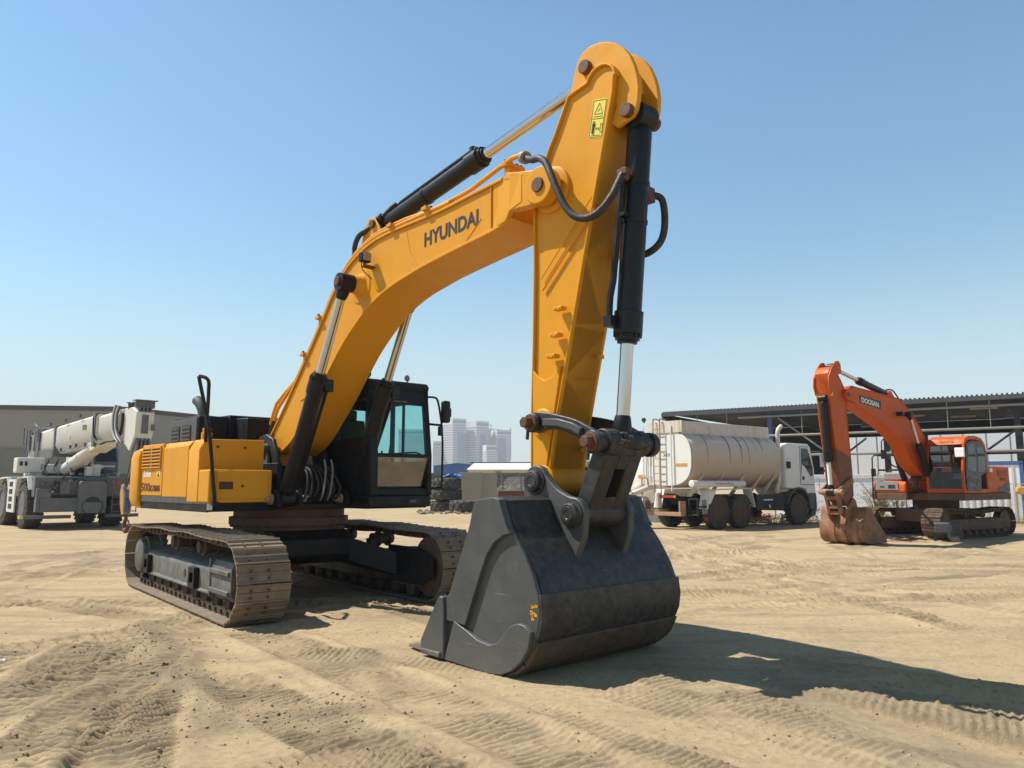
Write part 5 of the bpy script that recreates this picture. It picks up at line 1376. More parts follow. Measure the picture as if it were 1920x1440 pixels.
for k in range(4):
    mb = MB(); x0 = 6.62 + k * .13; zz = boomz(7)
    mb.tube([(x0 + .05, -.36, zz + .62 - k * .02), (x0 - .02, -.40, zz + .30), (x0 + .02, -.41, zz - .10), (x0 + .18, -.40, zz - .40), (x0 + .45, -.36, zz - .62)], .035, n=8, smooth=4); mb.build('boom_hose', 'dgrey' if k % 2 else 'cranewhite', bm_)
for k in range(5):
    mb = MB(); y = -.24 + k * .12; mb.tube([(7.45, y, boomz(7.3) + .35), (7.55, y, boomz(7.3) + .58), (7.8, y, boomz(7.3) + .62), (8.1, y, boomz(7.3) + .60)], .016, n=6); mb.build('head_bracket', 'cranegrey', bm_)
mb = MB(); mb.box(8.18, 8.26, -.10, .10, boomz(7.3) - .4, boomz(7.3) + .2); mb.box(8.2, 8.3, .2, .3, boomz(7.3) - .3, boomz(7.3) - .1); mb.build('head_plate', 'cranegrey', bm_, bevel=.01)
mb = MB(); mb.box(7.55, 7.60, -.3, .3, boomz(7.3) + .42, boomz(7.3) + .62); mb.box(8.15, 8.2, -.3, .3, boomz(7.3) + .42, boomz(7.3) + .66); mb.box(7.5, 7.62, -.34, .34, boomz(7.3) + .60, boomz(7.3) + .63); mb.box(8.0, 8.35, -.34, .34, boomz(7.3) + .64, boomz(7.3) + .67); mb.build('rope_guard', 'cranegrey', bm_, bevel=.005)
for k, (x, z) in enumerate(((-2.2, .45), (-1.7, .55), (-1.2, .5), (-2.5, .2))):
    mb = MB(); mb.cyl((x, -.30, boomz(x) + z), (x, .30, boomz(x) + z), .20 if k < 3 else .3, n=20); mb.build('winch_drum', 'cranegrey', bm_)
for dy in (-.36, -.385, -.41):
    mb = MB(); mb.tube([(4.85, dy, 3.9), (5.0, dy, 3.2), (5.5, dy, 2.95), (6.1, dy, 3.0), (6.9, dy + .05, 3.05), (7.2, dy + .06, 3.4), (7.25, dy + .06, 3.9)], .022, n=6, smooth=4); mb.build('hydraulic_hose', 'hose', bm_)
mb = MB(); mb.box(2.4, 2.5, -.39, -.36, boomz(2.4) - .1, boomz(2.4) + .02); mb.build('sticker', 'label_yellow', bm_)
mb = MB(); mb.box(3.7, 4.1, -.368, -.362, boomz(4) + .08, boomz(4) + .26); mb.build('emblem', 'cranegrey', bm_)
mb = MB(); mb.lathe((1.15, 0, 2.15), Vector((3.55, 0, .92)), [(0, .20), (.1, .24), (2.9, .24), (2.95, .20), (3.0, .15), (3.7, .15)], n=24); mb.prism([(4.2, 2.7), (5.1, 2.9), (5.2, 3.1), (4.1, 3.1)], -.30, .30)
cy = c_(mb, 'luffing_cylinder', 'cranewhite', bevel=.01); cy.rotation_euler = (0, 0, BR)
for y in (-.12, .0, .12):
    mb = MB(); mb.tube([(7.75, y, 2.75), (7.45, y * .5 - .12, 1.6)], .012, n=6); o = c_(mb, 'hoist_rope', 'steel_dark'); o.rotation_euler = (0, 0, BR)
# deck clutter: hoses, valves, brackets, a lifting beam
rr = random.Random(12)
for i in range(30):
    mb = MB(); x = rr.uniform(2.58, 2.66); y = rr.uniform(-1.1, 1.1); z = rr.uniform(1.25, 1.95); w_ = rr.uniform(.03, .13); h_ = rr.uniform(.03, .12)
    mb.box(x, x + rr.uniform(.08, .25), y, y + w_, z, z + h_)
    c_(mb, 'front_fitting', rr.choice(['dgrey', 'steel_dark', 'cranegrey', 'rust']), bevel=.008)
for i in range(16):
    mb = MB(); x = rr.uniform(-1.6, 2.2); y = rr.uniform(-1.1, 1.7); z = 1.9; w_ = rr.uniform(.1, .35)
    mb.box(x, x + w_, y, y + rr.uniform(.1, .4), z, z + rr.uniform(.1, .45))
    c_(mb, 'deck_box', rr.choice(['cranegrey', 'dgrey', 'cranewhite', 'steel_dark']), bevel=.01)
mb = MB(); mb.box(2.62, 2.70, -.62, -.40, 1.30, 1.72); mb.box(2.62, 2.68, -.9, .1, 1.16, 1.22); c_(mb, 'dark_slot', 'decal', bevel=.005)
mb = MB(); mb.hexa([(2.64, -.75, 1.32), (2.66, -.75, 1.32), (2.66, -.68, 1.30), (2.64, -.68, 1.30)], [(2.64, -.30, 1.55), (2.66, -.30, 1.55), (2.66, -.30, 1.44), (2.64, -.30, 1.44)]); c_(mb, 'white_bracket', 'whitewall')
for k in range(9):
    y0 = rr.uniform(-.9, .9); x0 = rr.uniform(-.8, 1.6)
    h = MB(); h.tube([(x0, y0, 1.95), (x0 + .3, y0 + .1, 2.3 + rr.uniform(0, .3)), (x0 + .6, y0 - .1, 2.2), (x0 + .9, y0, 1.95)], .022, n=6, smooth=4); c_(h, 'hydraulic_hose', 'hose')
mb = MB()
for i in range(14):
    x = rr.uniform(-2.9, -1.0); mb.box(x, x + rr.uniform(.05, .3), -.44, -.40, boomz(x) + rr.uniform(-.5, .5), boomz(x) + rr.uniform(.5, .72))
mb.tube([(-2.9, -.42, 3.2), (-2.95, -.42, 3.9), (-2.3, -.42, 3.95), (-1.6, -.42, 4.0), (-1.2, -.42, 3.85)], .03, n=6)
mb.tube([(-2.9, .3, 3.2), (-2.95, .3, 3.95), (-2.2, .3, 4.05)], .03, n=6)
o_ = mb.build('winch_fittings', 'cranegrey', bm_)
for x, z in ((1.6, -.48), (2.6, -.46), (3.2, -.46), (4.1, -.5), (.2, .6), (1.9, .58), (3.4, .58)):
    mb = MB(); mb.box(x, x + .09, -.42, -.36, boomz(x) + z, boomz(x) + z + .12); mb.tube([(x, -.39, boomz(x) + z), (x + .3, -.40, boomz(x) + z - .06), (x + .5, -.38, boomz(x) + z + .02)], .012, n=5); mb.build('boom_fitting', 'dgrey', bm_)
# hook block hanging from the head
hp = Matrix.Translation(CRN.location) @ Matrix.Rotation(R(47 - 90), 4, 'Z') @ Vector((7.45, -.12, 0))
HB = thing('hook_block', 'orange and blue crane hook block with rusty hook hanging on ropes', 'hook', (hp.x, hp.y, .86), R(47 - 90))
HB.rotation_euler = (0, R(-8), R(47 - 90)); HB.scale = (.88, .88, .88)
mb = MB()
for y in (-.13, .10): mb.prism([(-.10, .85), (.12, .85), (.24, .50), (.20, .10), (.06, -.25), (-.10, -.25), (-.24, .15), (-.24, .55)], y, y + .03)
mb.build('cheek_plate', 'hookorange', HB, bevel=.01)
mb = MB(); mb.cyl((0, -.09, .50), (0, .09, .50), .22, n=24); mb.box(-.06, .06, -.11, .10, -.2, .4); mb.build('sheave', 'hookblue', HB)
mb = MB(); mb.prism([(.05, .80), (.2, .72), (.30, .45), (.25, .1), (.12, -.15), (.14, .2), (.16, .5)], -.16, -.135); mb.build('stripe_plate', 'hookblue', HB)
mb = MB(); mb.tube([(0, 0, -.22), (0, 0, -.40), (-.10, 0, -.50), (-.17, 0, -.64), (-.10, 0, -.80), (.05, 0, -.84), (.17, 0, -.74), (.18, 0, -.62)], [.06, .06, .07, .08, .085, .08, .06, .03], n=12, smooth=4); mb.tube([(.0, 0, -.42), (.2, 0, -.5), (.34, 0, -.72)], .035, n=8); mb.build('hook', 'rust', HB)
# ================================================================== big beige warehouse on the left
W = thing('warehouse', 'large beige corrugated warehouse behind the white crane', 'building', (-30.6, 60, 0), 0)
mb = MB()
A = Vector((0, 0)); L0 = Vector((-34, -5.0)); B_ = Vector((13, 28))
def wallp(a, b, h, th, inset=0):
    d = (b - a).normalized(); n = Vector((d.y, -d.x))
    N = int((b - a).length / .25)
    vs = []; fs = []
    # trapezoidal sheeting as real ribs
    pts = []
    for i in range(N):
        p = a + d * (i * .25)
        for t, o in ((0, 0), (.10, 0), (.13, .012), (.22, .012)):
            pts.append(p + d * t + n * o)
    pts.append(b)
    m = len(pts)
    vs = [(p.x, p.y, 0) for p in pts] + [(p.x, p.y, h) for p in pts]
    fs = [(i, i + 1, m + i + 1, m + i) for i in range(m - 1)]
    return vs, fs
for a, b in ((L0, A), (A, B_)):
    vs, fs = wallp(a, b, 7.45, .1); mb.add(vs, fs)
o = mb.build('wall', 'cladding', W, angle=0, fix=False)
mb = MB()
for a, b in ((L0, A), (A, B_)):
    d = (b - a).normalized(); n = Vector((d.y, -d.x))
    q = [a - d * .1, b + d * .1]
    P = [(q[0].x, q[0].y), (q[1].x, q[1].y), (q[1].x + n.x * .12, q[1].y + n.y * .12), (q[0].x + n.x * .12, q[0].y + n.y * .12)]
    mb.prism(P, 7.30, 7.64, ax='z')
mb.build('eaves_trim', 'trim_dark', W)
mb = MB()
mb.add([(L0.x, L0.y, 7.5), (0, 0, 7.5), (13, 28, 7.5), (L0.x + 13, L0.y + 28, 7.5)], [(0, 1, 2, 3)])
mb.build('roof', 'roofsheet', W)
mb = MB()
for a, b in ((L0, A),):
    d = (b - a).normalized(); n = Vector((d.y, -d.x))
    P = [(a.x + n.x * .04, a.y + n.y * .04), (b.x + n.x * .04, b.y + n.y * .04), (b.x + n.x * .16, b.y + n.y * .16), (a.x + n.x * .16, a.y + n.y * .16)]
    mb.prism(P, 0, 4.3, ax='z')
mb.build('plinth', 'plinth', W)

# ================================================================== long open shed on the right
SH_R = math.atan2(-12.5, 18.7)
SHD = thing('open_shed', 'long dark open-sided steel shed with corrugated roof and horizontal pipe rails', 'shed', (11.6, 58, 0), SH_R)
def s_(mb, name, mat, **k): return mb.build(name, mat, SHD, **k)
LEN = 44; DEP = 24
mb = MB()
n = int(LEN / .26); vs = []; fs = []
for i in range(n):
    for t, z in ((0, 0), (.10, 0), (.13, .09), (.20, .09), (.23, 0)):
        x = -.15 + i * .26 + t
        vs += [(x, -.35, 6.93 + z), (x, DEP, 6.93 + z + .35)]
m = len(vs) // 2
fs = [(2 * i, 2 * i + 1, 2 * i + 3, 2 * i + 2) for i in range(m - 1)]
mb.add(vs, fs); s_(mb, 'roof_sheet', 'roofsheet', angle=0, fix=False)
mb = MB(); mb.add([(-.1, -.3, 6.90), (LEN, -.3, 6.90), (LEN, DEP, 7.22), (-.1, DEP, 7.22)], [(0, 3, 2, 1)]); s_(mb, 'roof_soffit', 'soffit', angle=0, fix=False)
mb = MB(); mb.box(-.1, LEN, DEP - .1, DEP, 6.0, 7.2); mb.box(-.1, 6.2, DEP - .1, DEP, 0, 6.0); s_(mb, 'added_dark_cladding', 'soffit')  # dark sheets added at the back to deepen the unlit interior
mb = MB(); mb.box(-.15, LEN, -.38, -.25, 6.66, 6.925); s_(mb, 'fascia', 'dgrey')
mb = MB(); mb.box(-.15, 0, -.30, DEP, 6.4, 6.85); s_(mb, 'gable_beam', 'steel_dark')
for i, x in enumerate((.2, 7.75, 15.1, 22.25, 29.5, 36.8)):
    for y in (0, DEP - .4):
        mb = MB()
        mb.box(x - .17, x + .17, y, y + .03, 0, 6.6); mb.box(x - .17, x + .17, y + .27, y + .30, 0, 6.6); mb.box(x - .02, x + .02, y + .03, y + .27, 0, 6.6); mb.box(x - .25, x + .25, y - .05, y + .35, 0, .05)
        s_(mb, 'column', 'steel_blue' if i == 1 or y > 1 else 'steel_dark')
    mb = MB(); mb.box(x - .1, x + .1, .3, DEP - .4, 6.25, 6.62); s_(mb, 'roof_beam', 'steel_dark')
mb = MB(); mb.box(7.95, 15.0, .02, .22, 6.50, 6.64); s_(mb, 'eaves_beam', 'steel_blue')
for z, r in ((6.31, .085), (4.95, .085), (3.58, .085)):
    mb = MB(); mb.cyl((5.6 if z > 6 else 7.2 if z > 4 else 9.4, -.2, z), (LEN, -.2, z), r, n=12); s_(mb, 'pipe_rail', 'pipe')
for z in (4.25, 2.9):
    mb = MB(); mb.box(11, LEN, DEP - .2, DEP - .1, z - .08, z + .08); s_(mb, 'sheeting_rail', 'steel_dark')
for (x0, z0, x1, z1) in ((8.3, 6.2, 12.5, 2.85), (22.1, 4.8, 19.0, 2.4), (13.9, 4.6, 10.8, 2.2), (15.2, 4.7, 18.2, 2.6)):
    mb = MB(); mb.tube([(x0, .15, z0), (x1, .15, z1)], .065, n=8); s_(mb, 'brace', 'steel_dark' if x0 > 9 else 'pipe')
for x in (2.6, 4.8, 9.97, 18.65, 20.9, 26):
    mb = MB(); mb.tube([(x, -.2, 6.85), (x, -.26, 6.80), (x, -.2, 6.3), (x, -.2, 4.95)], .028, n=6); s_(mb, 'hanger_rod', 'pipe')
for x, y in ((21.9, 3), (13.0, 6), (27, 3)):
    mb = MB(); mb.lathe((x, y, 6.25), (0, 0, -1), [(0, .05), (.15, .08), (.2, .2), (.5, .38), (.52, .36)], n=18); s_(mb, 'pendant_lamp', 'pipe')
for x, y, z in ((19.6, 5, 6.55), (15, 8, 6.5), (24, 9, 6.5), (18, 12, 6.6)):
    mb = MB(); mb.box(x, x + 1.6, y, y + .15, z, z + .1); s_(mb, 'tube_light', 'cream')

# white clad building beyond the shed
WB = thing('white_building', 'plain white panel-clad building seen through the open shed', 'building', (11.6, 58, 0), SH_R)
mb = MB(); mb.box(6.0, 60, DEP + 7, DEP + 20, 0, 9); wbm = mb.build('wall', 'whitewall', WB)
mb = MB()
for i in range(28): mb.box(6.1 + i * 1.9, 6.16 + i * 1.9, DEP + 6.97, DEP + 7.0, 0, 9)
mb.build('panel_joint', 'pipe', WB)
# low white yard wall with the wire fence in front
WL = thing('yard_wall', 'low white concrete wall behind the wire fence', 'wall', (15.5, 36, 0), SH_R)
mb = MB(); mb.box(-3.2, 22, 0, .22, 0, 1.86); mb.build('wall', 'whitewall', WL)
mb = MB(); mb.box(-3.25, 22, -.05, .27, 1.86, 2.05); mb.build('coping', 'concrete', WL, bevel=.01)
FN = thing('wire_fence', 'diamond mesh wire fence along the low white wall', 'fence', (15.5, 36, 0), SH_R)
mb = MB(); x = -3.0; FH = 1.62
while x < 14:
    for dx in (-1, 1):
        x0 = x if dx > 0 else x + FH
        mb.tube([(x0, -.9, .02), (x0 + dx * FH, -.9, FH)], .005, n=3, caps=False)
    x += .115
mb.build('mesh', 'wire', FN, angle=0, fix=False)
for i in range(7):
    mb = MB(); mb.cyl((-3 + i * 2.8, -.9, 0), (-3 + i * 2.8, -.9, 1.7), .03, n=8); mb.build('post', 'pipe', FN)
mb = MB(); mb.cyl((-3, -.9, 1.62), (14, -.9, 1.62), .012, n=6); mb.cyl((-3, -.9, .8), (14, -.9, .8), .008, n=6); mb.build('strain_wire', 'wire', FN)

# ================================================================== far skyline
def tower(name, x, y, w, d, h, rot, label, floors, dents=(), crown=None, glass=()):
    t = thing(name, label, 'tower', (x, y, 0), rot)
    mb = MB(); mb.box(-w / 2, w / 2, -d / 2, d / 2, 0, h); mb.build('wall', 'tower', t)
    mb = MB()
    fh = (h - 12) / floors
    for i in range(floors):
        z = 4 + i * fh
        mb.box(-w / 2 + 1, w / 2 - 1, -d / 2 - .12, -d / 2, z, z + fh * .48)
        mb.box(w / 2, w / 2 + .12, -d / 2 + 1, d / 2 - 1, z, z + fh * .48)
        mb.box(-w / 2 - .12, -w / 2, -d / 2 + 1, d / 2 - 1, z, z + fh * .48)
    o = mb.build('window_band', 'towerglass', t)
    mb = MB()
    k = int(w / 2.2)
    for i in range(k):
        x_ = -w / 2 + 1 + i * (w - 2) / k
        mb.box(x_, x_ + .8, -d / 2 - .22, -d / 2 - .121, 4, h - 9)
    mb.build('pier', 'tower', t)
    if glass:
        mb = MB()
        for (x0, x1, z0, z1) in glass: mb.box(x0, x1, -d / 2 - .6, -d / 2 - .23, z0, z1)
        mb.build('glass_bay', 'towerblue', t)
    mb = MB(); mb.box(-w / 2 + .5, w / 2 - .5, -d / 2 - .2, -d / 2 - .1, h - 7, h - 3.4); mb.box(w / 2 + .1, w / 2 + .2, -d / 2 + .5, d / 2 - .5, h - 7, h - 3.4); mb.build('crown_band', 'towerglass', t)
    if crown: crown(t)
    return t
TY = 1200.
def tx(u): return (u - 960) / 1440 * TY
def th(v): return 1.6 + (908 - v) / 1440 * TY
r38 = R(-38)
tower('office_tower', tx(849), TY + 15, 27, 30, th(785), R(42), 'tall pale office tower just right of the black cab mirror', 24, glass=((-4, 12, 30, 82),))
tower('office_tower', tx(893), TY + 25, 26, 28, th(789), R(42), 'pale office tower with blue glass bay standing second from the left', 23, glass=((-6, 6, 30, 80),))
def mast(t):
    q = MB(); q.box(-.7, .7, -8, -6, 60, 99); q.build('mast', 'towerblue', t)
tower('office_tower', tx(917), TY + 60, 26, 26, th(801), R(10), 'pale tower with a curved top and mast, third in the skyline', 20, crown=mast)
tower('apartment_block', tx(920), TY - 40, 17, 18, th(838), R(20), 'lower white block standing before the towers', 14)
def mast2(t):
    q = MB(); q.box(12.0, 13.2, -12, -10, 40, 91); q.build('mast', 'towerblue', t)
tower('office_tower', tx(938), TY + 30, 24, 24, th(805), R(25), 'bluish glass tower at the right end of the skyline', 21, crown=mast2, glass=((-11, 4, 8, 74),))
tower('office_tower', tx(817), TY + 20, 10, 14, th(827), R(15), 'slim pale tower partly hidden by the black cab', 16)
tower('office_tower', tx(772), TY + 10, 42, 30, th(806), R(5), 'wide gridded tower seen through the yellow excavator cab window', 20)
# low buildings in the middle distance
BB = thing('blue_building', 'low blue gabled workshop in front of the distant towers', 'building', ((855 - 960) / 1440 * 130, 130, 0), R(4))
mb = MB(); mb.prism([(-3.7, 0), (3.6, 0), (3.6, 4.75), (.2, 5.05), (-3.7, 4.6)], 0, 16); mb.build('wall', 'blue', BB)
mb = MB(); mb.strip([(-3.8, 4.62), (.2, 5.08), (3.7, 4.77)], .10, -.2, 16.2); mb.build('roof', 'roofsheet', BB)
LW = thing('white_roof_building', 'long low warehouse with pale ribbed roof in the middle distance', 'building', (-1.2, 112, 0), R(-4))
mb = MB(); mb.box(-5.2, 9.5, 0, 14, 0, 3.75); mb.build('wall', 'cream', LW)
mb = MB(); mb.add([(-5.4, -.3, 3.70), (9.8, -.3, 3.70), (9.8, 9, 4.9), (-5.4, 9, 4.9), (-5.4, 18, 3.7), (9.8, 18, 3.7)], [(0, 1, 2, 3), (3, 2, 5, 4)]); mb.build('roof', 'concrete', LW)
mb = MB(); mb.box(-6, 8.4, 8.9, 9.3, 4.86, 5.05); mb.build('ridge_vent', 'dgrey', LW)
for x in (-1.2, 4.6):
    mb = MB(); mb.box(x, x + .9, -.05, 0, 2.9, 3.5); mb.build('window', 'towerglass', LW)
DW = thing('dark_wall', 'dark long boundary wall with pale coping before the low warehouse', 'wall', (-1, 84, 0), R(-2))
mb = MB(); mb.box(-9, 12, 0, .3, 0, 2.6); mb.build('wall', 'dgrey', DW)
mb = MB(); mb.box(-9, 12, -.06, .36, 2.6, 2.85); mb.box(-9, 12, -.06, 0, 2.1, 2.2); mb.build('coping', 'cranegrey', DW)
F2 = thing('chain_fence', 'wire fence with bent-top posts in front of the dark wall', 'fence', (.2, 66, 0), 0)
for i in range(7):
    mb = MB(); mb.tube([(-2.6 + i * 1.55, 0, 0), (-2.6 + i * 1.55, 0, 2.3), (-2.85 + i * 1.55, -.15, 2.7)], .035, n=6); mb.build('post', 'pipe', F2)
mb = MB()
for i in range(60):
    for dx in (-1, 1):
        x = -2.6 + i * .155; x0 = x if dx > 0 else x + 2.2
        mb.tube([(x0, 0, .05), (x0 + dx * 2.2, 0, 2.25)], .006, n=3, caps=False)
mb.build('mesh', 'wire', F2, angle=0, fix=False)
RBR = thing('red_barrier', 'dark red barrier low behind the boards', 'barrier', (.35, 58, 0), 0)
mb = MB(); mb.box(-1.4, 2.0, 0, .4, 0, 1.05); mb.box(-1.4, 2.0, -.05, .45, 1.05, 1.12); mb.build('barrier_body', 'rust', RBR, bevel=.03)
YV = thing('cream_building', 'cream building with rows of small openings glimpsed behind the arm', 'building', (10.2, 105, 0), 0)
mb = MB(); mb.box(-3.2, 1.2, 0, 8, 0, 4.8); mb.build('wall', 'cream', YV)
mb = MB()
for i in range(11):
    for j in range(7): mb.box(-3.0 + i * .38, -2.82 + i * .38, -.05, 0, 2.7 + j * .28, 2.86 + j * .28)
mb.build('vent_opening', 'decal', YV)

# ================================================================== scrap by the tyre stack
def big_tyre(x, y, z, r, w, label, rot=0, tilt=0):
    t = thing('tyre', label, 'tyre', (x, y, z), rot, 'old earthmover tyres'); t.rotation_euler = (tilt, 0, rot)
    q = MB(); q.lathe((0, 0, 0), (0, 0, 1), [(.0, r * .60), (0, r * .70), (w * .10, r * .92), (w * .22, r * .975), (w * .78, r * .975), (w * .90, r * .92), (w, r * .70), (w, r * .60), (w * .85, r * .55), (w * .15, r * .55)], n=48, closed=True)
    q.build('carcass', 'rubber_old', t, angle=30)
    q = MB(); nl = 15
    for i in range(nl):
        for k in (0, 1):
            a = 2 * PI * (i + .5 * k) / nl
            pts = []
            for (da, zz) in ((0, w * (.06 if k == 0 else .94)), (.17, w * .30 if k == 0 else w * .70), (.02, w * .54 if k == 0 else w * .46)):
                pts.append((r * .985 * math.cos(a + da), r * .985 * math.sin(a + da), zz))
            q.tube(pts, r * .062, n=5)
    q.build('tread', 'rubber_old', t, angle=30)
    return t
ty = 45.5
for i, (z, lab, r) in enumerate(((0.0, 'bottom tyre of the black tyre stack beside the cab', .90), (.66, 'middle tyre of the black tyre stack beside the cab', .92), (1.32, 'topmost tyre of the black tyre stack, under the blue tarp', .88))):
    big_tyre((835 - 960) / 1440 * ty, ty + .9, z, r, .64, lab, .3 * i)
big_tyre((874 - 960) / 1440 * 44.5, 44.8, 0, .92, .70, 'single black tyre lying flat on the sand in front of the boards', .2)
TP = thing('blue_tarp', 'crumpled bright blue tarp on top of the tyre stack', 'tarp', ((848 - 960) / 1440 * ty, ty + .9, 2.0))
q = MB(); N = 14; vs = []; rr = random.Random(9)
for i in range(N):
    for j in range(N):
        vs.append((-.6 + 1.2 * i / (N - 1) + rr.uniform(-.03, .03), -.5 + 1.0 * j / (N - 1), rr.uniform(.0, .22) * (1 - abs(2 * i / (N - 1) - 1) ** 3) + rr.uniform(0, .04) + .02))
q.add(vs, [(i * N + j, (i + 1) * N + j, (i + 1) * N + j + 1, i * N + j + 1) for i in range(N - 1) for j in range(N - 1)])
o = q.build('sheet', 'tarp', TP, angle=60)
sm = o.modifiers.new('thick', 'SOLIDIFY'); sm.thickness = .02
for k, (u0, u1, lab, yy) in enumerate(((862, 903, 'larger left board of the pair of beige boards behind the tyres', 50), (904, 932, 'narrower right board of the pair of beige boards behind the tyres', 50.3))):
    t = thing('board', lab, 'board', ((u0 + u1) / 2 / 1440 * yy - 960 / 1440 * yy, yy, 0), R(3 * k), 'beige boards leaning upright')
    t.rotation_euler = (R(-2), 0, R(3 * k))
    w_ = (u1 - u0) / 1440 * yy
    q = MB(); q.box(-w_ / 2, w_ / 2, 0, .10, 0, 2.38 - .05 * k); q.build('panel', 'board', t, bevel=.01)
    q = MB(); q.box(-w_ / 2 + .05, -w_ / 2 + .15, .10, .2, 0, 2.3); q.build('batten', 'wood', t)
for (u, v, yy, w_, h_, a, lab) in ((948, 928, 42, 1.9, 1.1, 18, 'pale plywood sheet propped low behind the bucket'), (968, 922, 47, 1.2, .5, -10, 'short timber plank lying on the scrap heap behind the bucket')):
    t = thing('plywood_sheet', lab, 'board', ((u - 960) / 1440 * yy, yy, .52), R(a))
    t.rotation_euler = (R(22), R(6), R(a))
    q = MB(); q.prism([(-w_ / 2, -.35), (w_ / 2 - .25, -.5), (w_ / 2, -.1), (w_ / 2 - .5, h_ / 2), (-w_ / 2 + .3, h_ / 2)], 0, .03, ax='z'); q.build('panel', 'wood', t)
    q = MB(); q.box(-.2, .2, -.2, .2, -.55, -.02); q.build('support', 'wood', t)
q = MB(); rr = random.Random(21)
for i in range(300):
    t = rr.random()
    u = 785 + 200 * t; yy = rr.uniform(42, 47.5)
    x = (u - 960) / 1440 * yy; r = .03 + .13 * rr.random() ** 3
    q.add([(x + p[0] * r * rr.uniform(.7, 1.6), yy + p[1] * r, p[2] * r * .7 + r * .3) for p in ico], icf)
M['rubble'] = paint('rubble', (0.22, 0.165, 0.12), .9, .6, .4, (0.30, 0.22, 0.14), 1.2, .1)
o = q.build('rubble', 'rubble', None, angle=0, fix=False); tag(o, 'scattered stones and brick rubble around the tyre stack', 'rubble', kind='stuff')
# blue skip and second white tank behind the tanker
SK = thing('blue_skip', 'blue ribbed steel skip glimpsed left of the tanker', 'skip', (8.15, 52, 0), R(8))
q = MB(); q.prism([(-2.4, .9), (.75, .9), (1.05, 1.2), (.70, 2.95), (-2.4, 2.95)], 0, 2.2); q.build('body', 'tarp', SK, bevel=.03)
q = MB()
for i in range(6): q.box(-2.2 + i * .5, -2.1 + i * .5, -.06, 0, 1.0, 2.9)
for z in (1.5, 2.1): q.box(-2.4, .8, -.08, 0, z, z + .08)
q.build('rib', 'blue', SK, bevel=.01)
q = MB(); q.box(-2.4, 1.0, .1, 2.1, .35, .88); q.build('base', 'cranegrey', SK)
WT = thing('white_tank', 'second white rounded tank standing half hidden behind the tanker', 'tank', (5.75, 33.2, 0), R(38))
q = MB(); q.lathe((-.2, 0, 1.9), (1, 0, 0), [(0, .3), (.1, .9), (.3, 1.12), (3.2, 1.12), (3.4, .9), (3.5, .3)], n=36); q.build('tank_body', 'white', WT)
q = MB(); q.box(.1, .5, -.9, .9, 0, 1.2); q.box(2.6, 3.0, -.9, .9, 0, 1.2); q.build('leg', 'cranegrey', WT)
q = MB(); q.box(-.21, -.19, -.2, .25, 1.85, 2.0); q.build('label', 'hookorange', WT)
# welding trolley with cables in front of the orange excavator
cx, cy = 12.35, 22.2
WC = thing('welding_trolley', 'small two-wheeled grey welding trolley beside the orange excavator track', 'trolley', (cx, cy, 0), R(-30))
q = MB(); q.box(-.30, .38, -.22, .22, .22, .52); q.build('body', 'dgrey', WC, bevel=.04, seg=3)
for s_i in (-1, 1):
    q = MB(); q.lathe((.22, s_i * .28, .19), (0, s_i, 0), [(0, .10), (0, .19), (.08, .19), (.08, .10), (.05, .03)], n=20); q.build('wheel', 'rubber', WC)
q = MB(); q.tube([(-.2, -.2, .35), (-.55, -.2, .75), (-.75, -.2, 1.0)], .02, n=8); q.tube([(-.2, .2, .35), (-.55, .2, .75), (-.75, .2, 1.0)], .02, n=8); q.tube([(-.75, -.2, 1.0), (-.75, .2, 1.0)], .02, n=8); q.build('handle', 'steel_dark', WC)
q = MB(); q.box(-.32, -.24, -.05, .05, .0, .24); q.build('stand', 'steel_dark', WC)
q = MB(); rr = random.Random(5)
pts = [(cx - .6, cy - .1, .05)]
for i in range(26): pts.append((cx - .7 - 1.0 * rr.random(), cy - .1 + rr.uniform(-.25, .45), .03 + .14 * rr.random()))
q.tube(pts, .014, n=6, smooth=4); o = q.build('welding_cable', 'hose'); tag(o, 'tangle of dark cable on the sand by the welding trolley', 'cable')
# container and yellow machine part at the right edge
CT = thing('site_container', 'blue framed white container behind the orange excavator', 'container', (19.6, 33, 0), R(-34))
q = MB(); q.box(-1.5, 1.8, 0, 2.2, .1, 2.45); q.build('body', 'whitewall', CT)
q = MB()
for x in (-1.55, 1.73): q.box(x, x + .14, -.03, .10, .1, 2.5)
q.box(-1.55, 1.87, -.03, .10, 2.40, 2.56); q.build('frame', 'blue', CT)
q = MB()
for i in range(12): q.box(-1.3 + i * .25, -1.22 + i * .25, -.03, 0, .2, 2.38)
q.build('corrugation', 'concrete', CT)
YL = thing('loader_bucket', 'mustard yellow loader bucket at the right edge behind the orange excavator', 'bucket', (20.15, 30.5, 0), R(-30))
q = MB(); q.prism([(-.25, 1.30), (-.1, 1.2), (.3, 1.16), (1.2, 1.2), (1.2, 1.52), (-.2, 1.50)], 0, 1.6); q.build('shell', 'mustard', YL, bevel=.03)
q = MB(); q.box(.5, 1.1, .4, 1.2, 0, 1.16); q.build('support', 'steel_dark', YL)

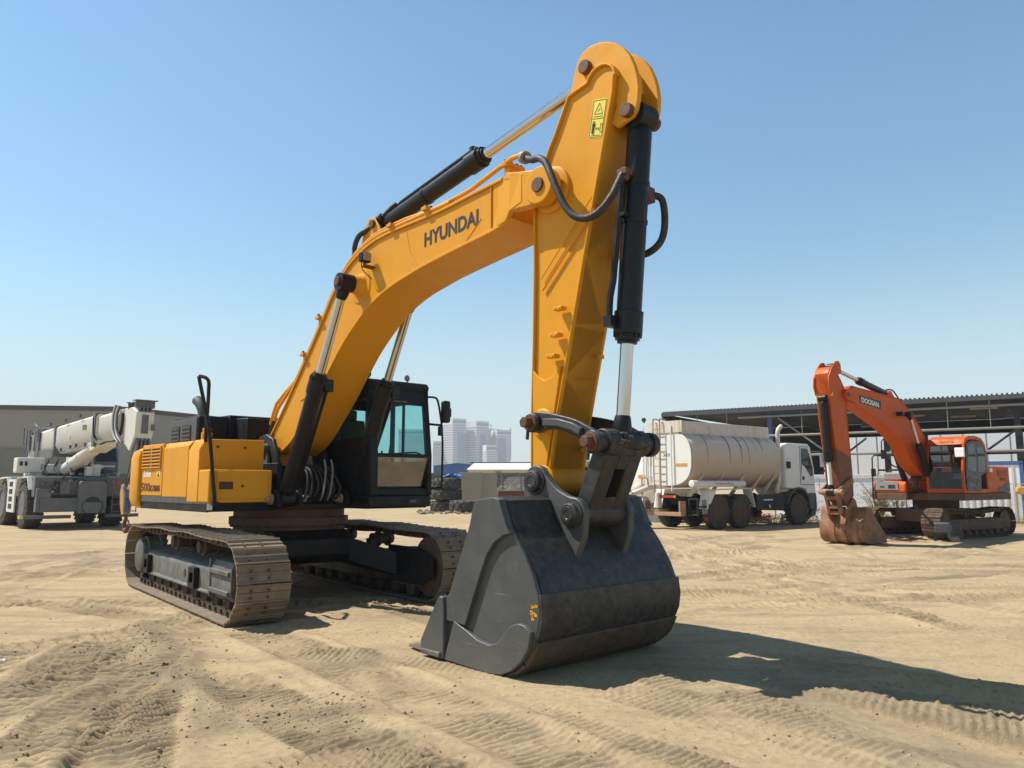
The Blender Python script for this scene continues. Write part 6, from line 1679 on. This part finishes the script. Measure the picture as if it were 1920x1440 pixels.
# ================================================================== weeds and shrubs
def leafy(name, label, cat, x, y, r, h, n, leaf, twig, seed, size=.05, ntw=26, group=None):
    rr = random.Random(seed)
    t = thing(name, label, cat, (x, y, 0), 0, group)
    tw = MB(); lf = MB()
    for i in range(ntw):
        a = rr.uniform(0, 2 * PI); sp = rr.random() ** .6
        end = Vector((math.cos(a) * r * sp, math.sin(a) * r * sp, h * rr.uniform(.55, 1.0) * (1.05 - .45 * sp)))
        mid = end * .5 + Vector((rr.uniform(-.1, .1) * r, rr.uniform(-.1, .1) * r, h * .12))
        tw.tube([(0, 0, 0), mid, end], [.012 * h + .004, .006 * h + .003, .003], n=4, caps=False)
        for k in range(3):
            e2 = end + Vector((rr.uniform(-.3, .3) * r, rr.uniform(-.3, .3) * r, rr.uniform(-.05, .22) * h)); tw.tube([mid.lerp(end, rr.uniform(.2, .9)), e2], .003, n=3, caps=False)
            for q_ in range(n):
                p = mid.lerp(e2, rr.uniform(.2, 1.05)) + Vector((rr.gauss(0, .06) * r, rr.gauss(0, .06) * r, rr.gauss(0, .05) * h))
                u = Vector((rr.gauss(0, 1), rr.gauss(0, 1), rr.gauss(0, 1))).normalized(); v = u.orthogonal().normalized() * rr.uniform(.3, .5)
                s = size * rr.uniform(.5, 1.4)
                lf.add([p - u * s, p + v * s, p + u * s, p - v * s], [(0, 1, 2, 3)])
    tw.build('twigs', twig, t, angle=0, fix=False)
    if n: lf.build('leaves', leaf, t, angle=0, fix=False)
    return t
leafy('shrub', 'tall dry grey shrub with sparse leaves behind the orange excavator boom', 'shrub', 15.6, 33.0, 1.0, 2.4, 3, 'leaf', 'shrub_dry', 1, .05, 40)
leafy('shrub', 'bare brown twiggy bush in front of the wire fence right of the tanker', 'shrub', 12.6, 33.4, .9, 1.3, 1, 'weed', 'shrub_dry', 2, .03, 50)
leafy('shrub', 'rounded green bush at the foot of the fence right of the tall dry shrub', 'shrub', 16.6, 33.5, .7, 1.5, 4, 'leaf', 'shrub_dry', 3, .05, 26)
wx = [(9.3, 31.8), (9.9, 31.6), (10.6, 32.1), (12.1, 31.4), (12.9, 31.9), (13.4, 32.6), (14.2, 32.4), (19.3, 29.0), (19.9, 28.6), (20.4, 29.4), (18.6, 30.2), (17.6, 32.4), (21, 31), (11.3, 32.6)]
rr = random.Random(8)
mb = MB(); tw = MB()
for (x, y) in wx + [(9 + rr.random() * 13, 31.2 + rr.random() * 1.6 - max(0, (i - 40)) * 0) for i in range(60)]:
    if x > 17.5: y -= (x - 17.5) * .55
    for k in range(70):
        a = rr.uniform(0, 6.28); r = abs(rr.gauss(0, .22)); h = rr.uniform(.05, .42)
        p = Vector((x + r * math.cos(a), y + r * math.sin(a), h * (1 - r)))
        u = Vector((rr.gauss(0, 1), rr.gauss(0, 1), rr.gauss(0, 1.5))).normalized(); v = u.orthogonal().normalized() * .3; s = rr.uniform(.03, .08)
        mb.add([p - u * s, p + v * s, p + u * s, p - v * s], [(0, 1, 2, 3)])
M['weeds'] = paint('yellowish_weeds', (0.26, 0.21, 0.09), .8, .5, .4, (0.11, 0.12, 0.04), .7, 0)
o = mb.build('weeds', 'weeds', None, angle=0, fix=False); tag(o, 'dry yellow-green weeds along the foot of the fence', 'weeds', kind='stuff')
for i, (x, yy, h, r, lab) in enumerate(((.2, 72, 1.9, 1.6, 'dusty green bush behind the wire fence posts, left of the bucket pin'), (2.0, 73, 1.7, 1.4, 'smaller dusty bush behind the wire fence, close to the bucket pin'))):
    leafy('shrub', lab, 'shrub', x, yy, r, h, 5, 'leaf', 'shrub_dry', 30 + i, .16, 26)

# ================================================================== the air
HZ = MB(); HZ.box(-900, 900, -40, 1330, -2, 125)
hzm = bpy.data.materials.new('haze'); hzm.use_nodes = True
hn = hzm.node_tree; hn.nodes.clear()
ho = hn.nodes.new('ShaderNodeOutputMaterial'); hv = hn.nodes.new('ShaderNodeVolumePrincipled')
hv.inputs['Color'].default_value = (.93, .96, 1.0, 1); hv.inputs['Density'].default_value = .00040; hv.inputs['Anisotropy'].default_value = .0
hn.links.new(hv.outputs[0], ho.inputs['Volume'])
ob = HZ.build('haze', hzm, None, angle=0); tag(ob, 'thin pale desert haze over the whole yard', 'haze', kind='stuff')
# ------------------------------------------------------------------ ground
def vnoise(x, y, seed=0):
    xi = np.floor(x).astype(np.int64); yi = np.floor(y).astype(np.int64)
    xf = x - xi; yf = y - yi
    u = xf * xf * (3 - 2 * xf); v = yf * yf * (3 - 2 * yf)
    def h(a, b):
        n = (a * 374761393 + b * 668265263 + seed * 974634521) & 0xffffffff
        n = ((n ^ (n >> 13)) * 1274126177) & 0xffffffff
        n = n ^ (n >> 16)
        return (n & 0xffff) / 65535.0
    a = h(xi, yi); b = h(xi + 1, yi); c = h(xi, yi + 1); d = h(xi + 1, yi + 1)
    return (a * (1 - u) + b * u) * (1 - v) + (c * (1 - u) + d * u) * v
def fbm(x, y, o=4, seed=0, g=.5):
    s = np.zeros_like(x); a = 1.0; t = 0
    for i in range(o):
        s += a * vnoise(x * 2 ** i, y * 2 ** i, seed + i * 17); t += a; a *= g
    return s / t - .5

def axis(lo, hi, step, mid_, far, g1, g2):
    """fine between lo and hi, slowly coarser out to mid_, then quickly coarser out to far"""
    def run(start, lim, end):
        out = [start]; st = step
        while out[-1] < end:
            st *= 1 + (g1 if out[-1] < lim else g2); out.append(out[-1] + st)
        return out[1:]
    up = run(hi, mid_[1], far[1]); dn = [-v for v in run(-lo, -mid_[0], -far[0])]
    return np.array(list(reversed(dn)) + list(np.arange(lo, hi, step)) + [hi] + up)
gx = axis(-4.8, 5.2, .0165, (-12, 14), (-1800, 1800), .010, .08)
gy = axis(3.4, 8.6, .0150, (3.3, 24), (-60, 2600), .008, .06)
X, Y = np.meshgrid(gx, gy)
Z = .09 * fbm(X * .12, Y * .12, 3, 1) + .035 * fbm(X * .5, Y * .5, 4, 5) + .018 * fbm(X * 2.2, Y * 2.2, 4, 9)
near = np.exp(-(np.maximum(0, np.hypot(X, Y - 8) - 12) / 14) ** 2)
Z *= .35 + .65 * near
Z -= .36 * np.exp(-(((X - 4.6) / 2.2) ** 2 + ((Y - 5.2) / 2.0) ** 2))
RNG = np.random.RandomState(5)
CH = np.zeros_like(X)
def window(x0, x1, y0, y1):
    a, b = np.searchsorted(gx, (x0, x1)); c, d = np.searchsorted(gy, (y0, y1))
    return slice(max(0, c - 1), d + 1), slice(max(0, a - 1), b + 1)
def band(p0, p1, w, depth, pitch, amp, berm, seed, skew=0.0, bend=0.0, fade=.12):
    """a crawler or tyre print pressed into the sand: grouser ribs, pushed-up edges"""
    p0 = np.array(p0, float); p1 = np.array(p1, float)
    m = w * 1.4 + .5 + abs(bend)
    W_ = window(min(p0[0], p1[0]) - m, max(p0[0], p1[0]) + m, min(p0[1], p1[1]) - m, max(p0[1], p1[1]) + m)
    x = X[W_]; y = Y[W_]; z = Z[W_]; ch = CH[W_]
    if x.size == 0: return
    d = p1 - p0; L = np.hypot(*d); d /= L; n = np.array([-d[1], d[0]])
    sx = (x - p0[0]) * d[0] + (y - p0[1]) * d[1]
    t = (x - p0[0]) * n[0] + (y - p0[1]) * n[1]
    t = t - bend * (1 - ((sx / L) * 2 - 1) ** 2) + .06 * fbm(x * 1.3, y * 1.3, 3, seed)
    reach = (np.abs(t) < w * 1.3) & (sx > -.4) & (sx < L + .4)
    s = sx + skew * t + .10 * fbm(x * .9, y * .9, 3, seed + 3)
    e = np.clip((w / 2 - np.abs(t)) / .05, 0, 1)
    ends = np.clip((sx + .3) / .3, 0, 1) * np.clip((L + .3 - sx) / .3, 0, 1)
    ph = (s / pitch) % 1.0
    rib = np.where(ph < .16, ph / .16, np.where(ph < .28, 1.0, np.maximum(0, 1 - (ph - .28) / .42)))
    brk = np.clip(.60 + 2.6 * fbm(x * 2.6, y * 2.6, 5, seed + 7), 0.0, 1) * (.65 + .9 * np.clip(.5 + fbm(x * 11, y * 11, 3, seed + 9), 0, 1))
    prof = -depth + amp * 1.35 * rib * brk
    inside = e * ends * np.clip(.75 + 1.6 * fbm(x * .6, y * .6, 3, seed + 15), .15, 1)
    z2 = np.where(reach, z * (1 - inside * .55) + prof * inside, z)
    ch2 = np.where(reach, np.maximum(ch * (1 - inside * .4), inside * np.clip(.5 + 2.2 * fbm(x * .7, y * .7, 4, seed + 21), 0, 1)), ch)
    b = berm * np.exp(-((np.abs(t) - w / 2 - .05) / .085) ** 2) * ends * np.clip(.5 + 2.2 * fbm(x * 1.1, y * 1.1, 4, seed + 11), 0, 1.5)
    Z[W_] = np.where(reach, z2 + b, z2); CH[W_] = ch2
H38 = np.array([math.sin(R(38.5)), -math.cos(R(38.5))])
# older passes, further away
for i in range(46):
    a = R(RNG.uniform(-24, 24) + (90 if RNG.rand() < .35 else 10 if RNG.rand() < .6 else 50)); c = np.array([RNG.uniform(-12, 17), RNG.uniform(9.5, 24)])
    v = np.array([math.cos(a), math.sin(a)]) * RNG.uniform(3, 6)
    band(c - v, c + v, RNG.choice([.38, .6, .65]), .018, RNG.choice([.09, .12, .16]), .042, .035, 100 + i * 13, RNG.uniform(-.3, .3), RNG.uniform(-.6, .6))
for i in range(7):
    y = 9.6 + i * .95 + RNG.uniform(-.3, .3)
    band((1.5 + i * .5, y), (13 + i, y + RNG.uniform(.4, 2.5)), .40, .02, .14, .05, .035, 300 + i * 7, .25, RNG.uniform(-.7, .7))
# near ones
band((-5.5, 7.2), (-4.6, 2.6), .66, .02, .078, .045, .03, 31, .10)
band((-4.75, 7.6), (-3.9, 2.6), .66, .025, .078, .048, .03, 32, .05)
band((-4.0, 7.9), (-3.1, 2.6), .66, .02, .082, .050, .03, 33, .0)
band((-3.35, 7.4), (-2.35, 2.8), .66, .025, .078, .050, .04, 34, -.05)
band((.1, 5.6), (2.8, 2.6), .66, .02, 0.06, 0.018, 0.012, 40, .1)
band((1.0, 6.2), (4.6, 3.0), .66, .02, 0.066, 0.016, 0.008, 41, .0)
band((2.2, 6.9), (6.5, 4.1), .66, .02, 0.07, 0.015, 0.01, 42, .05)
band((-1.3, 10.0), (2.5, 5.2), .66, .02, 0.066, 0.02, 0.012, 43, .0)
band((-2.4, 6.6), (.6, 3.2), .66, .02, 0.06, 0.024, 0.018, 44, .08)
band((-2.75, 8.6), (-2.75 + H38[0] * 8, 8.6 + H38[1] * 8), .66, .025, 0.07, 0.028, 0.04, 45, .0)
band((-1.9, 7.6), (1.0, 6.3), .5, .015, 0.07, 0.018, 0.01, 46, .3)
band((-6.2, 10.6), (-3.6, 9.0), .6, .015, .07, .02, .04, 47, .0)
band((-.6, 4.9), (-2.6, 3.4), .6, .015, .074, .04, .03, 51, .1)
band((-3.0, 6.6), (-1.6, 3.0), .6, .02, .074, .045, .03, 52, .15)
def mound(pts, w, h, seed):
    for (x0, y0), (x1, y1) in zip(pts, pts[1:]):
        m = w * 2.6
        W_ = window(min(x0, x1) - m, max(x0, x1) + m, min(y0, y1) - m, max(y0, y1) + m)
        x = X[W_]; y = Y[W_]; z = Z[W_]
        d = np.array([x1 - x0, y1 - y0]); L = np.hypot(*d); d /= L
        s = np.clip((x - x0) * d[0] + (y - y0) * d[1], 0, L)
        wob = .6 * w * fbm(x * 1.8, y * 1.8, 3, seed + 2)
        r = np.hypot(x - x0 - s * d[0], y - y0 - s * d[1]) + wob
        g = np.exp(-(r / w) ** 2)
        CH[W_] = np.maximum(CH[W_], g * np.clip(.6 + 2.0 * fbm(x * 1.5, y * 1.5, 4, seed + 5), 0, 1))
        Z[W_] = np.where(g > .02, np.maximum(z, z * (1 - .6 * g) + h * .7 * g * np.clip(.75 + 1.5 * fbm(x * 1.6, y * 1.6, 4, seed), .1, 1.6)), z)
mound([(-4.2, 9.0), (-3.55, 8.0), (-3.1, 7.15)], .22, .10, 61)
mound([(-3.1, 7.15), (-2.5, 6.2), (-1.95, 5.3)], .18, .085, 62)
mound([(-5.6, 7.4), (-4.2, 7.55), (-3.2, 7.9)], .17, .075, 63)
mound([(-1.9, 5.5), (-1.1, 5.75)], .16, .06, 64)
mound([(-4.8, 4.9), (-3.3, 4.75), (-2.2, 5.0)], .14, .05, 65)
mound([(-1.4, 7.6), (-1.15, 6.6), (-.9, 6.1)], .12, .05, 66)
mound([(2.6, 7.4), (4.4, 6.6)], .14, .045, 67)
mound([(-4.6, 11.6), (-2.9, 8.9)], .15, .035, 68)
# crumbly surface
W_ = window(-16, 16, 3, 26)
x = X[W_]; y = Y[W_]; nr = near[W_]; chw = CH[W_]
msk = np.clip(.4 + 2.2 * fbm(x * .8, y * .8, 3, 72), .1, 1)
Z[W_] += nr * (.026 + .060 * chw) * fbm(x * 11, y * 11, 5, 71, .72) * msk
Z[W_] += nr * (.014 + .045 * chw) * np.maximum(0, fbm(x * 22, y * 22, 3, 75, .75) - .05) * 3 * np.clip(.3 + 2.5 * fbm(x * 1.4, y * 1.4, 3, 76), 0, 1)
# keep it level where the machine stands
f = np.array([math.sin(R(38.5)), -math.cos(R(38.5))]); l = np.array([math.cos(R(38.5)), math.sin(R(38.5))])
u = (X - SW[0]) * f[0] + (Y - SW[1]) * f[1]; v = (X - SW[0]) * l[0] + (Y - SW[1]) * l[1]
flatm = np.clip((2.55 - np.abs(u)) / .35, 0, 1) * np.clip((.42 - np.abs(np.abs(v) - 1.35)) / .12, 0, 1)
Z = Z * (1 - flatm) + flatm * np.minimum(Z, -.005)
f = np.array([math.sin(R(PSI)), -math.cos(R(PSI))]); l = np.array([math.cos(R(PSI)), math.sin(R(PSI))])
u = (X - SW[0]) * f[0] + (Y - SW[1]) * f[1]; v = (X - SW[0]) * l[0] + (Y - SW[1]) * l[1]
flatm = np.clip((.95 - np.abs(u - 5.4)) / .2, 0, 1) * np.clip((1.1 - np.abs(v)) / .2, 0, 1)
Z = Z * (1 - flatm) + flatm * np.minimum(Z, -.01)
for (cx, cy, rx) in ((-17, 31, 7), (9.5, 31, 6), (12.5, 24, 6.5)):   # parked machines in the background
    k = np.clip(1.3 - np.hypot(X - cx, Y - cy) / rx, 0, 1)
    Z = Z * (1 - k) + np.minimum(Z, -.005) * k
ny, nx = X.shape
co = np.stack([X, Y, Z], -1).reshape(-1, 3).astype(np.float32)
idx = np.arange(nx * ny).reshape(ny, nx)
q = np.stack([idx[:-1, :-1], idx[:-1, 1:], idx[1:, 1:], idx[1:, :-1]], -1).reshape(-1, 4).astype(np.int32)
me = bpy.data.meshes.new('sand_ground')
me.vertices.add(len(co)); me.vertices.foreach_set('co', co.ravel())
me.loops.add(q.size); me.loops.foreach_set('vertex_index', q.ravel())
me.polygons.add(len(q))
me.polygons.foreach_set('loop_start', np.arange(0, q.size, 4, dtype=np.int32))
me.polygons.foreach_set('loop_total', np.full(len(q), 4, dtype=np.int32))
me.update(calc_edges=True)
at = me.attributes.new('churn', 'FLOAT', 'POINT'); at.data.foreach_set('value', np.clip(CH, 0, 1).ravel().astype(np.float32))
me.shade_smooth()
ground = bpy.data.objects.new('sand_ground', me); COL.objects.link(ground)
tag(ground, 'pale sandy yard criss-crossed by crawler and tyre tracks', 'ground', kind='structure')
def ground_mat():
    m, nt, p = nodes_of('sand')
    a = mixc(nt, noise(nt, .22, 6, .6), (0.42, 0.313, 0.180, 1), (0.50, 0.380, 0.228, 1))
    b = ramp(nt, noise(nt, .55, 8, .68, dist=.6), .50, .66)
    a = mixc(nt, math_n(nt, 'MULTIPLY', b, .62), a, (0.28, 0.215, 0.138, 1))
    ca = nt.nodes.new('ShaderNodeAttribute'); ca.attribute_name = 'churn'
    a = mixc(nt, math_n(nt, 'MULTIPLY', ca.outputs['Fac'], .75), a, (0.185, 0.142, 0.090, 1))
    c = ramp(nt, noise(nt, 14.0, 8, .75), .47, .72)
    a = mixc(nt, math_n(nt, 'MULTIPLY', c, .55), a, (0.20, 0.15, 0.092, 1))
    d = ramp(nt, noise(nt, 60.0, 4, .6), .60, .74)
    a = mixc(nt, math_n(nt, 'MULTIPLY', d, .45), a, (0.54, 0.44, 0.30, 1))
    s = ramp(nt, noise(nt, 1.0, 7, .65, stretch=(.3, 2.2, 1)), .50, .62)
    a = mixc(nt, math_n(nt, 'MULTIPLY', s, .5), a, (0.25, 0.19, 0.12, 1))
    nt.links.new(a, p.inputs['Base Color'])
    p.inputs['Roughness'].default_value = .95
    p.inputs['Specular IOR Level'].default_value = .15
    h = math_n(nt, 'ADD', noise(nt, 30, 9, .78), math_n(nt, 'MULTIPLY', noise(nt, 110, 5, .7), .5))
    bp = nt.nodes.new('ShaderNodeBump'); bp.inputs['Strength'].default_value = .6; bp.inputs['Distance'].default_value = .03
    nt.links.new(h, bp.inputs['Height']); nt.links.new(bp.outputs[0], p.inputs['Normal'])
    return m
me.materials.append(ground_mat())
def gz(x, y):
    i = int(np.clip(np.searchsorted(gx, x), 1, nx - 1)); j = int(np.clip(np.searchsorted(gy, y), 1, ny - 1))
    return float(Z[j, i])
# clods and small stones lying about
M['clod'] = paint('sand_clod', (0.33, 0.24, 0.135), .95, .25, .3, (0.40, 0.30, 0.18), 6, .2)
mb = MB()
rr = random.Random(4)
paths = [((-4.2, 9.0), (-3.1, 7.15)), ((-3.1, 7.15), (-1.95, 5.3)), ((-5.6, 7.4), (-3.2, 7.9)), ((-1.9, 5.5), (-1.0, 5.8)), ((-4.8, 4.9), (-2.2, 5.0)), ((2.6, 7.4), (4.4, 6.6))]
for i in range(6500):
    if i < 3600:
        (x0, y0), (x1, y1) = rr.choice(paths); t = rr.random()
        x = x0 + (x1 - x0) * t + rr.gauss(0, .22); y = y0 + (y1 - y0) * t + rr.gauss(0, .22)
    else:
        y = 4 + 9 * rr.random() ** 1.5; x = rr.uniform(-.75, .75) * y
    r = .003 + .012 * rr.random() ** 5
    z = gz(x, y)
    a = rr.uniform(0, 6.28); ca, sa = math.cos(a) * r, math.sin(a) * r
    sq = rr.uniform(.45, .9)
    mb.add([(x + (p[0] * ca - p[1] * sa) * rr.uniform(.75, 1.25), y + (p[0] * sa + p[1] * ca) * rr.uniform(.75, 1.25), z + p[2] * r * sq + r * .2) for p in ico], icf)
o = mb.build('sand_clods', 'clod', None, angle=0, fix=False)
tag(o, 'small clods and pebbles scattered over the churned sand', 'clods', kind='stuff')
# discarded bottle
x, y = -4.55, 6.95
bt = thing('plastic_bottle', 'crushed clear plastic bottle lying alone on the sand', 'bottle', (x, y, gz(x, y) + .05), R(20))
q = MB(); q.lathe((-.09, 0, 0), (1, 0, .1), [(0, .03), (.01, .042), (.06, .045), (.08, .036), (.10, .044), (.14, .042), (.17, .018), (.19, .016)], n=14); q.build('bottle_body', 'plastic', bt)
q = MB(); q.cyl((.10, 0, .018), (.118, 0, .020), .018, n=12); q.build('cap', 'decal_white', bt)
# ------------------------------------------------------------------ camera, sun, sky
cam_d = bpy.data.cameras.new('camera'); cam = bpy.data.objects.new('camera', cam_d); COL.objects.link(cam)
cam_d.sensor_fit = 'HORIZONTAL'; cam_d.sensor_width = 36.0; cam_d.lens = 36.0 * 1440 / 1920
cam_d.clip_start = .1; cam_d.clip_end = 6000
cam.location = (0, 0, 1.6)
cam.rotation_euler = (R(90) + math.atan(188 / 1440), 0, 0)
scene.camera = cam
S_DIR = Vector((.688, -.154, -1.0)).normalized()
sd = bpy.data.lights.new('sun', 'SUN'); sun = bpy.data.objects.new('sun', sd); COL.objects.link(sun)
sd.energy = 5.0; sd.angle = R(.5); sd.color = (1.0, .955, .88)
sun.rotation_euler = S_DIR.to_track_quat('-Z', 'Y').to_euler()
sun.location = (-20, 10, 30)
w = bpy.data.worlds.new('World'); scene.world = w; w.use_nodes = True
nt = w.node_tree
bg = nt.nodes['Background']
sky = nt.nodes.new('ShaderNodeTexSky'); sky.sky_type = 'NISHITA'; sky.sun_disc = False
sky.sun_elevation = math.asin(-S_DIR.z); sky.sun_rotation = math.atan2(-S_DIR.x, -S_DIR.y)
sky.air_density = 1.5; sky.dust_density = .35; sky.ozone_density = 4.0; sky.altitude = 10
tint = nt.nodes.new('ShaderNodeMix'); tint.data_type = 'RGBA'; tint.blend_type = 'MULTIPLY'
tint.inputs['Factor'].default_value = 1.0; tint.inputs['B'].default_value = (1.04, 1.24, 1.26, 1)
nt.links.new(sky.outputs[0], tint.inputs['A']); 
tc = nt.nodes.new('ShaderNodeTexCoord'); sx = nt.nodes.new('ShaderNodeSeparateXYZ'); nt.links.new(tc.outputs['Generated'], sx.inputs[0])
hr = nt.nodes.new('ShaderNodeMapRange'); hr.inputs['From Min'].default_value = .30; hr.inputs['From Max'].default_value = -.02
hr.interpolation_type = 'SMOOTHSTEP'; nt.links.new(sx.outputs['Z'], hr.inputs['Value'])
hz = nt.nodes.new('ShaderNodeMix'); hz.data_type = 'RGBA'; hz.inputs['B'].default_value = (6.0, 7.1, 7.6, 1)
hm = nt.nodes.new('ShaderNodeMath'); hm.operation = 'MULTIPLY'; hm.inputs[1].default_value = .85; nt.links.new(hr.outputs['Result'], hm.inputs[0])
nt.links.new(hm.outputs[0], hz.inputs['Factor']); nt.links.new(tint.outputs['Result'], hz.inputs['A']); 
zr = nt.nodes.new('ShaderNodeMapRange'); zr.inputs['From Min'].default_value = .50; zr.inputs['From Max'].default_value = .85; zr.inputs['To Min'].default_value = 1.0; zr.inputs['To Max'].default_value = .40  # sky dimmed overhead to cut ambient light, lower sky stays bright
zr.interpolation_type = 'SMOOTHSTEP'; nt.links.new(sx.outputs['Z'], zr.inputs['Value'])
zm = nt.nodes.new('ShaderNodeVectorMath'); zm.operation = 'SCALE'; nt.links.new(hz.outputs['Result'], zm.inputs[0]); nt.links.new(zr.outputs['Result'], zm.inputs['Scale'])
nt.links.new(zm.outputs[0], bg.inputs['Color'])
bg.inputs['Strength'].default_value = .085
vs_ = scene.view_settings
vs_.view_transform = 'Standard'; vs_.look = 'None'; vs_.gamma = 1; vs_.use_curve_mapping = False; vs_.exposure = 0.46
